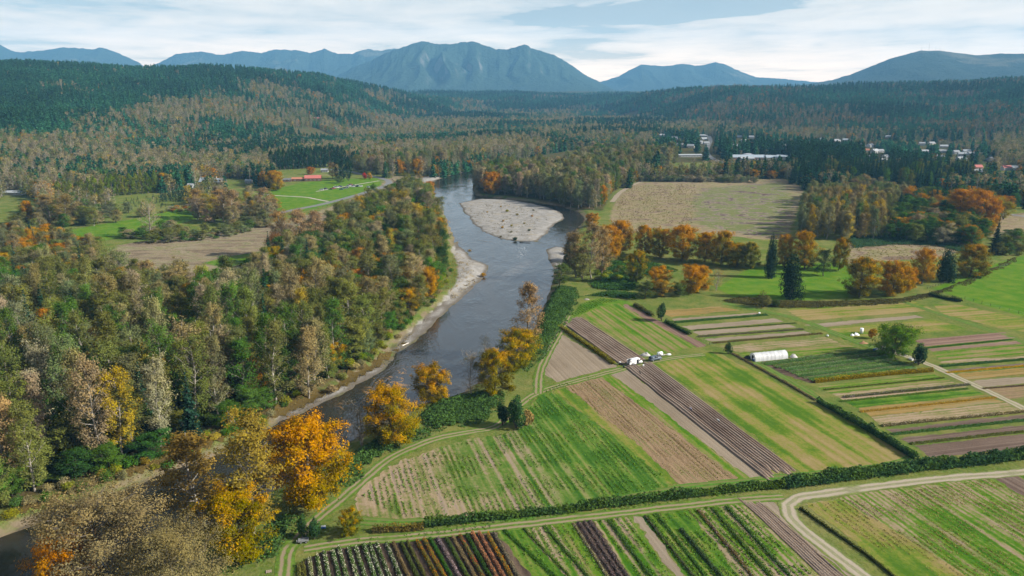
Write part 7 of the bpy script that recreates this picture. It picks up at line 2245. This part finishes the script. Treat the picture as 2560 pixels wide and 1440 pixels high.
# ================================================================== field workers
def worker(px, py, rz, top, legs, label, bend=1.0, s=1.0):
    x, y = G(px, py)
    sc_ = s
    v = [(0, 0, 0.92), (0.02, 0.10, 0.90), (0.05, 0.12, 0.50), (0.0, 0.13, 0.08), (0.16, 0.14, 0.05),
         (0.02, -0.10, 0.90), (-0.05, -0.14, 0.50), (-0.12, -0.15, 0.08), (0.04, -0.16, 0.05)]
    e = [(0, 1), (1, 2), (2, 3), (3, 4), (0, 5), (5, 6), (6, 7), (7, 8)]
    r = [0.15, 0.11, 0.075, 0.05, 0.045, 0.11, 0.075, 0.05, 0.045]
    c, s_ = math.cos(bend), math.sin(bend)
    tor = lambda a, b, l: (0.02 + s_ * l, b, 0.92 + c * l)
    base = len(v)
    v += [tor(0, 0, 0.25), tor(0, 0, 0.46), tor(0, 0, 0.56)]
    r += [0.15, 0.14, 0.06]
    e += [(0, base), (base, base + 1), (base + 1, base + 2)]
    hx, _, hz0 = tor(0, 0, 0.60)
    hd = (hx + 0.10, 0, hz0 + 0.10)
    v.append(hd); r.append(0.115); e.append((base + 2, base + 3))
    v.append((hd[0] + 0.05, 0, hd[2] + 0.09)); r.append(0.09); e.append((base + 3, base + 4))
    for sg in (-1, 1):
        b0 = len(v)
        sx, _, sz = tor(0, 0, 0.44)
        v += [(sx, sg * 0.20, sz), (sx + 0.14, sg * 0.22, sz - 0.26), (sx + 0.26, sg * 0.14, sz - 0.48), (sx + 0.30, sg * 0.12, sz - 0.58)]
        r += [0.06, 0.048, 0.036, 0.04]
        e += [(base + 1, b0), (b0, b0 + 1), (b0 + 1, b0 + 2), (b0 + 2, b0 + 3)]
    me = bpy.data.meshes.new('person')
    me.from_pydata(v, e, [])
    o = link('person', me, None, (x, y, 0.30), rz)
    o.scale = (sc_, sc_, sc_)
    for mt in (plain('worker_shirt', top, 0.9), plain('worker_trousers', legs, 0.9), plain('worker_skin', (0.36, 0.22, 0.15), 0.7)):
        me.materials.append(mt)
    md = o.modifiers.new('skin', 'SKIN')
    for i, q in enumerate(r):
        me.skin_vertices[0].data[i].radius = (q, q)
    me.skin_vertices[0].data[0].use_root = True
    o.modifiers.new('sub', 'SUBSURF').levels = 1
    dg = bpy.context.evaluated_depsgraph_get()
    ev = o.evaluated_get(dg)
    m2 = bpy.data.meshes.new_from_object(ev)
    o.modifiers.clear()
    o.data = m2
    for mt in me.materials:
        if mt.name not in [q.name for q in m2.materials if q]:
            m2.materials.append(mt)
    for p in m2.polygons:
        cz = p.center
        p.use_smooth = True
        far_arm = cz.x > tor(0, 0, 0.44)[0] + 0.18 and cz.z < tor(0, 0, 0.44)[2] - 0.3
        p.material_index = 2 if (cz.z > hd[2] - 0.10 and cz.x > hd[0] - 0.08) or far_arm else (1 if cz.z < 0.90 else 0)
    tag(o, label, 'person')
    # brimmed hat and a bucket of bulbs are things of their own
    hat = MB().cyl((0, 0, 0), (0, 0, 0.02), 0.21, 0.2, 14).cyl((0, 0, 0.02), (0, 0, 0.14), 0.12, 0.10, 12).build('hat', plain('straw_hat', (0.5, 0.45, 0.36), 0.9), o)
    hat.location = (hd[0] + 0.06, 0, hd[2] + 0.10)
    hat.rotation_euler = (0, bend * 0.6, 0)
    return o


worker(1600, 938, 2.4, (0.05, 0.045, 0.05), (0.03, 0.03, 0.04), 'person in dark clothes stooping at the head of the ploughed ridges', 0.9)
worker(1728, 1030, 2.2, (0.30, 0.29, 0.40), (0.05, 0.05, 0.09), 'person in lavender top bending over the ridges', 1.15)
worker(1797, 1060, 2.6, (0.50, 0.52, 0.52), (0.10, 0.11, 0.12), 'person in pale grey top bending over the ridges', 1.2, 1.1)
# ================================================================== sorting the masses of trees
LIMIT = 285
by_name = {}
for m_ in MASS:
    by_name.setdefault(NAMES[m_[0]][0], []).append(m_)
keep_, rest_ = [], []
for nm_, L_ in by_name.items():
    L_ = [m for m in L_ if -60 < proj(m[1], m[2], m[3] * 0.7)[0] < 2620 and proj(m[1], m[2], m[3])[1] < 1440] + [m for m in L_ if not (-60 < proj(m[1], m[2], m[3] * 0.7)[0] < 2620 and proj(m[1], m[2], m[3])[1] < 1440)]
    inview = [m for m in L_ if -60 < proj(m[1], m[2], m[3] * 0.7)[0] < 2620 and proj(m[1], m[2], m[3])[1] < 1440]
    out = [m for m in L_ if m not in inview]
    inview.sort(key=lambda m: -(m[3] + m[4]) / math.hypot(m[1], m[2]))
    n_ = max(0, LIMIT - COUNT.get(nm_, 0))
    keep_ += inview[:n_]
    rest_ += inview[n_:] + out
groups_ = {}
for m_ in keep_:
    groups_.setdefault(m_[6], []).append(m_)
KX, KY = np.array([m[1] for m in keep_]), np.array([m[2] for m in keep_])
KZ = ground_z(KX, KY)
zof = {id(m): float(z) for m, z in zip(keep_, KZ)}
for lab_, L_ in groups_.items():
    L_.sort(key=lambda m: proj(m[1], m[2], 0)[0])
    for k_, m_ in enumerate(L_):
        kd, x, y, h, r, c, _, gr_, al = m_
        tree(kd, x, y, h, r, c, lab_ if len(L_) == 1 else f'{lab_}, {ORDN(k_ + 1)} such from left', gr_, al, None, zof[id(m_)])

# ================================================================== woodland nobody could count: instanced trees over valley and hills
LIBRARY = bpy.data.collections.new('tree_library')     # prototypes only, not part of the scene


def joined(name, wood, crown):
    """one mesh of a tree's wood and leaves, leaf colour taken from each instance"""
    V, F, T, U, M_ = [], [], [], [], []
    n0 = 0
    for k, me in enumerate((wood, crown)):
        n = len(me.vertices)
        v = np.empty(n * 3, np.float32); me.vertices.foreach_get('co', v)
        f = np.empty(len(me.loops), np.int32); me.loops.foreach_get('vertex_index', f)
        V.append(v.reshape(-1, 3)); F.append(f.reshape(-1, 4) + n0); n0 += n
        for nm, dst in (('tint', T), ('turn', U)):
            if nm in me.attributes:
                a = np.empty(n, np.float32); me.attributes[nm].data.foreach_get('value', a); dst.append(a)
            else:
                dst.append(np.zeros(n, np.float32))
        M_ += [k] * len(F[-1])
    leafm = LI[crown.materials[0].name]
    me = mesh_np(name, np.vstack(V), np.vstack(F), [wood.materials[0], leafm], midx=M_, attrs={'tint': np.concatenate(T), 'turn': np.concatenate(U)})
    o = bpy.data.objects.new(name, me)
    LIBRARY.objects.link(o)
    return o


SRC, SRCDIM = [], []


def source(o, H0, R0):
    SRC.append(o); SRCDIM.append((H0, R0))
    return len(SRC) - 1


near_src = {}
used = {m[0] for m in rest_}
for kd in sorted(used):
    near_src[kd] = [source(joined(f'{kd}_whole_{i}', *PROTO[kd][i][0]), PROTO[kd][i][1], PROTO[kd][i][2]) for i in range(min(3, len(PROTO[kd])))]
farL = [source(joined(f'far_leafy_{i}', *broadleaf('far_leafy', 900 + i, 20, 5.2, 0.18, egg, 18, 6, 6, 0.95, 0.8, BARK_PALE, LM['leaf'], 1.35, twig=False, trunk_r=0.3)), 20, 5.2) for i in range(4)]
farB = [source(joined(f'far_bare_{i}', *broadleaf('far_bare', 930 + i, 20, 4.6, 0.22, tallegg, 22, 6, 4, 0.75, 1.0, BARK_PALE, LM['leaf'], 1.4, twig=False, bare=0.15, trunk_r=0.34)), 20, 4.6) for i in range(2)]
farM = [source(joined(f'far_maple_{i}', *broadleaf('far_maple', 940 + i, 15, 6.5, 0.12, dome, 18, 6, 6, 1.05, 0.45, BARK_GREY, LM['maple'], 1.5, twig=False, trunk_r=0.35)), 15, 6.5) for i in range(2)]
farF = [source(joined(f'far_fir_{i}', *conifer('far_fir', 960 + i, 28, 5.4, LM['needle'], BARK_DARK, 0.5, 0.42, 0.02, 3.0, 0.62)), 28, 5.4) for i in range(4)]


def forest(name, label, rows):
    """rows: (source index, x, y, z, rot, sx, sz, r, g, b, a)"""
    A_ = np.array(rows, float)
    me = bpy.data.meshes.new(name)
    me.vertices.add(len(A_))
    me.vertices.foreach_set('co', A_[:, 1:4].astype(np.float32).ravel())
    me.attributes.new('pick', 'INT', 'POINT').data.foreach_set('value', A_[:, 0].astype(np.int32))
    me.attributes.new('turn_z', 'FLOAT', 'POINT').data.foreach_set('value', A_[:, 4].astype(np.float32))
    sv = np.column_stack([A_[:, 5], A_[:, 5], A_[:, 6]]).astype(np.float32)
    me.attributes.new('size', 'FLOAT_VECTOR', 'POINT').data.foreach_set('vector', sv.ravel())
    me.attributes.new('col', 'FLOAT_COLOR', 'POINT').data.foreach_set('color', A_[:, 7:11].astype(np.float32).ravel())
    o = link(name, me)
    tag(o, label, None, None, 'stuff')
    ng = bpy.data.node_groups.new(name, 'GeometryNodeTree')
    ng.interface.new_socket('Geometry', in_out='INPUT', socket_type='NodeSocketGeometry')
    ng.interface.new_socket('Geometry', in_out='OUTPUT', socket_type='NodeSocketGeometry')
    N_, L_ = ng.nodes, ng.links
    gi, go = N_.new('NodeGroupInput'), N_.new('NodeGroupOutput')
    ci = N_.new('GeometryNodeCollectionInfo')
    ci.inputs['Collection'].default_value = LIBRARY
    ci.inputs['Separate Children'].default_value = True
    ci.inputs['Reset Children'].default_value = True
    ip = N_.new('GeometryNodeInstanceOnPoints')
    ip.inputs['Pick Instance'].default_value = True

    def named(nm, ty):
        n = N_.new('GeometryNodeInputNamedAttribute')
        n.data_type = ty
        n.inputs['Name'].default_value = nm
        return n.outputs['Attribute']
    cx_ = N_.new('ShaderNodeCombineXYZ')
    L_.new(named('turn_z', 'FLOAT'), cx_.inputs[2])
    er = N_.new('FunctionNodeEulerToRotation')
    L_.new(cx_.outputs[0], er.inputs[0])
    L_.new(gi.outputs[0], ip.inputs['Points'])
    L_.new(ci.outputs[0], ip.inputs['Instance'])
    L_.new(named('pick', 'INT'), ip.inputs['Instance Index'])
    L_.new(er.outputs[0], ip.inputs['Rotation'])
    L_.new(named('size', 'FLOAT_VECTOR'), ip.inputs['Scale'])
    L_.new(ip.outputs[0], go.inputs[0])
    o.modifiers.new('trees', 'NODES').node_group = ng
    return o


# collection children come back sorted by name, so index by that order
order_ = sorted(range(len(SRC)), key=lambda i: SRC[i].name)
RANK = {i: k for k, i in enumerate(order_)}
g = np.random.default_rng(99)
rows = []
if rest_:
    RZ = ground_z(np.array([m[1] for m in rest_]), np.array([m[2] for m in rest_]))
    for m_, z in zip(rest_, RZ):
        kd, x, y, h, r, c, _, _, al = m_
        s_ = near_src[kd][int(g.integers(0, len(near_src[kd])))]
        H0, R0 = SRCDIM[s_]
        rows.append((RANK[s_], x, y, z - 0.05, g.uniform(0, 6.28), r / R0, h / H0, *c, al))
    forest('riverside_forest', 'more cottonwoods alders and maples filling the riverside woods', rows)

# ---- valley woodland, hillsides and bench
cand = []
Y0 = 600.0
while Y0 < 5200:
    s = float(np.clip(Y0 / 165, 6.6, 25))
    n = int(1.62 * Y0 / s)
    xs_ = (np.arange(n) - n / 2) * s + g.uniform(-0.42, 0.42, n) * s
    ys_ = Y0 + g.uniform(-0.42, 0.42, n) * s
    cand.append(np.column_stack([xs_, ys_, np.full(n, s)]))
    Y0 += s * 0.92
C_ = np.vstack(cand)
cxx, cyy, css = C_.T
ok = np.ones(len(C_), bool)
OPEN = [RIVER, ISLAND, TAN] + LUSH + DRY + [GP(p) for p in (
    [(680, 440), (700, 428), (860, 417), (885, 436), (930, 442), (985, 452), (960, 480), (880, 500), (740, 500), (690, 470)], [(225, 522), (240, 505), (420, 480), (510, 466), (520, 494), (430, 524), (300, 535)],
    [(-100, 565), (-100, 505), (90, 495), (120, 540), (60, 570)], [(600, 400), (640, 392), (700, 392), (690, 402)], [(1640, 442), (1650, 412), (1700, 402), (1810, 402), (1830, 424), (1790, 440)], [(1850, 424), (1860, 404), (1990, 400), (1990, 420)],
    [(130, 530), (130, 498), (260, 488), (400, 468), (405, 496), (260, 520)], [(662, 455), (670, 422), (780, 412), (880, 404), (890, 440), (780, 445)], [(505, 476), (500, 452), (570, 446), (640, 452), (640, 476)],
    [(2470, 560), (2490, 520), (2700, 500), (2700, 580)], [(120, 606), (250, 545), (420, 505), (520, 520), (520, 560), (300, 610)], [(500, 500), (600, 470), (690, 470), (720, 500), (600, 520)], [(720, 350), (780, 342), (850, 345), (840, 356), (760, 362)],
    [(1410, 300), (1470, 290), (1600, 292), (1590, 302)], [(1960, 600), (1960, 500), (2220, 470), (2500, 490), (2500, 640), (1980, 700)])]
for p in OPEN:
    ok &= sdf(p, cxx, cyy) < 1.5
for p in (FOREST_M, GP([(880, 438), (960, 442), (1060, 438), (1150, 424), (1190, 406), (1060, 410), (900, 416)]), GP([(1970, 464), (1985, 438), (2120, 434), (2300, 438), (2422, 444), (2442, 470), (2300, 478), (2120, 472)])):
    ok &= sdf(p, cxx, cyy) < 0
for ln, w in ((road_pts, 7), ([(1812, 408), (1785, 398), (1768, 385), (1768, 370), (1776, 352), (1772, 340)], 13)):
    ok &= dline(GP(ln), cxx, cyy) > w
for hx, hy in CLEAR:
    d = np.array([-hx, -hy]) / math.hypot(hx, hy)
    t_ = np.clip((cxx - hx) * d[0] + (cyy - hy) * d[1], -6, 200 if hy > 1000 and hx > 150 else 70)
    ok &= np.hypot(cxx - hx - t_ * d[0], cyy - hy - t_ * d[1]) > 9.0
ppx = 1280 + FPX * cxx / cyy / CP
ok &= cyy > np.interp(ppx, [-900, 0, 300, 700, 900, 1180, 1200, 1650, 1660, 1990, 2450, 3500], [600, 640, 660, 760, 860, 1000, 800, 850, 820, 850, 640, 560])
cxx, cyy, css, ppx = cxx[ok], cyy[ok], css[ok], ppx[ok]
cz_ = ground_z(cxx, cyy)
pat = fbm(cxx / 170, cyy / 220, 71, 4)
pat2 = fbm(cxx / 60, cyy / 80, 73, 3)
stand = np.clip((fbm(cxx / 210, cyy / 260, 79, 3) - 0.5) * 2.6 + 0.5, 0, 1)
rows = []
for k_, (x, y, s, px, z, a, b) in enumerate(zip(cxx, cyy, css, ppx, cz_, pat, pat2)):
    left = px < 1200 + (y - 3000) * 0.05
    town = 1640 < px < 2500 and 1000 < y < 1650
    if left and z > 8:                                # the left hill: firs above, alders and cottonwoods below
        rel = z / max(1.0, 190.0)
        pf = np.clip(0.22 + 1.7 * rel + (a - 0.5) * 4.8, 0.04, 0.97)
    elif (not left) and z > 8:
        pf = np.clip(0.60 + (a - 0.5) * 4.0 + 0.25 * (z / 150), 0.15, 0.95)
    elif town:
        pf = np.clip(0.50 + (a - 0.5) * 3, 0.1, 0.9)
    elif y > 3300:
        pf = np.clip(0.62 + (a - 0.5) * 3, 0.15, 0.97)
    else:
        pf = np.clip(0.20 + (a - 0.5) * 2.6 + (y - 1200) / 5000, 0.03, 0.85)
    if town and g.random() < 0.48:
        continue
    big = max(1.0, s / 11.0) ** 0.55
    q = g.uniform(0.72, 1.25)
    if g.random() < pf:
        src = farF[int(g.integers(0, 4))]
        q = 0.55 + 0.45 * q
        h, r = (24 if z > 8 or town else 20) * q * (1 + 0.15 * (big - 1)), 5.4 * (0.6 + 0.4 * q) * big
        st_ = stand[k_]
        c = np.array([0.032, 0.102, 0.056]) * g.uniform(0.75, 1.35) * (0.55 + 1.0 * st_) + np.array([0.022, 0.030, 0.0]) * g.random()
        h *= 1.25 - 0.55 * st_
        al = 1.0
    else:
        u = g.random()
        al = 1.0
        if u < 0.07 + 0.10 * (b > 0.60):
            src = farM[int(g.integers(0, 2))]
            h, r = 13 * q, 5.4 * q * big
            c, al = np.array([0.40, 0.19, 0.03]), float(np.clip(g.normal(0.62, 0.18), 0.3, 1.0))
            if g.random() < 0.05 and town:
                c = np.array([0.45, 0.05, 0.08]); al = 1.0
        elif u < 0.36:
            src = farB[int(g.integers(0, 2))]
            h, r = 20 * q, 4.6 * (0.6 + 0.4 * q) * big
            c = np.array(GREYTAN if g.random() < 0.5 else TAWNY) * g.uniform(0.75, 1.2)
        else:
            src = farL[int(g.integers(0, 4))]
            h, r = 17 * q, 5.0 * (0.6 + 0.4 * q) * big
            c = np.array([TAWNY, OLIVE, SAGE, GREEN, GOLD, GREYTAN][int(g.choice(6, p=[0.16, 0.32, 0.22, 0.18, 0.04, 0.08]))]) * g.uniform(0.75, 1.2)
        if y < 1150 and z < 8 and g.random() < 0.35:
            h *= 0.5
        if town:
            h *= 0.62
        if not left and z > 8:
            c = c * 0.62  # leaf colours darkened here to imitate shade lying on the right hill
    H0, R0 = SRCDIM[src]
    rows.append((RANK[src], x, y, z - 0.2, g.uniform(0, 6.28), r / R0, h / H0, *np.clip(c, 0.01, 0.7), al))
forest('valley_forest', 'mixed autumn woodland over the valley floor and hillsides', rows)
# ================================================================== the air of the valley
t = NT('valley_air')
pv = t.node('ShaderNodeVolumePrincipled')
pv.inputs['Color'].default_value = (0.24, 0.60, 1.0, 1)
pv.inputs['Density'].default_value = 7.0e-5
pv.inputs['Anisotropy'].default_value = 0.0
t.l.new(pv.outputs[0], t.out.inputs['Volume'])
hz = MB().box(-9800, 9800, -700, 13000, -30, 1020).build('haze', t.mat)
tag(hz, 'thin blue haze lying over the whole valley', None, None, 'stuff')
